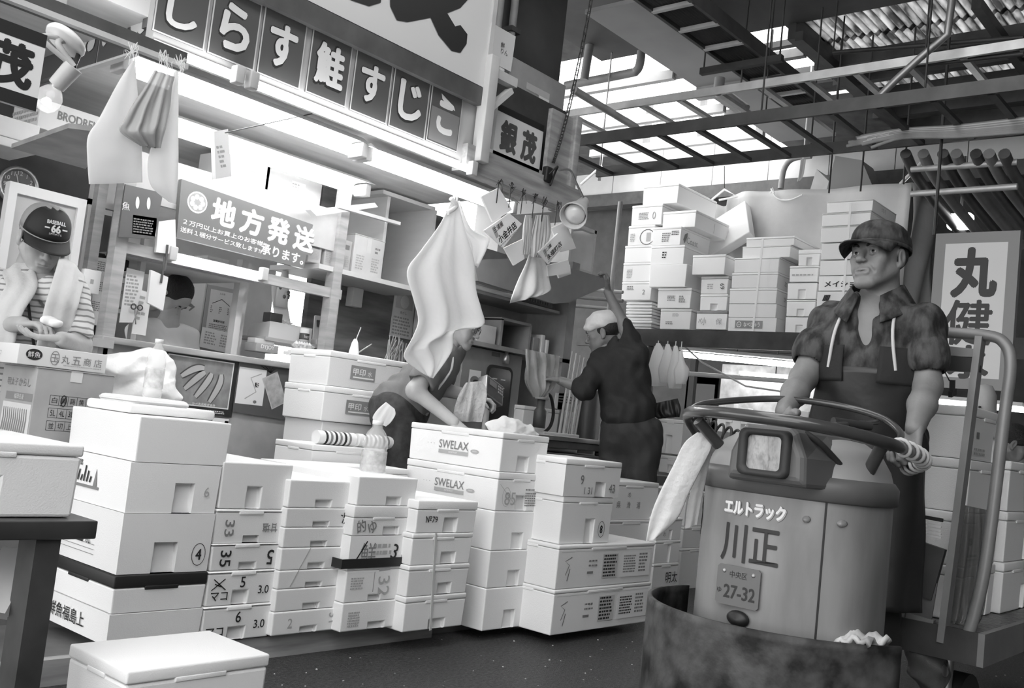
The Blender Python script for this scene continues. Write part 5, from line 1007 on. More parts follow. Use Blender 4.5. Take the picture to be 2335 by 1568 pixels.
def head_prims(wide=1., jaw=1., old=0):
    P = [ell((0, .014, .045), (.075*wide, .092, .076), .03), ell((0, -.022, -.02), (.061*wide, .066, .085), .03)]
    for s in (-1, 1):
        P += [cap((s*.052*wide, .0, -.045), (s*.022, -.068, -.098), .022*jaw, .018, .025), ell((s*.043*wide, -.058, -.014), (.022, .02, .022), .022), ell((s*.03, -.064, -.05), (.024, .02, .028), .02)]
    P += [ell((0, -.074, -.1), (.022, .018, .018), .02), ell((0, -.072, -.06), (.03, .022, .028), .02), cap((-.036, -.078, .022), (.036, -.078, .022), .013, None, .02), ell((0, -.07, .055), (.045, .02, .03), .03)]
    for s in (-1, 1): P += [ell((s*.031, -.096, .0), (.019, .015, .013), .012, True)]
    P += [cap((0, -.084, .014), (0, -.108, -.026), .0075, .0115, .012), ell((0, -.111, -.03), (.011, .009, .009), .008)]
    for s in (-1, 1):
        P += [ell((s*.0125, -.099, -.034), (.0085, .01, .0075), .007), ell((s*.006, -.104, -.042), (.004, .006, .004), .004, True)]
        P += [cap((s*.016, -.083, .0065), (s*.031, -.089, .0105), .0042, .0046, .005), cap((s*.031, -.089, .0105), (s*.046, -.079, .005), .0046, .004, .005), cap((s*.018, -.083, -.006), (s*.031, -.0865, -.0085), .0034, .004, .005), cap((s*.031, -.0865, -.0085), (s*.045, -.078, -.004), .004, .0034, .005)]
        P += [cap((s*.016, -.099, -.038), (s*.036, -.082, -.066), .002, .003, .01, True)] if old else []
        P += [ell((s*.079*wide, .012, -.004), (.009, .018, .032), .008), ell((s*.086*wide, .006, -.0), (.005, .009, .018), .006, True), ell((s*.077*wide, .004, -.03), (.007, .008, .01), .006)]
    P += [cap((-.022, -.09, -.0625), (0, -.0965, -.0605), .0048, .0062, .006), cap((.022, -.09, -.0625), (0, -.0965, -.0605), .0048, .0062, .006), cap((-.017, -.0905, -.0715), (.017, -.0905, -.0715), .0062, None, .008), cap((-.025, -.0965, -.0668), (.025, -.0965, -.0668), .0022, None, .004, True)]
    P += [cap((0, .03, -.04), (0, .045, -.15), .053, .056, .03)]
    return P
def xf(M, V): R = np.array(M.to_3x3()); return V@R.T+np.array(M.translation)
_HC = {}
def head_piece(M, m, sc=1., res=.0028, **k):
    key = (tuple(k.items()), res)
    if key not in _HC: _HC[key] = sdf_mesh(head_prims(**k), res)
    V, F = _HC[key]; return (xf(M, V*sc), F, m)
def face_bits(t, M, base, look=(0, 0), brows=HAIR, sc=1., mouth=True):
    L = M.copy(); L.translation = M.translation-Vector(base); L = L @ Matrix.Scale(sc, 4)
    for s in (-1, 1):
        b = MB(); b.M = L; c = Vector((s*.031, -.0765, .001)); b.lathe([(.0118*math.sin(a), -.0118*math.cos(a)) for a in [i*.2618 for i in range(13)]], EYEW, Matrix.Translation(c), 16)
        d = Vector((look[0]*.5, -1, look[1]*.5)).normalized(); q = d.to_track_quat('Z', 'Y').to_matrix().to_4x4(); b.lathe([(.0056, .0108), (.004, .0116), (.0, .0121)], EYED, Matrix.Translation(c) @ q, 14); b.build('eye', t)
        b = MB(); b.M = L; b.tube(spline([(s*.013, -.0925, .019), (s*.028, -.0955, .026), (s*.047, -.08, .022)], 5), .0038, brows, 8, radii=[.003+.002*math.sin(3.14*i/10) for i in range(11)]); b.build('eyebrow', t)
def hand_prims(w, d, n, side=1, curl=(.3, .4, .3), sc=1., spread=.05, tcurl=.4, thumb=(.6, .75, .3)):
    w, d, n = V3(w), V3(d), V3(n); d = d/np.linalg.norm(d); n = n-d*(n@d); n = n/np.linalg.norm(n); s = np.cross(d, n)*side; P = []
    for i, (off, L) in enumerate(((.028, .072), (.0095, .08), (-.0095, .074), (-.027, .058))):
        kn = w+(d*(.088-.004*abs(i-1))+s*off-n*.0)*sc; P.append(cap(w+s*off*.55*sc, kn, .0135*sc, .0108*sc, .012)); a = 0; p = kn; di = d+s*off*spread*30*.1; di = di/np.linalg.norm(di)
        for sg, c, r in zip((.45, .3, .25), curl, (.0098, .0088, .0078)):
            a += c; v = di*math.cos(a)+n*math.sin(a); q = p+v*L*sg*sc; P.append(cap(p, q, r*sc, (r-.001)*sc, .004)); p = q
    p = w+(s*.022+d*.02)*sc; v = d*thumb[0]+s*thumb[1]+n*thumb[2]; v = v/np.linalg.norm(v)
    for k, (L, r) in enumerate(((.042, .0135), (.034, .0108), (.026, .0095))):
        q = p+v*L*sc; P.append(cap(p, q, r*sc, (r-.0015)*sc, .008)); p = q; v = v+(d*.4+n*.5-s*.35)*tcurl; v = v/np.linalg.norm(v)
    return P
def axes(fwd, up=(0, 0, 1)):
    f = V3(fwd); f = f/np.linalg.norm(f); u = V3(up); u = u-f*(f@u); u /= np.linalg.norm(u); return np.stack([np.cross(u, f)*-1, f, u], 1)   # lateral, forward, up
def dome(t, name, M, base, m, rx, ry, h, z0, y0=.012, brim=None, brimm=None, panel=None):
    L = M.copy(); L.translation = M.translation-Vector(base); b = MB(); b.M = L @ Matrix.Translation((0, y0, z0)); n = 9; vs = []; seg = 28
    prof = [(max(0, math.cos(i/n*1.5708))**.72, math.sin(i/n*1.5708)**.9) for i in range(n+1)]
    for r, z in prof:
        for k in range(seg): a = 6.28319*k/seg; vs.append((rx*r*math.cos(a), ry*r*math.sin(a)+.0*z, h*z))
    fs = [(i*seg+k, i*seg+(k+1) % seg, (i+1)*seg+(k+1) % seg, (i+1)*seg+k) for i in range(n) for k in range(seg)]
    front = [f for f in fs if panel and sum(vs[q][1] for q in f)/4 < -ry*.12]; rest = [f for f in fs if f not in front]
    b.vf(vs, rest, m, None, True)
    if front: b.vf(vs, front, panel, None, True)
    b.vf([(x*1.0, y, z-.012) for x, y, z in vs[:seg]]+vs[:seg], [(k, (k+1) % seg, seg+(k+1) % seg, seg+k) for k in range(seg)], m, None, True)
    b.lathe([(.007, 0), (.006, .004), (0, .005)], m, Matrix.Translation((0, 0, h)), 10); o = b.build(name, t, solid=.003)
    if brim:
        b = MB(); b.M = L @ Matrix.Translation((0, y0, z0)); nu, nv = 16, 5
        b.grid(lambda u, v: (rx*1.0*math.sin((u-.5)*2.5), -ry*math.cos((u-.5)*2.5)-brim[0]*v*math.cos((u-.5)*2.2)**.7, -.006-brim[1]*v-brim[2]*(abs(u-.5)*2)**2*v), nu, nv, brimm or m); b.build('peak', o if 0 else t, solid=.004)
    return o
# ------------------------------------------------------------------ the driver
def J(x, y, D): return V3(at(x, y, D=D))
hc = J(2003, 590, 3.33); base = Vector((hc[0]+.03, hc[1]+.0, .2))
drv = thing('person', 'man in camouflage cap and dark apron standing at the truck\'s round handle, looking aside', 'person', base)
Ax = axes((-1, -.08, 0)); lat, fw, up = Ax[:, 0], Ax[:, 1], Ax[:, 2]      # lat points to his left
if lat[1] > 0: lat = -lat
sL, sR = J(2108, 722, 3.22), J(1895, 716, 3.46); nk = J(2002, 690, 3.36); ch = (sL+sR)/2+np.array([0, 0, -.14]); pel = J(1975, 1010, 3.36); eR, wR = J(1832, 862, 3.36), J(1788, 938, 3.1); eL, wL = J(2116, 880, 3.16), J(2086, 978, 2.98)
R3 = np.stack([lat, fw, np.array([0, 0, 1.])], 1); hipL, hipR = pel+lat*.09, pel-lat*.09; fz = .24
torso = [ell(ch, (.165, .105, .2), .05, R=R3), ell((ch+pel)/2, (.15, .105, .2), .06, R=R3), ell(pel, (.155, .115, .13), .06, R=R3), cap(sL-np.array([0, 0, .03]), sR-np.array([0, 0, .03]), .05, .05, .05), cap(ch+np.array([0, 0, .1]), nk+np.array([0, 0, .05]), .075, .056, .05)]
arms = [cap(sL-np.array([0, 0, .02]), eL, .05, .043, .03), cap(eL, eL*.55+wL*.45, .043, .043, .02), cap(eL*.55+wL*.45, wL, .042, .029, .02), cap(sR-np.array([0, 0, .02]), eR, .052, .045, .03), cap(eR, eR*.55+wR*.45, .045, .044, .02), cap(eR*.55+wR*.45, wR, .043, .029, .02)]
knL, knR = hipL+np.array([-.05, 0, -.42]), hipR+np.array([-.05, 0, -.42]); anL, anR = np.array([hipL[0]+.02, hipL[1], fz+.08]), np.array([hipR[0]+.02, hipR[1], fz+.08])
legs = [cap(hipL, knL, .085, .06, .04), cap(knL, anL, .058, .04, .03), cap(hipR, knR, .085, .06, .04), cap(knR, anR, .058, .04, .03), cap(anL-np.array([-.03, 0, .04]), anL+np.array([-.15, 0, -.05]), .04, .034, .03), cap(anR-np.array([-.03, 0, .04]), anR+np.array([-.15, 0, -.05]), .04, .034, .03)]
M = headM(hc, (-.97, .2, .06), (.0, .06, 1))
gripL = hand_prims(wL, (-.2, .02, -.75), (-.75, .35, -.3), 1, (.7, 1.1, .8), 1.05); gripR = hand_prims(wR, (-.55, -.3, -.7), (-.8, -.1, -.4), -1, (.7, 1.1, .8), 1.05)
h1 = sdf_mesh(gripL, .0032); h2 = sdf_mesh(gripR, .0032)
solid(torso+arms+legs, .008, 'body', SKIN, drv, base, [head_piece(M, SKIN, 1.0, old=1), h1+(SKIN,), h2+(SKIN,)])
face_bits(drv, M, base, (.35, .05))
# short greying hair under the cap
V, F = sdf_mesh([ell((0, .028, .02), (.079, .086, .062), .01), ell((0, -.09, .0), (.12, .112, .14), .01, True), ell((0, .02, -.06), (.09, .07, .05), .01, True)], .004); mesh_obj([(xf(M, V), F, mat('grey hair', .035, .7, bump=.6, bscale=150))], 'hair', drv, base, 1)
dome(drv, 'cap', M, base, CAMO, .09, .118, .087, .042, brim=(.075, .02, .022))
def infl(P, d): return [(p[0], p[1], p[2]+(d if p[0] == 'e' else 0), p[3] if p[0] == 'e' else p[3]+d, p[4] if p[0] == 'e' else p[4]+d, p[5], p[6]) for p in P]
slL, slR = sL*.42+eL*.58, sR*.42+eR*.58
def hemcut(a, e, sl, r): d = (e-a)/np.linalg.norm(e-a); return cap(sl+d*(r*1.02), sl+d*.22, r*1.02, r*1.02, .006, True)
shirt = infl(torso[:3], .016)+[cap(sL-np.array([0, 0, .028]), sR-np.array([0, 0, .028]), .06, .06, .05), cap(ch+np.array([0, 0, .08]), nk+np.array([0, 0, .0]), .085, .07, .05), cap(sL-np.array([0, 0, .02]), slL, .06, .064, .03), cap(sR-np.array([0, 0, .02]), slR, .061, .067, .03)]
neckcut = [hemcut(sL, eL, slL, .072), hemcut(sR, eR, slR, .075), cap(nk+fw*.08+np.array([0, 0, .06]), ch+fw*.13+np.array([0, 0, -.0]), .046, .016, .012, True), cap(nk+np.array([0, 0, .03]), nk+np.array([0, 0, .2]), .066, .08, .01, True)]
folds = lambda G: .005*np.sin(G@np.array([18., 25., 40.]))*np.sin(G@np.array([30., -22., 12.]))+.004*np.sin(G@np.array([52., -40., 30.])+2*np.sin(G@np.array([9., 14., 20.])))
vest = [(p[0], p[1], p[2], p[3], p[4], p[5], p[6]) for p in infl(torso[:2], .022)]
solid(shirt+neckcut, .007, 'shirt', CAMO, drv, base, disp=folds)
cuf = [(sdf_mesh([cap(slL-(eL-sL)*.05, slL+(eL-sL)*.03, .072, .072, .005), cap(slL-(eL-sL)*.3, slL+(eL-sL)*.3, .05, .05, .003, True)], .006))+(CAMO,), (sdf_mesh([cap(slR-(eR-sR)*.05, slR+(eR-sR)*.03, .076, .076, .005), cap(slR-(eR-sR)*.3, slR+(eR-sR)*.3, .052, .052, .003, True)], .006))+(CAMO,)]
for q in cuf: mesh_obj([q], 'sleeve_cuff', drv, base, 2)
# dark chest panels of the shirt, collar wings
for s in (1, -1):
    b = MB()
    def patch(u, v, s=s):
        a = s*lerp(.3, 1.25, u); z = lerp(.02, -.1, v); k = max(.8, 1-(z/.3)**2*.5)
        p = V3(ch)+lat*math.sin(a)*.194*k+fw*math.cos(a)*(.137+.012*v)*k+np.array([0, 0, z]); return tuple(p-V3(base))
    b.grid(patch, 12, 10, VEST); b.build('chest_panel', drv, solid=.004)
b = MB(); cn = V3(nk)-V3(base)+np.array([0, 0, .05])
def coll(u, v):
    a = lerp(-2.75, 2.75, u); q = abs(a)/2.75; r = .07+.05*v+.02*q; out = -fw*math.cos(a)+lat*math.sin(a)
    return tuple(cn+out*r*np.array([1, 1, 0])+fw*.02*q+np.array([0, 0, .028-.06*v*(1+.6*q)-.075*q**2+.006*math.sin(9*u)]))
b.grid(coll, 40, 6, CAMO); b.build('collar', drv, solid=.006)
# trousers and apron
solid(infl(legs[:4], .022)+infl([torso[2]], .022), .009, 'trousers', NAVY, drv, base, disp=folds)
solid([cap(a-np.array([-.03, 0, .035]), a+np.array([-.17, 0, -.045]), .05, .045, .03) for a in (anL, anR)]+[cap(a-np.array([0, 0, .04]), a+np.array([0, 0, .2]), .055, .06, .03) for a in (anL, anR)], .009, 'boots', RUBBER, drv, base)
b = MB(); bt = ch[2]-.07; hem = .55; cxy = V3(pel)
def apr(u, v):
    z = lerp(bt, hem, v); f = min(1, max(0, (bt-z)/(bt-pel[2]))); half = 1.0+.55*min(1, v*3) if z < bt-.001 else 1.0; a = (u-.5)*2*(.95+.55*min(1, v*2.6)); cx = ch[:2]*(1-f)+pel[:2]*f
    rx = .185+.02*f+.03*max(0, v-.5); ry = .137+.012*f+.05*max(0, v-.4); w = .008*math.sin(u*23+v*3)*v+.005*math.sin(u*9-v*11)
    p = lat[:2]*math.sin(a)*(rx+w)+fw[:2]*math.cos(a)*(ry+w); return (cx[0]+p[0]-base.x, cx[1]+p[1]-base.y, z-base.z+.02*math.cos(a*1.2)*(1-v))
b.grid(apr, 32, 40, APRON); b.build('apron', drv, solid=.004)
for s in (-1, 1):
    p0 = Vector(apr(.5+s*.32, 0)); p2 = Vector(nk+lat*s*.075+fw*.03+np.array([0, 0, .02]))-base; p1 = (p0+p2)/2+Vector(fw)*.055; b = MB(); b.tube(spline([p0, p1, p2, p2-Vector(fw)*.07+Vector((0, 0, .01))], 6), .0055, mat('apron cord', .5, .7)); b.build('neck_cord', drv)
# clip hanging on a cord at his left sleeve
t = thing('paper_clip', 'black spring clip hanging on a thin cord behind the driver', 'clip', at(2172, 880, D=3.3)); b = MB(); b.bar((-.02, 0, -.03), (.03, .0, -.015), .012, .02, BLACK); b.bar((.0, 0, -.02), (-.005, 0, .02), .016, .01, BLACK); b.build('jaw', t); b = MB(); P = [q-t.location for q in pts([(2165, 868), (2150, 835), (2148, 800)], D=3.3)]; b.tube(spline(P, 5), .002, BLACK); b.build('cord', t)
# ------------------------------------------------------------------ man behind the cartons
hc = J(97, 548, 4.15); base = Vector((hc[0], hc[1]+.05, .09)); cm = thing('person', 'man in a cap marked 66, towel round his neck, peeling something', 'person', base)
cd = V3(CP)-hc; cd[2] = 0; cd /= np.linalg.norm(cd); rt = V3(CR); rt[2] = 0; rt /= np.linalg.norm(rt)
f2 = cd*.92+rt*.38; M = headM(hc, (f2[0]*.84, f2[1]*.84, -.5), (0, 0, 1)); fw = cd*.93+rt*.36; fw /= np.linalg.norm(fw); R3 = axes(fw); lat = np.cross([0, 0, 1.], fw)*1.; lat = lat if lat@rt > 0 else -lat
sL, sR = J(160, 668, 4.05), J(15, 648, 4.25); nk = J(88, 625, 4.2); ch = (sL+sR)/2+np.array([0, 0, -.13])-fw*.02; pel = ch+np.array([0, 0, -.45]); eL, wL = J(180, 790, 3.98), J(140, 772, 3.85); eR, wR = J(-35, 745, 4.1), J(52, 738, 3.88)
torso = [ell(ch, (.17, .11, .2), .05, R=R3), ell((ch+pel)/2, (.165, .12, .22), .06, R=R3), ell(pel, (.165, .12, .13), .06, R=R3), cap(sL-np.array([0, 0, .01]), sR-np.array([0, 0, .01]), .06, .06, .05), cap(ch+np.array([0, 0, .1]), nk+np.array([0, 0, .04]), .08, .056, .05)]
fl = [pel+lat*s*.09 for s in (-1, 1)]; legs = [cap(p, p*[1, 1, 0]+[0, 0, .55], .085, .06, .04) for p in fl]+[cap(p*[1, 1, 0]+[0, 0, .55], p*[1, 1, 0]+[0, 0, .16], .06, .042, .03) for p in fl]+[cap(p*[1, 1, 0]+[0, 0, .13], p*[1, 1, 0]+[0, 0, .125]+fw*.17, .042, .035, .03) for p in fl]
arms = [cap(sL, eL, .055, .046, .03), cap(eL, wL, .046, .03, .03), cap(sR, eR, .055, .046, .03), cap(eR, wR, .046, .03, .03)]
hb = hand_prims(wL, -rt*.9+cd*.45+np.array([0, 0, -.05]), (0, 0, 1), 1, (.25, .35, .3), 1.0); ha = hand_prims(wR, rt*.9+cd*.3+np.array([0, 0, .05]), (0, .1, -1), 1, (.5, .7, .5), 1.0)
solid(torso+arms+legs, .009, 'body', SKINL, cm, base, [head_piece(M, SKINL, 1.06, wide=1.05), sdf_mesh(ha, .0035)+(SKINL,), sdf_mesh(hb, .0035)+(SKINL,)])
face_bits(cm, M, base, (0, -.8), sc=1.06)
V, F = sdf_mesh([ell((0, .03, .02), (.082, .09, .066), .01), ell((0, -.085, .0), (.1, .085, .12), .01, True), ell((0, .02, -.07), (.09, .07, .05), .01, True)], .004); mesh_obj([(xf(M, V*1.06), F, HAIR)], 'hair', cm, base, 1)
CAPD = mat('dark cap', .02, .7); cp = dome(cm, 'cap', M, base, mat('grey mesh', .3, .8), .096, .122, .105, .045, brim=(.085, .02, .014), brimm=CAPD, panel=CAPD)
b = MB(); L = M.copy(); L.translation = M.translation-base; b.M = L
fr = frame((0, -.107, .098), (1, 0, 0), (0, -.86, .5)); b.text('66', 0, 0, .03, WHITE, fr, bold=.06, d=.006); b.text('BASEBALL', 0, .027, .015, WHITE, fr, bold=.05, w=.075, d=.003); b.rect(-.045, -.025, -.002, .004, WHITE, fr, .006); b.rect(.025, .045, -.002, .004, WHITE, fr, .006); b.text('SPORTS', 0, -.022, .007, WHITE, fr, w=.05, d=.004); b.build('cap_badge', cm)
STR = bpy.data.materials.new('striped shirt'); STR.use_nodes = True; nt = STR.node_tree; bs = nt.nodes['Principled BSDF']; bs.inputs['Roughness'].default_value = .85
wv = nt.nodes.new('ShaderNodeTexWave'); wv.bands_direction = 'Z'; wv.inputs['Scale'].default_value = 13; wv.inputs['Distortion'].default_value = 2.5; tc = nt.nodes.new('ShaderNodeTexCoord'); r_ = nt.nodes.new('ShaderNodeMapRange'); r_.inputs[1].default_value = .1; r_.inputs[2].default_value = .35; r_.inputs[3].default_value = .22; r_.inputs[4].default_value = .6; nt.links.new(tc.outputs['Object'], wv.inputs['Vector']); nt.links.new(wv.outputs[0], r_.inputs[0]); nt.links.new(r_.outputs[0], bs.inputs['Base Color'])
slL, slR = sL*.25+eL*.75, sR*.35+eR*.65
solid(infl(torso[:3], .016)+[cap(sL-np.array([0, 0, .01]), sR-np.array([0, 0, .01]), .072, .072, .05), cap(ch+np.array([0, 0, .08]), nk+np.array([0, 0, -.01]), .09, .072, .05), cap(sL, slL, .068, .07, .03), cap(sR, slR, .068, .07, .03), hemcut(sL, eL, slL, .072), hemcut(sR, eR, slR, .072), cap(nk+fw*.09+np.array([0, 0, .04]), ch+fw*.14+np.array([0, 0, .05]), .05, .012, .012, True), cap(nk+np.array([0, 0, .02]), nk+np.array([0, 0, .2]), .065, .08, .01, True)], .007, 'polo_shirt', STR, cm, base, disp=folds)
solid(infl(legs[:4], .02)+infl([torso[2]], .02), .01, 'trousers', NAVY, cm, base)
solid([cap(p*[1, 1, 0]+[0, 0, .13], p*[1, 1, 0]+[0, 0, .13]+fw*.17, .052, .042, .03) for p in fl], .01, 'boots', RUBBER, cm, base)
b = MB()
tp = [ch+fw*.3+lat*.0+np.array([0, 0, -.2]), ch+fw*.33+lat*.0+np.array([0, 0, .0]), ch+fw*.33+lat*.01+np.array([0, 0, .09]), nk+fw*.24+lat*.05+np.array([0, 0, .02]), nk+lat*.09+fw*.05+np.array([0, 0, .05]), nk-fw*.09+np.array([0, 0, .04]), nk-lat*.085+np.array([0, 0, .01]), ch+fw*.12-lat*.09+np.array([0, 0, .12]), ch+fw*.16-lat*.14+np.array([0, 0, .0]), ch+fw*.15-lat*.15+np.array([0, 0, -.2])]
S = spline([Vector(p)-base for p in tp], 7); c0 = Vector(nk-fw*.0)-base
def tw(u, v):
    i = min(len(S)-1, int(round(v*(len(S)-1)))); p = S[i]; t_ = (S[min(i+1, len(S)-1)]-S[max(i-1, 0)]).normalized(); o_ = Vector((p.x-c0.x, p.y-c0.y, .15)).normalized(); sd = t_.cross(o_).normalized(); return p+sd*(u-.5)*.12+o_*(.012*math.cos((u-.5)*3)+.004*math.sin(u*14))
b.grid(tw, 10, len(S)-1, TOWEL); b.build('towel', cm, solid=.01, sub=1)
b = MB()
for s in (-1, 1): b.tube(spline([Vector(q)-base for q in (nk+lat*s*.07+fw*.05, ch+fw*.145+lat*s*.05, ch+fw*.15+lat*s*.005+np.array([0, 0, -.16]))], 6), .006, CAPD)
b.build('lanyard', cm)
p = (wL+wR)/2+np.array([0, 0, .045])+rt*.02; solid([ell(p, (.035, .022, .02), .01), ell(p+rt*.03+np.array([0, 0, -.01]), (.025, .02, .015), .01)], .004, 'white_wrapping', PAPER, loc=Vector(p), disp=crumple(.004), label='small white wrapped thing in the cap man\'s hands', category='wrapping')
# ------------------------------------------------------------------ bending man in the grey shirt
hc = J(1052, 742, 5.42); hip = J(912, 935, 5.42); base = Vector((hip[0], hip[1], .09)); el_ = thing('person', 'grey-haired man in glasses and grey shirt bending over the boxes, white cloth in his pocket', 'person', base)
M = headM(hc, rt*.9+cd*.28+np.array([0, 0, -.28]), (rt[0]*.2, rt[1]*.2, 1)); M2 = M
nk = J(1030, 792, 5.42); sN, sF = J(990, 828, 5.28), J(1018, 822, 5.58); eN, wN = J(946, 890, 5.17), J(1035, 962, 5.14); eF, wF = J(1000, 885, 5.54), J(1082, 905, 5.40)
ta = nk-hip; ta /= np.linalg.norm(ta); R3 = np.stack([np.cross(ta, rt)/np.linalg.norm(np.cross(ta, rt)), np.cross(np.cross(ta, rt), ta)/np.linalg.norm(np.cross(np.cross(ta, rt), ta)), ta], 1); mid = hip*.4+nk*.6
torso = [ell(mid, (.165, .11, .19), .05, R=R3), ell(hip*.75+nk*.25, (.155, .12, .16), .06, R=R3), ell(hip, (.16, .13, .13), .06), cap(sN, sF, .06, .06, .05), cap(mid+ta*.12, hc-np.array([0, 0, .06])-rt*.02, .075, .05, .04)]
arms = [cap(sN, eN, .054, .044, .03), cap(eN, wN, .044, .03, .03), cap(sF, eF, .054, .044, .03), cap(eF, wF, .044, .03, .03)]
cl = V3(CF)*[1, 1, 0]; cl /= np.linalg.norm(cl); legs = []
for s in (-1, 1): p = hip+cl*.09*s; k_ = np.array([p[0]+rt[0]*.06, p[1]+rt[1]*.06, .56]); a_ = np.array([p[0], p[1], .17]); legs += [cap(p, k_, .088, .062, .04), cap(k_, a_, .06, .042, .03), cap(a_-[0, 0, .03], a_-[0, 0, .04]+rt*.16, .042, .035, .03)]
solid(torso+arms+legs, .009, 'body', SKINL, el_, base, [head_piece(M, SKINL, 1., old=1), sdf_mesh(hand_prims(wN, rt*.7-np.array([0, 0, .6])+cd*.1, rt*.3+np.array([0, 0, .3])-cl*.6, 1, (.4, .5, .4)), .0038)+(SKINL,), sdf_mesh(hand_prims(wF, rt*.9-np.array([0, 0, .1]), (0, 0, -1), -1, (.6, .8, .6)), .0038)+(SKINL,)])
face_bits(el_, M, base, (0, -.4), brows=mat('grey hair'  , .035))
V, F = sdf_mesh([ell((0, .02, .05), (.08, .095, .08), .01), ell((0, -.1, .02), (.1, .07, .12), .015, True), ell((0, .0, -.06), (.1, .06, .055), .01, True)], .004); mesh_obj([(xf(M, V), F, mat('silver hair', .3, .7, bump=.6, bscale=120))], 'hair', el_, base, 1)
b = MB(); L = M.copy(); L.translation = M.translation-base; b.M = L
for s in (-1, 1): b.tube([(s*.033+.025*math.cos(a*.5236), -.104+.006*abs(math.cos(a*.5236)), .0+.018*math.sin(a*.5236)) for a in range(12)], .0022, DGREY, 6, closed=True); b.tube([(s*.058, -.098, .006), (s*.076, -.04, .008), (s*.079, .01, .004)], .0025, WHITE, 6)
b.tube([(-.009, -.105, .004), (0, -.108, .007), (.009, -.105, .004)], .002, DGREY, 6); b.build('glasses', el_)
slN, slF = sN*.42+eN*.58, sF*.4+eF*.6
solid(infl(torso[:2], .016)+[ell(hip+np.array([0, 0, .06]), (.168, .138, .1), .06), cap(sN, sF, .073, .073, .05), cap(mid+ta*.1, nk+ta*.01, .088, .07, .05), cap(sN, slN, .073, .08, .03), cap(sF, slF, .073, .078, .03), hemcut(sN, eN, slN, .082), hemcut(sF, eF, slF, .08), cap(nk+ta*.02, nk+ta*.2, .064, .08, .01, True)], .007, 'shirt', GREYSH, el_, base, disp=folds)
solid(infl([p for i, p in enumerate(legs) if i % 3 < 2], .024)+infl([torso[2]], .022), .009, 'jeans', JEANS, el_, base, disp=folds)
solid([cap(p[1], p[2], .052, .042, .03) for p in legs[2::3]], .01, 'boots', RUBBER, el_, base)
b = MB(); b.tube(spline([Vector(q)-base for q in (nk-ta*.01+cd*.075-rt*.02, sN*.5+mid*.5+cd*.08+rt*.07, mid+cd*.12+rt*.06-ta*.12)], 6), .007, WHITE); b.build('collar_piping', el_)
drape('pocket_cloth', 'white cloth tucked in the bending man\'s back pocket', 'cloth', [(880, 916, 900, 932), (862, 932, 902, 945), (850, 950, 892, 962), (853, 960, 880, 972)], CLOTH, .01, 2, D=5.12, bulge=.012)
drape('towel', 'grey towel held out by the bending man beside the scale display', 'towel', [(1062, 872, 1098, 868), (1046, 900, 1110, 890), (1036, 930, 1108, 920), (1032, 960, 1100, 962)], mat('grey towel', .42, .95, bump=.6, bscale=50), .02, 2, D=5.22, bulge=.02)
# ------------------------------------------------------------------ man reaching up in the dark jacket and white headcloth
hc = J(1375, 760, 6.70); hip = J(1440, 985, 6.60); base = Vector((hip[0], hip[1], .09)); rm = thing('person', 'man in dark jacket and white headcloth reaching up to the hinged flap', 'person', base)
M = headM(hc, -rt*.92+cl*.25+np.array([0, 0, -.3]), (-rt[0]*.25, -rt[1]*.25, 1)); nk = J(1410, 790, 6.65)
sU, sD = J(1452, 812, 6.55), J(1372, 820, 6.67); eU, wU = J(1425, 745, 6.65), J(1386, 665, 6.70); eD, wD = J(1335, 888, 6.55), J(1278, 868, 6.60)
ta = nk-hip; ta /= np.linalg.norm(ta); mid = hip*.35+nk*.65; l_ = sU-sD; l_ -= ta*(l_@ta); l_ /= np.linalg.norm(l_); R3 = np.stack([l_, np.cross(ta, l_), ta], 1)
torso = [ell(mid, (.175, .125, .2), .05, R=R3), ell(hip*.7+nk*.3, (.17, .13, .18), .06, R=R3), ell(hip, (.165, .13, .13), .06), cap(sU, sD, .065, .065, .05), cap(mid+ta*.12, hc-np.array([0, 0, .07]), .075, .054, .04)]
arms = [cap(sU, eU, .058, .046, .03), cap(eU, wU, .044, .03, .03), cap(sD, eD, .056, .046, .03), cap(eD, wD, .045, .03, .03)]; legs = []
for s in (-1, 1): p = hip+rt*.085*s-cl*.03*s; k_ = np.array([p[0], p[1], .55]); a_ = np.array([p[0], p[1], .17]); legs += [cap(p, k_, .1, .07, .04), cap(k_, a_, .065, .045, .03), cap(a_-[0, 0, .03], a_-[0, 0, .04]-rt*.15, .042, .035, .03)]
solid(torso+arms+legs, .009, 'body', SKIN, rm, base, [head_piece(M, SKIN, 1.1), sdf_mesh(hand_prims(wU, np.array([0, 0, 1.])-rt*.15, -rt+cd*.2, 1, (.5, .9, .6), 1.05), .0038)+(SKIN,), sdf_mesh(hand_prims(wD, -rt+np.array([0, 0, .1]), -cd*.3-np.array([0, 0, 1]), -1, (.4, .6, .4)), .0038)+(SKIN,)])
face_bits(rm, M, base, (0, -.3), sc=1.1)
V, F = sdf_mesh([ell((0, .025, .025), (.08, .092, .07), .01), ell((0, -.1, .0), (.1, .08, .12), .015, True)], .004); mesh_obj([(xf(M, V*1.1), F, HAIR)], 'hair', rm, base, 1)
V, F = sdf_mesh([ell((0, .012, .07), (.088, .106, .075), .02), ell((0, -.02, .055), (.082, .09, .045), .02), ell((0, .115, .04), (.025, .03, .028), .02), cap((.0, .12, .03), (.03, .15, -.05), .02, .012, .01), cap((.0, .12, .03), (-.035, .14, -.03), .02, .012, .01), ell((0, 0, -.04), (.2, .2, .07), .01, True)], .004, disp=lambda G: .0025*np.sin(G@np.array([0, 60., 90.]))); mesh_obj([(xf(M, V*1.1), F, mat('headcloth', .66, .9, bump=.3, bscale=30))], 'headcloth', rm, base, 1)
slU, slD = sU*.25+eU*.75, eD*.8+wD*.2
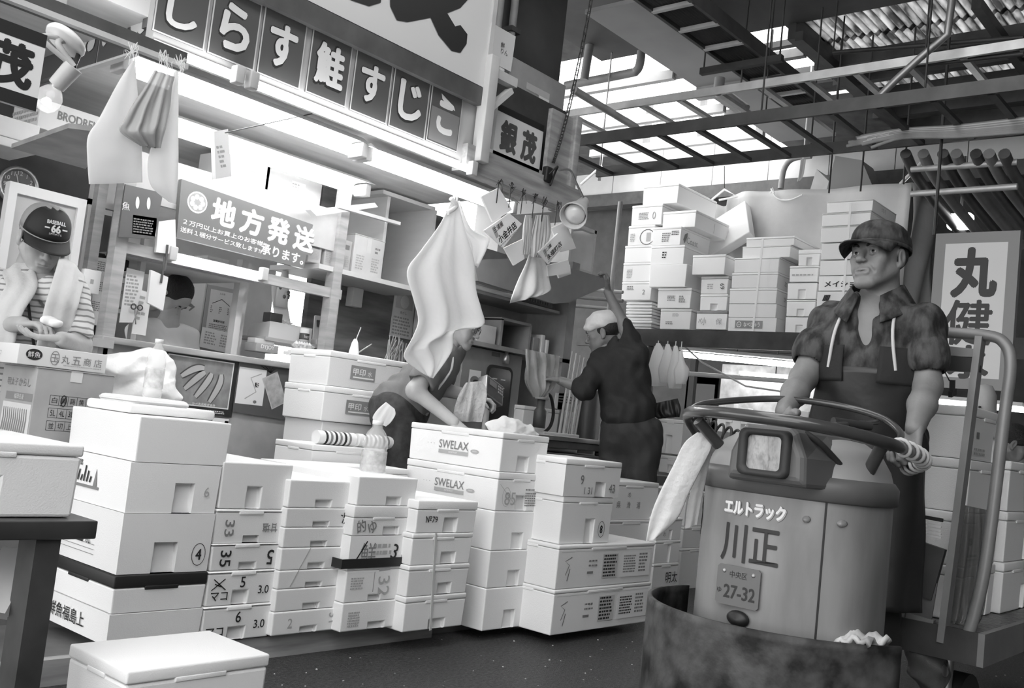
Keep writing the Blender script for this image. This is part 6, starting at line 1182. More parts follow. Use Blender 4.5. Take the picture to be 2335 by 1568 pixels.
solid(infl(torso[:2], .02)+[ell(hip+ta*.1, (.19, .15, .1), .06), cap(sU, sD, .08, .08, .05), cap(mid+ta*.1, nk+ta*.02, .09, .075, .05), cap(sU, eU, .078, .062, .03), cap(sD, eD, .078, .072, .03), cap(eD, slD, .07, .068, .02), cap(nk+ta*.03, nk+ta*.2, .062, .08, .01, True)], .007, 'jacket', NAVY, rm, base, disp=folds)
solid(infl([p for i, p in enumerate(legs) if i % 3 < 2], .026)+infl([torso[2]], .024), .009, 'trousers', mat('dark trousers', .035, .85, bump=.3, bscale=14), rm, base, disp=folds)
solid([cap(p[1], p[2], .052, .042, .03) for p in legs[2::3]], .01, 'boots', RUBBER, rm, base)
# ------------------------------------------------------------------ woman at the booth window, man far right
hc = V3(at(397, 675, D=5.8)); base = Vector((hc[0], hc[1]+.04, .085)); wo = thing('person', 'dark-haired woman bending her head behind the booth window', 'person', base); M = headM(hc, cd*.25+rt*.6-np.array([0, 0, 1.1]))
ch = hc+np.array([0, .05, -.36]); torso = [ell(ch, (.16, .1, .2), .05), ell(ch-[0, 0, .3], (.15, .11, .22), .06), cap(ch+[0, 0, .1], hc-[0, 0, .05], .07, .05, .04), cap(ch+[-.15, 0, .14], ch+[.15, 0, .14], .055, .055, .05), cap(ch+[.16, 0, .13], ch+[.2, -.05, -.15], .05, .04, .03), cap(ch+[.2, -.05, -.15], ch+[.1, -.25, -.18], .04, .028, .03), cap(ch+[-.16, 0, .13], ch+[-.2, -.05, -.15], .05, .04, .03), cap(ch-[.08, 0, .4], [ch[0]-.08, ch[1], .15], .085, .045, .03), cap(ch+[.08, 0, -.4], [ch[0]+.08, ch[1], .15], .085, .045, .03)]
solid(torso, .01, 'body', SKINL, wo, base, [head_piece(M, SKINL, .95), sdf_mesh(hand_prims(ch+[.1, -.25, -.18], (-.5, -.8, 0), (0, 0, -1), -1), .004)+(SKINL,)]); face_bits(wo, M, base, (0, -.5), sc=.95)
V, F = sdf_mesh([ell((0, .02, .05), (.088, .1, .085), .02), ell((0, .05, -.03), (.085, .07, .09), .03), ell((0, -.095, -.02), (.07, .06, .085), .02, True)], .004); mesh_obj([(xf(M, V*.97), F, HAIR)], 'hair', wo, base, 1)
solid(infl(torso[:2], .015)+infl(torso[3:5], .014)+infl(torso[6:7], .014), .009, 'blouse', PAPER, wo, base, disp=folds)
hc = V3(at(2312, 1015, D=6.2)); base = Vector((hc[0], hc[1], 0)); fm = thing('person', 'dark-haired person bowing the head behind the boxes at the far right edge', 'person', base); M = headM(hc, rt*.8+cd*.4-np.array([0, 0, .6])); ch = hc+rt*.1+np.array([0, 0, -.33])
torso = [ell(ch, (.17, .17, .2), .05), ell(ch-[0, 0, .3], (.15, .15, .22), .06), cap(ch+[0, 0, .1], hc-[0, 0, .04], .07, .05, .04), cap(ch-[.08, 0, .3], [ch[0]-.08, ch[1], .05], .08, .05, .03), cap(ch+[.08, 0, -.3], [ch[0]+.08, ch[1], .05], .08, .05, .03), cap(ch-rt*.15+[0, 0, .1], ch-rt*.2-[0, 0, .2], .05, .04, .03), cap(ch-rt*.2-[0, 0, .2], ch+cd*.2-[0, 0, .15], .04, .028, .03)]
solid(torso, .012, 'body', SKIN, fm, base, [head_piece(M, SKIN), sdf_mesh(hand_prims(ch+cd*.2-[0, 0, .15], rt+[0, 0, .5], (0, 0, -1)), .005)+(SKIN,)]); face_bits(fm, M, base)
V, F = sdf_mesh([ell((0, .02, .05), (.086, .1, .085), .02), ell((0, -.095, -.03), (.08, .06, .09), .02, True), ell((0, .02, -.08), (.1, .08, .06), .02, True)], .005); mesh_obj([(xf(M, V), F, HAIR)], 'hair', fm, base, 1)
solid(infl(torso[:2], .016)+infl(torso[5:7], .014), .011, 'jacket', NAVY, fm, base); solid(infl(torso[3:5], .018), .012, 'trousers', JEANS, fm, base)
# ================================================================== the turret truck
TC = at(1815, 1150, D=2.78); TC.z = 0
TA, TB, TN = .252, .21, 2.5
TR = Matrix.Rotation(-math.pi/2-.04, 4, 'Z')
trk = thing('turret_truck', 'grey three-wheel turret truck with round handle and headlamp, plate 27-32', 'truck', TC, -math.pi/2-.04)
def sup(a, b, n, th): c, s = math.cos(th), math.sin(th); return (a*math.copysign(abs(c)**(2/n), c), b*math.copysign(abs(s)**(2/n), s))
def ringz(prof, n=TN, seg=56):     # (a, b, z) sections
    vs = [(*sup(a, b_, n, 2*math.pi*k/seg), z) for a, b_, z in prof for k in range(seg)]; m_ = len(prof)
    return vs, [(i*seg+k, i*seg+(k+1) % seg, (i+1)*seg+(k+1) % seg, (i+1)*seg+k) for i in range(m_-1) for k in range(seg)]
def front(x, a=TA, b=TB, n=TN): return -b*max(0, 1-abs(x/a)**n)**(1/n)
ENAMEL = mat('truck enamel', .19, .42, noise=.22, nscale=9, coat=.15, stretch=(1, 1, .25), contrast=(.35, .65)); SHROUD = mat('shroud plastic', .1, .45, noise=.1); DOME = mat('pale cowl', .28, .4)
def curved(paint, name, parent=trk):
    b = MB(); paint(b); 
    for v in b.b.verts: v.co.y = front(v.co.x)+v.co.y
    return b.build(name, parent)
ztop = at(1600, 1100, D=2.66).z+.0
b = MB(); v, f = ringz([(TA*.96, TB*.96, .12), (TA, TB, .2), (TA, TB, ztop)]); b.mesh(v, f, ENAMEL)
b.build('column', trk)
# panel joint, bolts
def joint(b): b.box(.168, .172, -.002, .0005, .2, ztop, BLACK); [b.lathe([(.009, 0), (.009, .006), (.0, .008)], ENAMEL, frame((x, -.001, ztop-.06-.0*x), (1, 0, 0), (0, -1, 0)), 10) for x in (.13, .205)]
curved(joint, 'panel_joint')
def t1(b):
    L = FY(0, -.001, 0); x0 = -.02
    b.text('川正', x0, ztop-.15, .1, BLACK, L, w=.175, bold=.016)
curved(t1, 'lettering')
def t2(b): L = FY(0, -.0015, 0); b.text('エルトラック', -.015, ztop-.056, .036, mat('pale letters', .7, .4), L, w=.185, bold=.05, d=.002); b.text('エルトラック', -.0125, ztop-.059, .036, MGREY, L, w=.185, bold=.05)
curved(t2, 'maker_badge')
PL = mat('plate enamel', .12, .4)
b = MB(); zp = ztop-.262; L = FY(-.035, front(-.035)-.012, zp) @ Matrix.Rotation(.06, 4, 'Y')
b.prism([(-.062+.006, -.052), (.062-.006, -.052), (.062, -.046), (.062, .046), (.056, .052), (-.056, .052), (-.062, .046), (-.062, -.046)], -.004, .002, PL, L); b.text('27-32', .006, -.016, .034, BLACK, L, w=.092, bold=.03, d=.003); b.text('中央区', 0, .03, .018, INK, L, w=.05, d=.003); b.text('ゆ', -.052, -.016, .014, INK, L, d=.003); [b.lathe([(.006, 0), (.0, .004)], LGREY, L @ Matrix.Translation((s*.042, .036, .002)), 8) for s in (-1, 1)]
b.build('number_plate', trk)
b = MB(); b.M = Matrix.Translation((-.03, front(-.03)-.006, ztop-.345)); b.lathe([(.0, -.012), (.02, -.01), (.034, .0), (.02, .01), (0, .012)], BLACK, Matrix.Rotation(math.pi/2, 4, 'X'), 20, sy=.62); b.build('key_cover', trk)
def tch(b): L = FY(0, -.002, 0); b.ell(-.235, ztop-.1, .02, .055, MGREY, L); b.ell(-.235, ztop-.07, .01, .012, PAPER, L, .003); b.rect(-.252, -.218, ztop-.13, ztop-.105, PAPER, L, .003)
curved(tch, 'charm_sticker')
# shroud band, pale cowl, hood with the headlamp
b = MB(); v, f = ringz([(TA*1.0, TB*1.0, ztop-.012), (TA*1.045, TB*1.05, ztop-.008), (TA*1.05, TB*1.06, ztop+.035), (TA*1.0, TB*1.0, ztop+.052), (TA*.9, TB*.9, ztop+.058)]); b.mesh(v, f, SHROUD); b.build('shroud_band', trk)
b = MB(); v, f = ringz([(TA*.99, TB*.99, ztop+.045), (TA*.95, TB*.95, ztop+.08), (TA*.84, TB*.85, ztop+.125), (TA*.66, TB*.7, ztop+.152), (TA*.4, TB*.4, ztop+.162), (.01, .01, ztop+.165)]); b.mesh(v, f, DOME); b.build('cowl', trk)
hx = .045
b = MB()
def sect(y, wb, wt, z0, z1): return [(hx-wb, y, z0), (hx+wb, y, z0), (hx+wb*.96, y, z0+(z1-z0)*.5), (hx+wt, y, z1-.012), (hx+wt-.015, y, z1), (hx-wt+.015, y, z1), (hx-wt, y, z1-.012), (hx-wb*.96, y, z0+(z1-z0)*.5)]
S_ = [sect(-.285, .1, .072, ztop+.035, ztop+.16), sect(-.27, .112, .08, ztop+.02, ztop+.17), sect(-.12, .14, .085, ztop+.02, ztop+.172), sect(.02, .145, .088, ztop+.02, ztop+.172)]
vs = [p for s in S_ for p in s]; b.mesh(vs, [(i*8+k, i*8+(k+1) % 8, (i+1)*8+(k+1) % 8, (i+1)*8+k) for i in range(3) for k in range(8)]+[tuple(range(8))[::-1]], SHROUD, smooth=False); b.build('hood', trk, bevel=.012)
b = MB(); L = FY(hx, -.288, ztop+.098)
rr_ = lambda w, h, r: [(sx*(w-r)+r*math.cos(a), sy*(h-r)+r*math.sin(a)) for sx, sy, a0 in ((1, 1, 0), (-1, 1, 90), (-1, -1, 180), (1, -1, 270)) for a in [math.radians(a0+15*i) for i in range(7)]]
o_, i_ = rr_(.072, .062, .02), rr_(.049, .044, .012); n = len(o_); vs = [(x, y, -.01) for x, y in o_]+[(x*.98, y*.98, .016) for x, y in o_]+[(x, y, .012) for x, y in i_]+[(x, y, -.012) for x, y in i_]
b.vf(vs, [(j*n+k, j*n+(k+1) % n, (j+1)*n+(k+1) % n, (j+1)*n+k) for j in range(3) for k in range(n)], RUBBER, L, True); hl = b.build('lamp_rim', trk)
b = MB(); b.prism(i_, -.012, -.008, mat('lamp reflector', .75, .12, .9), L); b.build('lamp_reflector', hl)
b = MB(); b.prism(i_, .001, .004, mat('ribbed lens', .26, .2, 0., noise=.7, nscale=16, bump=.9, bscale=26, stretch=(1, 1, .35)), L); b.build('lamp_lens', hl)
# round handle: thick front rail, thin rear rail, struts, wrapping rope
def tl(x, y, D): return TR.to_3x3().transposed() @ (at(x, y, D=D)-TC)
RAILM = mat('dark handle paint', .05, .28, coat=.4, noise=.2)
fr_ = spline([tl(*q) for q in ((1588, 985, 2.95), (1568, 945, 2.85), (1610, 938, 2.66), (1740, 952, 2.5), (1870, 972, 2.45), (2000, 1003, 2.52), (2080, 1030, 2.68), (2104, 1052, 2.85), (2070, 1066, 2.98))], 8)
b = MB(); b.tube(fr_, .0165, RAILM, 14); b.build('handle_rail', trk)
b = MB(); b.tube(spline([tl(*q) for q in ((1568, 945, 2.85), (1600, 922, 3.0), (1700, 911, 3.12), (1800, 910, 3.14), (1920, 926, 3.1), (2010, 952, 3.0), (2052, 985, 2.9), (2050, 1006, 2.82))], 8), .0105, RAILM, 12); b.build('guard_rail', trk)
for q in (((2012, 1015, 2.56), (1962, 1110, 2.62), .017), ((1592, 958, 2.7), (1640, 1015, 2.72), .016), ((2000, 962, 3.0), (1905, 968, 2.75), .008)): b = MB(); b.tube([tl(*q[0]), tl(*q[1])], q[2], RAILM, 12); b.build('strut', trk)
b = MB(); b.tube(spline([tl(1835, 985, 2.55), tl(1880, 1020, 2.55), tl(1962, 1112, 2.6)], 6), .008, RUBBER); b.build('brake_cable', trk)
b = MB(); b.box(-.02, .025, -.015, .02, -.02, .03, STEEL, bev=.004); o = b.build('latch', trk); o.location = tl(1962, 1135, 2.6)
ROPE = mat('pale rope', .5, .8)
def helix(path, turns, r, rr, m):
    out = []; n = len(path); ref = Vector((0, 0, 1)); N = turns*12
    for i in range(N+1):
        t = i/N*(n-1); k = min(n-2, int(t)); p = path[k].lerp(path[k+1], t-k); d = (path[k+1]-path[k]).normalized(); x = ref.cross(d).normalized(); y = d.cross(x); a = i/12*6.28319; out.append(p+x*math.cos(a)*r+y*math.sin(a)*r)
    b = MB(); b.tube(out, rr, m, 6); return b
helix(fr_[44:], 9, .021, .0055, ROPE).build('rope_wrap', trk); helix([tl(1585, 960, 2.85), tl(1690, 1000, 2.85)], 6, .02, .004, RUBBER).build('coiled_cable', trk)
b = MB(); b.tube([tl(1900, 960, 2.8), tl(1985, 972, 2.85)], .012, RUBBER, 10); b.build('hand_grip', trk)
# round bumper drum
b = MB(); da, db_ = .395, .39; zb = .562; ths = [math.radians(a) for a in range(-102, 74, 4)]; BUMP = mat('rusted bumper', .04, .6, .0, noise=.95, nscale=11, bump=.3, bscale=14, contrast=(.36, .66))
P = [(da*math.sin(t)-.025, -db_*math.cos(t)+.06) for t in ths]
b.vf([(x, y, z) for z in (.1, .14, zb-.03, zb-.02, zb) for x, y in P], [(j*len(P)+i, j*len(P)+i+1, (j+1)*len(P)+i+1, (j+1)*len(P)+i) for j in range(4) for i in range(len(P)-1)], BUMP, None, True); b.build('bumper_drum', trk, solid=.012)
b = MB(); b.prism([(da*.98*math.sin(t)-.025, -db_*.98*math.cos(t)+.06) for t in ths]+[(.3, .9), (-.3, .9)], .14, .16, DSTEEL); b.build('step_plate', trk)
for s in (-1, 1): b = MB(); b.tube([(s*.3, .5, .1), (s*.42, .5, .1)], .1, RUBBER, 20); b.build('wheel', trk)
b = MB(); b.tube([(-.05, 0, .1), (.05, 0, .1)], .1, RUBBER, 20); b.build('wheel', trk)
b = MB(); c = at(1975, 1462, D=2.5); b.M = Matrix.Translation((0, 0, 0)); b.grid(lambda u, v: (-.075+.15*u, -.035+.09*v, .012*math.sin(9*u+4*v)+.008*math.sin(17*v+3*u)), 16, 10, mat('crumpled paper', .45, .8, noise=.5, nscale=18)); b.build('crumpled_paper', loc=(c.x, c.y, c.z), label='crumpled pale paper lying on the bumper at the driver\'s feet', cat='paper', solid=.012)
# driver's towel on the handle
drape('towel', 'pale towel hanging from the left end of the truck handle', 'towel', [(1590, 985, 1625, 990), (1560, 1010, 1622, 1020), (1535, 1060, 1598, 1070), (1500, 1130, 1568, 1130), (1482, 1180, 1545, 1180), (1473, 1235, 1500, 1225)], TOWEL, .007, 1, D=2.72, bulge=.014, seed=3)
drape('towel', 'second end of the towel hanging against the truck column', 'towel', [(1600, 1010, 1625, 1015), (1585, 1080, 1612, 1085), (1568, 1150, 1600, 1140), (1562, 1205, 1590, 1195)], mat('shaded towel', .45, .95, bump=.2, bscale=60), .006, 1, D=2.76, bulge=.01, seed=6)  # shade put into a darker copy of the towel colour
# ================================================================== cargo bed, guard frame and its boxes
GX = 3.47; FRM = mat('frame paint', .2, .4, .2, noise=.15)
g = at(2235, 1445, X=GX); DZ = g.z
cart = thing('cargo_bed', 'chequer-plate cargo bed with a tall tube guard frame at the right edge', 'cart', (GX, 1.1, 0))
CHEQ = mat('chequer plate', .16, .35, .6, noise=.6, nscale=26, bump=.8, bscale=60)
b = MB(); b.box(.0, 2.4, g.y-1.1, .75, DZ-.03, DZ, CHEQ); b.build('deck', cart); b = MB(); b.box(-.02, 2.4, g.y-1.1-.02, g.y-1.1, DZ-.1, DZ+.004, FRM); b.box(-.02, .0, g.y-1.1, .75, DZ-.1, DZ+.004, DSTEEL); b.build('deck_edge', cart)
for x, y in ((.3, g.y-1.0), (1.9, g.y-1.0)): b = MB(); b.tube([(x, y, .16), (x, y+.08, .16)], .16, RUBBER, 22); b.build('wheel', cart)
def gl(x, y, X=GX): return at(x, y, X=X)-Vector((GX, 1.1, 0))
bt = gl(2196, 1520); b = MB(); b.tube(spline([gl(1905, 735), gl(2150, 757), gl(2246, 764), gl(2288, 780), gl(2304, 828), gl(2290, 950), gl(2245, 1300), (bt.x, bt.y, DZ-.05)], 8), .019, FRM, 12); b.build('guard_tube', cart)
b = MB(); q = gl(2150, 1440); b.bar(gl(2236, 768), (q.x, q.y, DZ-.05), .05, .022, FRM, up=(0, 1, 0)); b.build('guard_post', cart)
b = MB(); b.bar(gl(2145, 798), gl(2222, 806), .02, .03, FRM); b.bar(gl(2100, 826), gl(2236, 832), .02, .05, BLACK); b.build('cross_bar', cart)
b = MB(); b.bar(gl(2085, 1290), gl(2140, 1310), .02, .17, DSTEEL); b.bar(gl(2068, 1410), gl(2128, 1428), .02, .04, FRM); b.vf([gl(2075, 1320), gl(2138, 1330), gl(2120, 1440), gl(2060, 1425)], [(0, 1, 2, 3)], mat('guard sheet', .09, .5, noise=.3)); b.build('guard_panel', cart, solid=.006)
b = MB()
for i in range(5): b.bar(gl(2108, 1186+8*i, GX-.02), gl(2146, 1194+8*i, GX-.02), .004, .006, LGREY)
b.bar(gl(2106, 1178, GX-.015), gl(2150, 1186, GX-.015), .01, .012, BLACK); b.build('vent', cart)
drape('plastic_sheet', 'grimy clear plastic sheet tied round the guard frame', 'sheet', [(2192, 1150, 2250, 1162), (2180, 1220, 2255, 1230), (2168, 1300, 2250, 1300), (2150, 1400, 2235, 1410), (2140, 1438, 2190, 1440)], mat('grimy film', .12, .2, alpha=.7, bump=.4, bscale=14), .016, 3, D=3.32)
b = MB()
solid([ell(at(2105, 1500, D=3.3), (.05, .06, .09), .03), ell(at(2130, 1530, D=3.3), (.06, .05, .07), .03)], .008, 'plastic_bag', mat('grimy film', .12), loc=at(2105, 1500, D=3.3), disp=crumple(.012), label='crumpled grimy plastic bag at the foot of the guard frame', category='bag'); b.b.free()
b = MB(); p = at(2165, 1495, D=3.35); b.tube([(p.x, p.y, DZ-.02), (p.x-.02, p.y, .1)], .02, STEEL, r1=.014); b.build('prop_leg', label='steel prop leg under the guard frame', cat='leg')
GC = 'tall grooved foam boxes on the cargo bed'
SL = dict(lid=.035, hf=(.66, .82, .62))
cy = 1.0
def tallmark(s, F, X, w, d, h): s.rect(.12*w, .2*w, .5*h, .66*h, INKG, F); s.scribble(.06*w, .4*w, .1*h, .3*h, INKL, F, 2)
P = [(dict(SL), 'lowest grooved foam box at the bed corner, half behind the plastic'), (dict(SL, marks=tallmark), 'grooved foam box with a small print, second up at the bed corner'), (dict(SL), 'grooved foam box, third up at the bed corner behind the frame post'), (dict(SL, marks=tallmark), 'topmost tall foam box at the bed corner, shaded broad side')]
ctop = at(2223, 924, Y=cy); x0 = ctop.x; H_ = (ctop.z-DZ-.004)/4
for i, (q, lb) in enumerate(P): foam_box((x0, cy, DZ+.002+H_*i), .4, .55, H_-.002, lb, group=GC, **q)
for i, lb in enumerate(('lowest grooved foam box further along the bed', 'grooved foam box second up further along the bed', 'topmost grooved foam box further along the bed, under the bowed head')): foam_box((x0+.44, cy-.02, DZ+.002+.19*i), .42, .5, .188, lb, group=GC, **SL)
for i, lb in enumerate(('foam box at the end of the bed, lower', 'foam box at the end of the bed, upper')): foam_box((x0+.95, cy-.0, DZ+.002+.2*i), .4, .45, .198, lb, group=GC, **SL)
foam_box((x0+.02, cy+.2, ctop.z+.002), .16, .2, .13, 'small foam carton on the tall box behind the driver', lid=.0)
b = MB(); p = at(2245, 905, Y=1.25); b.lathe([(.05, 0), (.055, .02), (.05, .12), (.03, .16), (0, .165)], MGREY, None, 16); b.tube([(-.07, 0, .01), (-.07, 0, .06), (0.07, 0, .06), (.07, 0, .01)], .004, BLACK); b.build('hand_lamp', loc=(p.x, 1.25, ctop.z+.002), label='grey work lamp with wire stand on the tall box behind the guard post', cat='lamp')
# ================================================================== right of the booth: cabinet, scale, shelves
YQ = 4.6
b = MB(); a, c = at(1062, 772, Y=YQ), at(1300, 820, Y=YQ); zs = (a.z+c.z)/2; SH = mat('shelf paint', .3, .5, noise=.15)
un = thing('shelf_unit', 'deep grey shelf unit behind the bending man, over the control cabinet', 'shelf', (a.x, YQ, 0)); w = c.x-a.x
L0 = lambda q: b.box(*q, SH)
L0((-.1, w, 0, .4, zs-.03, zs)); b.build('lower_board', un); b = MB(); L0((.0, w*.86, .02, .4, zs+.33, zs+.35)); b.build('upper_board', un); b = MB(); L0((w*.92, w, 0, .42, 0, zs+.75)); b.build('side_board', un); b = MB(); L0((w*.34, w*.36, .05, .4, zs, zs+.2)); L0((w*.34, w*.62, .05, .4, zs+.19, zs+.21)); L0((w*.61, w*.63, .05, .4, zs, zs+.2)); b.build('pigeonhole', un); b = MB(); L0((-.1, w, .4, .42, zs, zs+.75)); b.build('back_board', un)
for x, wd, h, m_, lb in ((-.02, .16, .19, mat('white carton', .7), 'white box lying open on the grey shelf beside the bending man\'s glasses'), (.16, .2, .13, CARDL, 'open pale tray of papers on the grey shelf'), (w*.66, .07, .12, MGREY, 'grey book leaning on the grey shelf'), (w*.74, .04, .15, PAPER, 'white book standing tallest on the grey shelf'), (w*.79, .035, .12, PAPER, 'white book standing last on the grey shelf')):
    b = MB(); b.box(0, wd, 0, .22, 0, h, m_, bev=.006); b.build('book' if wd < .08 else 'carton', loc=(a.x+x, YQ+.05, zs+.001), label=lb, cat='book' if wd < .08 else 'box')
b = MB(); b.box(0, .48, 0, .25, 0, .035, PAPER, bev=.015); b.box(.02, .46, .02, .23, .035, .06, TOWEL, bev=.015); b.box(.0, .4, .0, .24, .06, .075, LGREY, bev=.006); b.build('paper_bale', loc=(a.x+.02, YQ+.02, zs+.352), label='bale of folded paper on the upper grey shelf', cat='bale')
b = MB(); b.box(0, .32, 0, .2, 0, .13, mat('dark basket', .06, .6), bev=.008); [b.box(.02+.03*i, .035+.03*i, -.003, 0, .02, .11, DGREY) for i in range(9)]; b.build('basket', loc=(a.x+.62, YQ+.03, zs+.352), label='dark wire basket on the upper grey shelf', cat='basket')
b = MB(); b.lathe([(.022, 0), (.026, .03), (.02, .06), (.012, .07), (.014, .085)], STEEL, None, 14); b.build('bell', loc=(at(1156, 797, Y=4.64).x, 4.64, zs-.116), label='little metal bell lamp under the grey shelf edge', cat='bell')
# control cabinet with dark gauge window
p = pts([(1062, 785), (1200, 815), (1165, 985), (1035, 960)], Y=4.66); x0, x1, z1 = (p[0].x+p[3].x)/2, (p[1].x+p[2].x)/2, (p[0].z+p[1].z)/2
cb = thing('control_cabinet', 'grey steel cabinet with a dark rounded gauge window', 'cabinet', (x0, 4.66, 0)); w = x1-x0; b = MB(); b.box(0, w, 0, .35, .6, z1, mat('cabinet grey', .24, .45, noise=.12)); b.box(.0, w, .02, .33, .085, .6, DGREY); b.build('cabinet_body', cb, bevel=.006)
zc = z1-.3; b = MB(); L = FY(w*.62, -.004, zc); b.prism(rr_(.14, .2, .05), -.002, .006, RUBBER, L); b.prism(rr_(.12, .18, .04), .006, .008, mat('gauge glass', .015, .15), L); [b.rect(-.08+.09*(i % 2), -.03+.09*(i % 2), .1-.06*(i//2), .108-.06*(i//2), LGREY, L, .009) for i in range(6)]; b.build('gauge_window', cb)
b = MB(); L = FY(w*.22, -.003, zc+.07); b.rect(-.06, .06, -.06, .07, PAPER, L); b.ell(0, -.0, .045, .03, INKG, L, .002); b.ell(.01, -.012, .03, .018, INK, L, .003); b.build('sticker', cb, label='pale photo sticker')
b = MB(); b.lathe([(.02, 0), (.018, .015), (0, .018)], STEEL, FY(w*.12, -.002, zc-.2), 14); b.rect(-.09, .0, .0, .03, DGREY, FY(w*.6, -.002, zc+.26)); b.build('knob', cb)
# scale
t = thing('weighing_scale', 'platform scale with its tilted display on a post', 'scale', at(1300, 1000, Y=4.0)); o = t.location.copy()
a, c = at(1222, 985, Y=4.0), at(1388, 1008, Y=4.0); b = MB(); b.box(a.x-o.x, c.x-o.x, -.02, .3, -.02, .01, STEEL, bev=.004); b.build('pan', t); b = MB(); b.box(a.x-o.x+.03, c.x-o.x-.05, .0, .28, -.07, -.02, DGREY, bev=.006); [b.lathe([(.02, -.1), (.02, -.07)], BLACK, Matrix.Translation((x, .03, 0)), 10) for x in (a.x-o.x+.06, c.x-o.x-.08)]; b.build('scale_base', t)
dp = at(1120, 892, Y=4.1)-o; b = MB(); L = Matrix.Translation(dp) @ Matrix.Rotation(.35, 4, 'Y') @ Matrix.Rotation(-.35, 4, 'X'); b.M = L; b.box(-.09, .09, -.03, .04, -.07, .07, STEEL, bev=.006); b.rect(-.08, .08, -.06, .06, DGREY, FY(0, -.031, 0)); b.rect(-.065, .01, .01, .05, mat('lcd', .25, .3), FY(0, -.031, 0), .003)
for i in range(9): b.rect(.025+.018*(i % 3), .038+.018*(i % 3), .035-.02*(i//3), .048-.02*(i//3), LGREY, FY(0, -.031, 0), .003)
b.build('display', t); b = MB(); b.tube([dp+Vector((0, .02, -.06)), dp+Vector((0, .02, -.32))], .02, LGREY); b.lathe([(.0, -.03), (.028, -.01), (.028, .015), (0, .03)], BLACK, Matrix.Translation(dp+Vector((0, 0, -.09))), 14); b.build('display_post', t)
b = MB(); b.box(a.x-.1, c.x+.25, 3.9, 4.58, o.z-.16, o.z-.102, DWOOD); b.box(a.x-.05, c.x+.1, 3.95, 4.38, .085, o.z-.16, BLACK); b.build('work_bench', label='dark work bench carrying the platform scale', cat='bench')
foam_box((at(1238, 990, Y=4.34).x, 4.33, o.z-.1), .42, .22, .13, 'lettered foam tray behind the scale pan', lid=0, marks=lambda s, F, X, w, d, h: (s.rect(.12*w, .92*w, .2*h, .75*h, INKG, F), s.text('山なにわの魚', .5*w, .48*h, .4*h, WHITE, F, d=.002, w=.7*w, bold=.03)))
foam_box((at(1235, 945, Y=4.45).x-.06, 4.57, o.z-.1), .42, .22, .3, 'tall foam box behind the notice by the hose', lid=.03)
board('notice', 'white notice taped up behind the hose', 'notice', [(1268, 895), (1325, 900), (1312, 940), (1262, 930)], PAPER, lambda b, L, w, h: b.scribble(-.35*w, .35*w, -.1*h, .35*h, INKG, L, 3), Y=4.6)
# pump jug with hose and the clear sack on it
jp = at(1228, 975, Y=4.36); t = thing('pump_jug', 'dark water pump bottle with a curved hose beside the scale', 'pump', jp)
b = MB(); b.lathe([(.045, 0), (.045, .12), (.03, .14), (.03, .2)], DGREY, None, 16); b.build('bottle_body', t); b = MB(); b.lathe([(.045, .2), (.05, .22), (.04, .26), (.02, .28), (.02, .36)], mat('pale plastic', .6, .3), None, 14); b.build('pump_head', t); b = MB(); b.tube(spline([(.03, 0, .25), (.1, 0, .23), (.15, 0, .12), (.13, 0, .02), (.05, 0, -.04)], 6), .012, RUBBER); b.build('hose', t)
drape('plastic_sack', 'shiny clear plastic sack bunched over the pump bottle', 'sack', [(1198, 795, 1276, 812), (1196, 830, 1272, 845), (1202, 870, 1255, 880), (1215, 905, 1238, 905)], mat('shiny film', .5, .06, alpha=.5, bump=.8, bscale=14, spec=1.), .025, 4, Y=4.15, bulge=.03, nu=50)
b = MB(); [b.tube([(lambda q: Vector((q.x, 4.5, o.z-.1)))(at(1285+9*i, 880-3*i, Y=4.5)), at(1305+9*i, 800+5*i, Y=4.5)], .013, PAPER if i % 2 else LGREY, r1=.006) for i in range(5)]; b.build('rolled_papers', label='rolled papers and film standing behind the reaching man\'s hand', cat='rolls', kind='stuff')
solid([ell(at(1165, 975, Y=3.3), (.09, .06, .05), .03), ell(at(1200, 985, Y=3.28), (.07, .05, .04), .03), ell(at(1130, 972, Y=3.34), (.05, .05, .035), .03)], .005, 'plastic_bag', BAG, loc=at(1165, 975, Y=3.3), disp=crumple(.012, 1.6), label='crumpled clear bag lying on the top printed fish box', category='bag')
# hinged flap and the passage behind
F_ = mat('flap board', .3, .5, noise=.08); p = pts([(1080, 592), (1225, 588), (1392, 638), (1384, 652), (1296, 690), (1262, 692), (1090, 640)], Y=4.45)
b = MB(); b.vf([q for q in p]+[q+Vector((0, .03, 0)) for q in p], [tuple(range(7))[::-1], tuple(range(7, 14))]+[(i, (i+1) % 7, 7+(i+1) % 7, 7+i) for i in range(7)], F_); b.bar(p[0]+Vector((.02, .0, -.02)), p[0]+Vector((.02, .2, -.02)), .03, .03, F_); b.build('hinged_flap', label='wide grey hinged flap held up by the reaching man', cat='flap')
b = MB(); q = pts([(1305, 505), (1362, 520), (1345, 622), (1300, 605)], Y=5.2); x0, x1 = q[0].x, q[1].x; zt, zb_ = q[0].z, q[3].z
for v in ((x0, x1, 5.2, 5.25, zt-.03, zt), (x0, x0+.03, 5.2, 5.5, zb_, zt), (x1-.03, x1, 5.2, 5.5, zb_, zt), (x0, x1, 5.2, 5.5, zb_-.02, zb_), (x0, x1, 5.48, 5.5, zb_, zt)): b.box(*v, LGREY)
b.build('wall_rack', label='pale open rack on the passage wall behind the spot lamp', cat='rack')
b = MB(); q = at(1415, 460, X=6.6); b.tube([(6.6, q.y, 0), q], .02, LGREY); b.build('standpipe', label='pale upright pipe beside the reaching hand', cat='pipe')
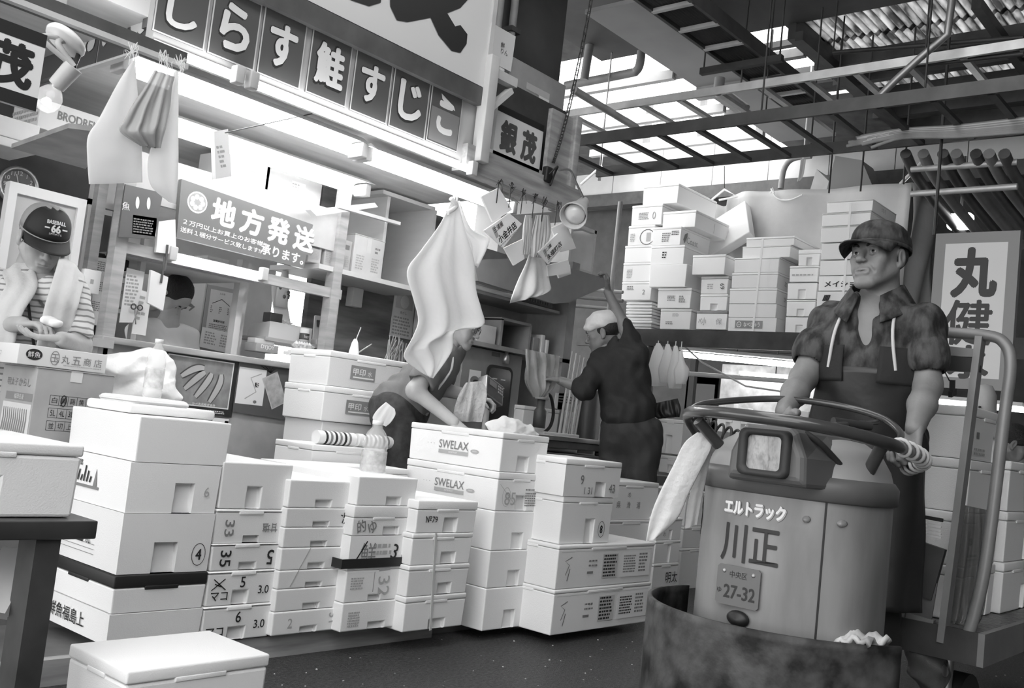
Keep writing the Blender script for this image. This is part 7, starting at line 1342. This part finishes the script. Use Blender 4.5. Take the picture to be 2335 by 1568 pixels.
for i, (y, lb) in enumerate(((662, 'upper pale pipe running to the shelf boxes'), (682, 'middle pale pipe running to the shelf boxes'), (702, 'lower pale pipe running to the shelf boxes'))): b = MB(); b.tube(pts([(1300, y-6), (1420, y+4)], X=7.0), .016, LGREY if i != 1 else MGREY); b.build('wall_pipe', label=lb, cat='pipe', group='pipes below the rack')
b = MB(); q = at(1345, 890, X=6.2); b.tube([q, (q.x, q.y, 0)], .075, mat('dark roller', .1, .4)); b.build('dark_roller', label='dark upright roller standing behind the reaching man\'s elbow', cat='roller')
drape('dark_bag', 'dark folded umbrella and bag hanging behind the reaching man\'s back', 'bag', [(1490, 920, 1545, 908), (1485, 940, 1552, 930), (1500, 955, 1550, 950)], BLACK, .015, 3, D=6.7, bulge=.03)
# ================================================================== lit shop below the high shelf
SM = mat('shop lamp', 1, .5, emit=9); a, c = at(1555, 815, X=8.3), at(1880, 838, X=8.3)
def shoplamp(p0, p1, X, r, lb):
    q0, q1 = at(*p0, X=X), at(*p1, X=X); t = thing('fluorescent_lamp', lb, 'lamp', (q0+q1)/2, group='lamps of the shop under the shelf'); m_ = (q0+q1)/2; b = MB(); b.tube([q0-m_, q1-m_], r, SM, 10); b.build('tube', t); b = MB(); b.bar(q0-m_+Vector((0, 0, r*2)), q1-m_+Vector((0, 0, r*2)), .12, .03, REFL); b.build('housing', t); b = MB(); b.tube([(0, 0, r*2), (0, 0, max(.05, 2.03-m_.z))], .006, DSTEEL); b.build('rod', t)
shoplamp((1555, 808), (1815, 832), 8.4, .028, 'bright fluorescent lamp just under the high shelf beam'); shoplamp((1690, 858), (1850, 872), 8.8, .018, 'smaller fluorescent lamp deeper in the shop under the shelf'); shoplamp((2120, 915), (2335, 935), 8.4, .02, 'fluorescent lamp glimpsed right of the guard frame')
b = MB(); b.tube(pts([(1560, 851), (1840, 872)], X=8.2), .022, LGREY); b.build('shop_pipe', label='pale pipe along the shop front below the bright lamp', cat='pipe')
b = MB(); b.tube(pts([(1545, 775), (1600, 825), (1700, 880), (1800, 895)], X=8.1), .008, LGREY); b.build('shop_cable', label='sagging pale cable under the high shelf', cat='cable')
for i, (xl, xr, yt, yb, lb) in enumerate(((1480, 1522, 782, 880, 'white carrier bag hanging leftmost below the shelf'), (1505, 1540, 784, 872, 'white carrier bag hanging second below the shelf'), (1525, 1556, 788, 885, 'white carrier bag hanging third below the shelf'), (1540, 1566, 800, 875, 'small carrier bag hanging last below the shelf'))):
    x_ = (xl+xr)/2; drape('carrier_bag', lb, 'bag', [(x_-4, yt, x_+4, yt), (xl+6, yt+25, xr-4, yt+25), (xl-4, yb-30, xr+6, yb-30), (xl, yb, xr-2, yb)], BAG, .006, 1, D=7.0-.06*i, bulge=.04, group='carrier bags under the shelf', seed=i, tie=Vector((7.92, at(x_, yt, X=7.92).y, 1.95)))
_a, _b = at(1568, 850, X=9.15), at(1640, 858, X=9.15); _dc = [(9.15, _a.y, _a.z), (9.15, _b.y, _a.z), (9.15, _b.y, .0), (9.15, _a.y, .0)]
board('shop_door', 'dark door of the shop under the shelf', 'door', _dc, mat('shop door', .11, .5), lambda b, L, w, h: (b.rect(-w/2, -w*.42, -h/2, h/2, LGREY, L), b.rect(.4*w, w/2, -h/2, h/2, LGREY, L), b.rect(-w/2, w/2, h*.44, h*.5, MGREY, L)), .03)
SHW = mat('shop goods wall', .6, .6, noise=.35, nscale=9); b = MB(); a, c = at(1645, 860, X=8.85), at(1900, 1010, X=8.85); b.box(8.85, 8.9, c.y-.6, a.y, .2, 1.85, SHW); struct(b, 'wall_shop_back')
for i in range(12):
    rr = random.Random(i); x = 1655+17*i; p = at(x, 955+rr.uniform(-20, 20), X=8.6); foam_box((8.5, p.y-.05, p.z-.1), .1, .09, rr.uniform(.1, .2), 'small pale packet on the shop counter under the shelf', lid=.0, name='shop_packet', cat='packet', group='packets on the shop counter')
b = MB(); p = at(1660, 985, X=8.4); b.box(8.4, 8.85, p.y-2.0, p.y+.6, 0, p.z-.0, MGREY); b.build('shop_counter', label='grey counter of the shop under the shelf', cat='counter')
for i, (x, y, yt, lb) in enumerate(((1494, 1030, 952, 'white foam box with a hand hold beyond the reaching man\'s hip'), (1500, 1075, 1035, 'white foam box low beyond the reaching man\'s leg'))): p = at(x, y, X=6.8); q = at(x+58, y, X=6.8); foam_box((6.8, q.y, p.z), .4, p.y-q.y, at(x, yt, X=6.8).z-p.z, lb, lid=.03, hs=(.4, .65, .6))
b = MB(); p = at(1494, 1080, X=6.8); b.box(6.75, 7.3, p.y-.9, p.y+.1, 0, p.z-.01, DWOOD); b.build('pallet_stand', label='dark stand under the foam boxes beyond the reaching man', cat='stand')
solid([ell(at(1570, 1000, X=7.6), (.1, .12, .07), .04), ell(at(1590, 1020, X=7.6), (.1, .1, .08), .04)], .012, 'plastic_bag', BAG, loc=at(1570, 1000, X=7.6), disp=crumple(.015), label='crumpled pale bag beside the truck column, beyond the towel', category='bag')
b = MB(); b.box(7.45, 7.8, at(1600, 1000, X=7.6).y-.2, at(1550, 1000, X=7.6).y+.1, 0, at(1570, 1035, X=7.6).z, MGREY); b.build('crate', label='grey crate under the pale bag beyond the towel', cat='crate')
# ================================================================== tarpaulin, signs and pipes at the right
TP = mat('tarpaulin', .55, .5, noise=.12, nscale=2.5, bump=.3, bscale=5)
tl_, tr_ = [at(x, y, X=8.9) for x, y in ((1575, 462), (1610, 452), (1650, 470), (1672, 442), (1750, 436), (1900, 428), (2080, 416))], None
b = MB(); S = spline(tl_, 8); n = len(S)
b.grid(lambda u, v: (lambda p: (p.x+.025*math.sin(u*40+v*4)*(1-v)+.02*math.sin(u*17), p.y, lerp(p.z, 2.06, v)))(S[min(n-1, int(round(u*(n-1))))]), n-1, 24, TP)
q = S[-1]; b.grid(lambda u, v: (q.x+.58*u+.02*math.sin(v*9), q.y-.03*math.sin(u*9+v*7)-.06*u, lerp(q.z-.12*u, 2.0-.7*0, v)), 16, 24, TP); b.build('tarpaulin', label='stained pale tarpaulin hung behind the high shelf boxes', cat='tarpaulin', solid=.006)
b = MB(); b.tube(spline(pts([(1758, 430), (1772, 452), (1800, 456), (1830, 444)], X=8.85), 6), .008, PAPER); b.tube(pts([(1757, 440), (1762, 428), (1765, 440)], X=8.85), .008, PAPER); b.build('rope', label='white rope looped along the tarpaulin top', cat='rope')
t = thing('wire_hanger', 'white tent-shaped hanger bracket over the tarpaulin', 'hanger', at(1652, 440, X=8.85)); b = MB(); b.tube([q-t.location for q in pts([(1620, 458), (1652, 432), (1682, 448), (1640, 456)], X=8.85)], .012, WHITE); b.build('wire', t); b = MB(); b.tube([q-t.location for q in pts([(1652, 432), (1652, 378)], X=8.85)], .004, BLACK); b.build('suspension', t)
p = pts([(2135, 528), (2327, 530), (2302, 858), (2130, 858)], X=6.0); z1, z0 = 2.42, 1.5; y1, y0 = p[0].y, p[1].y
def marub(b, L, w, h):
    b.rect(-.37*w, .37*w, -.43*h, .43*h, mat('framed paper', .55, .5), L, .001); b.text('丸', 0, .24*h, .3*h, BLACK, L, bold=.045, w=.56*w, d=.002); b.text('健', -.03*w, -.08*h, .28*h, BLACK, L, bold=.022, w=.56*w, d=.002); b.text('水', 0, -.33*h, .2*h, BLACK, L, bold=.04, w=.5*w, d=.002)  # plain pale paper inside the sign frame
board('shop_sign', 'tall grey-framed sign with brushed 丸健 characters at the right', 'sign', [(6, y1, z1), (6, y0, z1), (6, y0, z0), (6, y1, z0)], mat('sign frame', .2, .45), marub, .05)
b = MB(); b.tube([(6.03, y1+.02, z1), (6.03, y1+.02, 4)], .01, DSTEEL); b.tube([(6.03, y0-.02, z1), (6.03, y0-.02, 4)], .01, DSTEEL); b.build('sign_hanger', label='thin dark rods holding up the 丸健 sign', cat='rod')
p = at(2190, 505, X=7.6); t = thing('bulb_lamp', 'glaring small lamp over the tall sign at the right', 'lamp', p); b = MB(); b.box(-.05, .05, -.09, .09, -.06, .06, mat('glare', 1, .5, emit=14), bev=.03); b.build('lit_diffuser', t); b = MB(); b.tube([(0, 0, .05), (0, 0, .5)], .01, DGREY); b.build('rod', t)
# ------------------------------------------------------------------ cable ladders, trays, pipes under the roof
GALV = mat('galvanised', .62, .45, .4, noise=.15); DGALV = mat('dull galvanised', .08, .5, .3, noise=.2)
def ladder(label, X0, X1, y0, y1, z, m, n, rh=.11, step=None, hang=()):
    t = thing('cable_ladder', label, 'ladder', ((X0+X1)/2, (y0+y1)/2, z)); cx, cy_ = (X0+X1)/2, (y0+y1)/2
    for x in (X0, X1): b = MB(); b.box(x-cx-.012, x-cx+.012, y0-cy_, y1-cy_, -rh/2, rh/2, m); b.build('side_rail', t)
    for i in range(n): y = y0+(i+.5)*(y1-y0)/n-cy_; b = MB(); b.box(X0-cx, X1-cx, y-.02, y+.02, -rh/2-.0, -rh/2+.025, m); b.build('rung', t)
    for x, y in hang: b = MB(); b.tube([(x-cx, y-cy_, 0), (x-cx, y-cy_, 4.2-z)], .006, DSTEEL); b.build('hanger_rod', t)
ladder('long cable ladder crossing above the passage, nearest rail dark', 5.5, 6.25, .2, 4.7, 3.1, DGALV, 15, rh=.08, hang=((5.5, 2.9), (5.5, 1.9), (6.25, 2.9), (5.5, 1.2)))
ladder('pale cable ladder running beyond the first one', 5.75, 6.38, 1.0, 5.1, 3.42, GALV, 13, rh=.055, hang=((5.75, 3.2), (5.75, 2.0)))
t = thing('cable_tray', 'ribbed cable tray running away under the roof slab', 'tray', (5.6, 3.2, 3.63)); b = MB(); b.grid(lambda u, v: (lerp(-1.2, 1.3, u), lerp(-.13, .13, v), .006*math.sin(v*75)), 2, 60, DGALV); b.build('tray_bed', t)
for s in (-1, 1): b = MB(); b.box(-1.2, 1.3, s*.14-.012, s*.14+.012, -.03, .06, DGALV); b.build('side_rail', t)
for i in range(8): b = MB(); b.box(-1.1+.32*i, -1.07+.32*i, -.14, .14, -.035, -.01, GALV); b.build('cross_bar', t)
for i in (0, 1): b = MB(); b.box(.1+.95*i, .14+.95*i, -.3, .3, -.09, -.045, DSTEEL); [b.tube([(.12+.95*i, y, -.07), (.12+.95*i, y, .6)], .006, DSTEEL) for y in (-.28, .28)]; b.build('support_channel', t)
def pipe(lb, P, r, m=MGREY, name='pipe', rod=False, **k):
    b = MB(); b.tube(P, r, m, 12)
    if rod: b.tube([P[0], (P[0].x, P[0].y, 4.2)], .005, m, 6)
    return b.build(name, label=lb, cat='pipe', **k)
pipe('square-bent grey pipe crossing the bright skylight', spline([at(1290, 195, X=6.3), at(1430, 168, X=6.35), at(1452, 160, X=6.35), at(1460, 140, X=6.35), at(1464, 95, X=6.4), at(1466, 50, X=6.4)], 4), .035, MGREY)
pipe('grey pipe dropping from the slab in front of the skylight', pts([(1358, 0), (1345, 100), (1332, 182)], X=6.1), .035, MGREY)
pipe('pale pipe slanting down from the skylight to the ladder', pts([(1308, 205), (1450, 290)], Z=3.35), .028, GALV)
pipe('dark bent pipe coming out of the grey ceiling panel', spline(pts([(1642, 178), (1640, 210), (1660, 220), (1700, 250)], X=6.2), 5), .04, MGREY)
pipe('thin steel pipe with an elbow hanging before the translucent roof', pts([(2172, -10), (2160, 80), (2100, 130), (2045, 180), (1990, 235)], X=5.6), .022, mat('worn pipe', .3, .35, .5))
pipe('thin beam pipe crossing low before the translucent roof', pts([(1750, 178), (2000, 160), (2335, 122)], X=5.8), .014, DSTEEL, rod=True)
pipe('lower thin pipe crossing before the translucent roof', pts([(1900, 120), (2335, 85)], X=6.2), .016, DSTEEL, rod=True)
pipe('bent grey conduit against the pale wall panels', spline(pts([(1780, 430), (1788, 385), (1808, 362), (1850, 355)], X=9.3), 5), .03, MGREY)
b = MB(); rr = random.Random(12)
for i in range(16): o = rr.uniform(-12, 12); b.tube(spline(pts([(1930+rr.uniform(0, 60), 325+o), (2060, 305+o*.8), (2180, 300+o), (2340, 285+o*1.3)], X=5.95), 5), .012, MGREY if i % 3 else LGREY, 6)
b.build('cable_bundle', label='bundle of grey cables lying in the first cable ladder', cat='cables', kind='stuff')
for i, x in enumerate((2065, 2105, 2150, 2180, 2225, 2255, 2290)): pipe('grey duct slanting down in the rack at the right, number by rack order'.replace(', number by rack order', ', one of seven'), spline([at(x, 350, X=6.3), at(x+24, 400, X=6.6), at(x+75, 470, X=7.2), at(x+150, 560, X=8.0)], 5), .035, MGREY if i % 2 else DGREY, 'duct', group='slanting ducts at the right')
for i, y in enumerate((374, 430)): pipe(('upper', 'lower')[i]+' pale rail of the duct rack at the right', pts([(2078, y+12), (2320, y-5)], X=6.4), .02, GALV, 'rack_rail')
for x, y0_, y1_, lb in ((1890, 350, 440, 'thin dark rod hanging left of the tarpaulin end'), (1962, 350, 436, 'thin dark rod hanging over the driver\'s cap'), (2060, 420, 250, 'thin dark rod at the rack corner')): b = MB(); q = at(x, max(y0_, y1_), X=7.0); b.tube([q, (q.x, q.y, 4.2)], .007, DSTEEL); b.build('hanger_rod', label=lb, cat='rod')
pipe('pale prop pipe leaning on the tarpaulin corner', pts([(2053, 420), (2105, 368)], X=7.2), .014, GALV)
b = MB(); p = at(1375, 400, X=8.4); b.tube(pts([(1325, 420), (1372, 378)], X=8.0), .014, WHITE); q = at(1372, 378, X=8.0); b.tube([q, (q.x, q.y, 4.2)], .003, WHITE); b.build('white_stick', label='white stick tied under the ladder near the spot lamp', cat='stick')
drape('tape_strip', 'white tape strip hanging below the pale ladder', 'tape', [(1364, 380, 1372, 380), (1363, 412, 1370, 412)], PAPER, .004, 1, D=8.0, tie=Vector((at(1368, 380, D=8.0).x, at(1368, 380, D=8.0).y, 4.2)))
drape('tape_strip', 'long pale tape strip hanging from the ladder by the panels', 'tape', [(1826, 362, 1838, 362), (1822, 395, 1832, 398), (1818, 414, 1824, 412)], PAPER, .004, 1, D=8.0, tie=Vector((at(1832, 362, D=8.0).x, at(1832, 362, D=8.0).y, 4.2)))
for P, lb in (([(1850, 392, ), (1905, 450), (1860, 450)], 'grey ducting wedge over the tarpaulin'),): board('duct_wedge', lb, 'duct', [(1862, 385), (1908, 430), (1908, 445), (1845, 440)], LGREY, None, .3, X=9.2)
board('ceiling_duct', 'large grey slanting duct panel above the driver', 'duct', [(1905, 355), (1965, 365), (1990, 425), (1885, 432)], mat('duct grey', .22, .5), None, .3, X=9.0)
# ------------------------------------------------------------------ dark table at the left edge
p = at(168, 1180, Y=2.4); tz = p.z-.002; tx = at(215, 1192, Y=2.38).x-1.0
t = thing('steel_table', 'dark worn table at the left edge under the large foam box', 'table', (1.0, 2.5, 0)); b = MB(); b.box(-.45, tx, -.14, .36, tz-.045, tz, DSTEEL, bev=.004); b.build('table_top', t)
for x, y in ((-.4, -.1), (tx-.11, -.08), (-.4, .3), (tx-.11, .3)): b = MB(); b.bar((x, y, 0), (x, y, tz-.045), .09, .06, mat('worn black timber', .045, .6, noise=.6, nscale=5)); b.build('leg', t)
b = MB(); b.bar(at(-20, 1400, D=2.4), at(55, 1260, D=2.5), .1, .045, LGREY); b.build('plank', label='pale plank end leaning under the dark table', cat='plank')
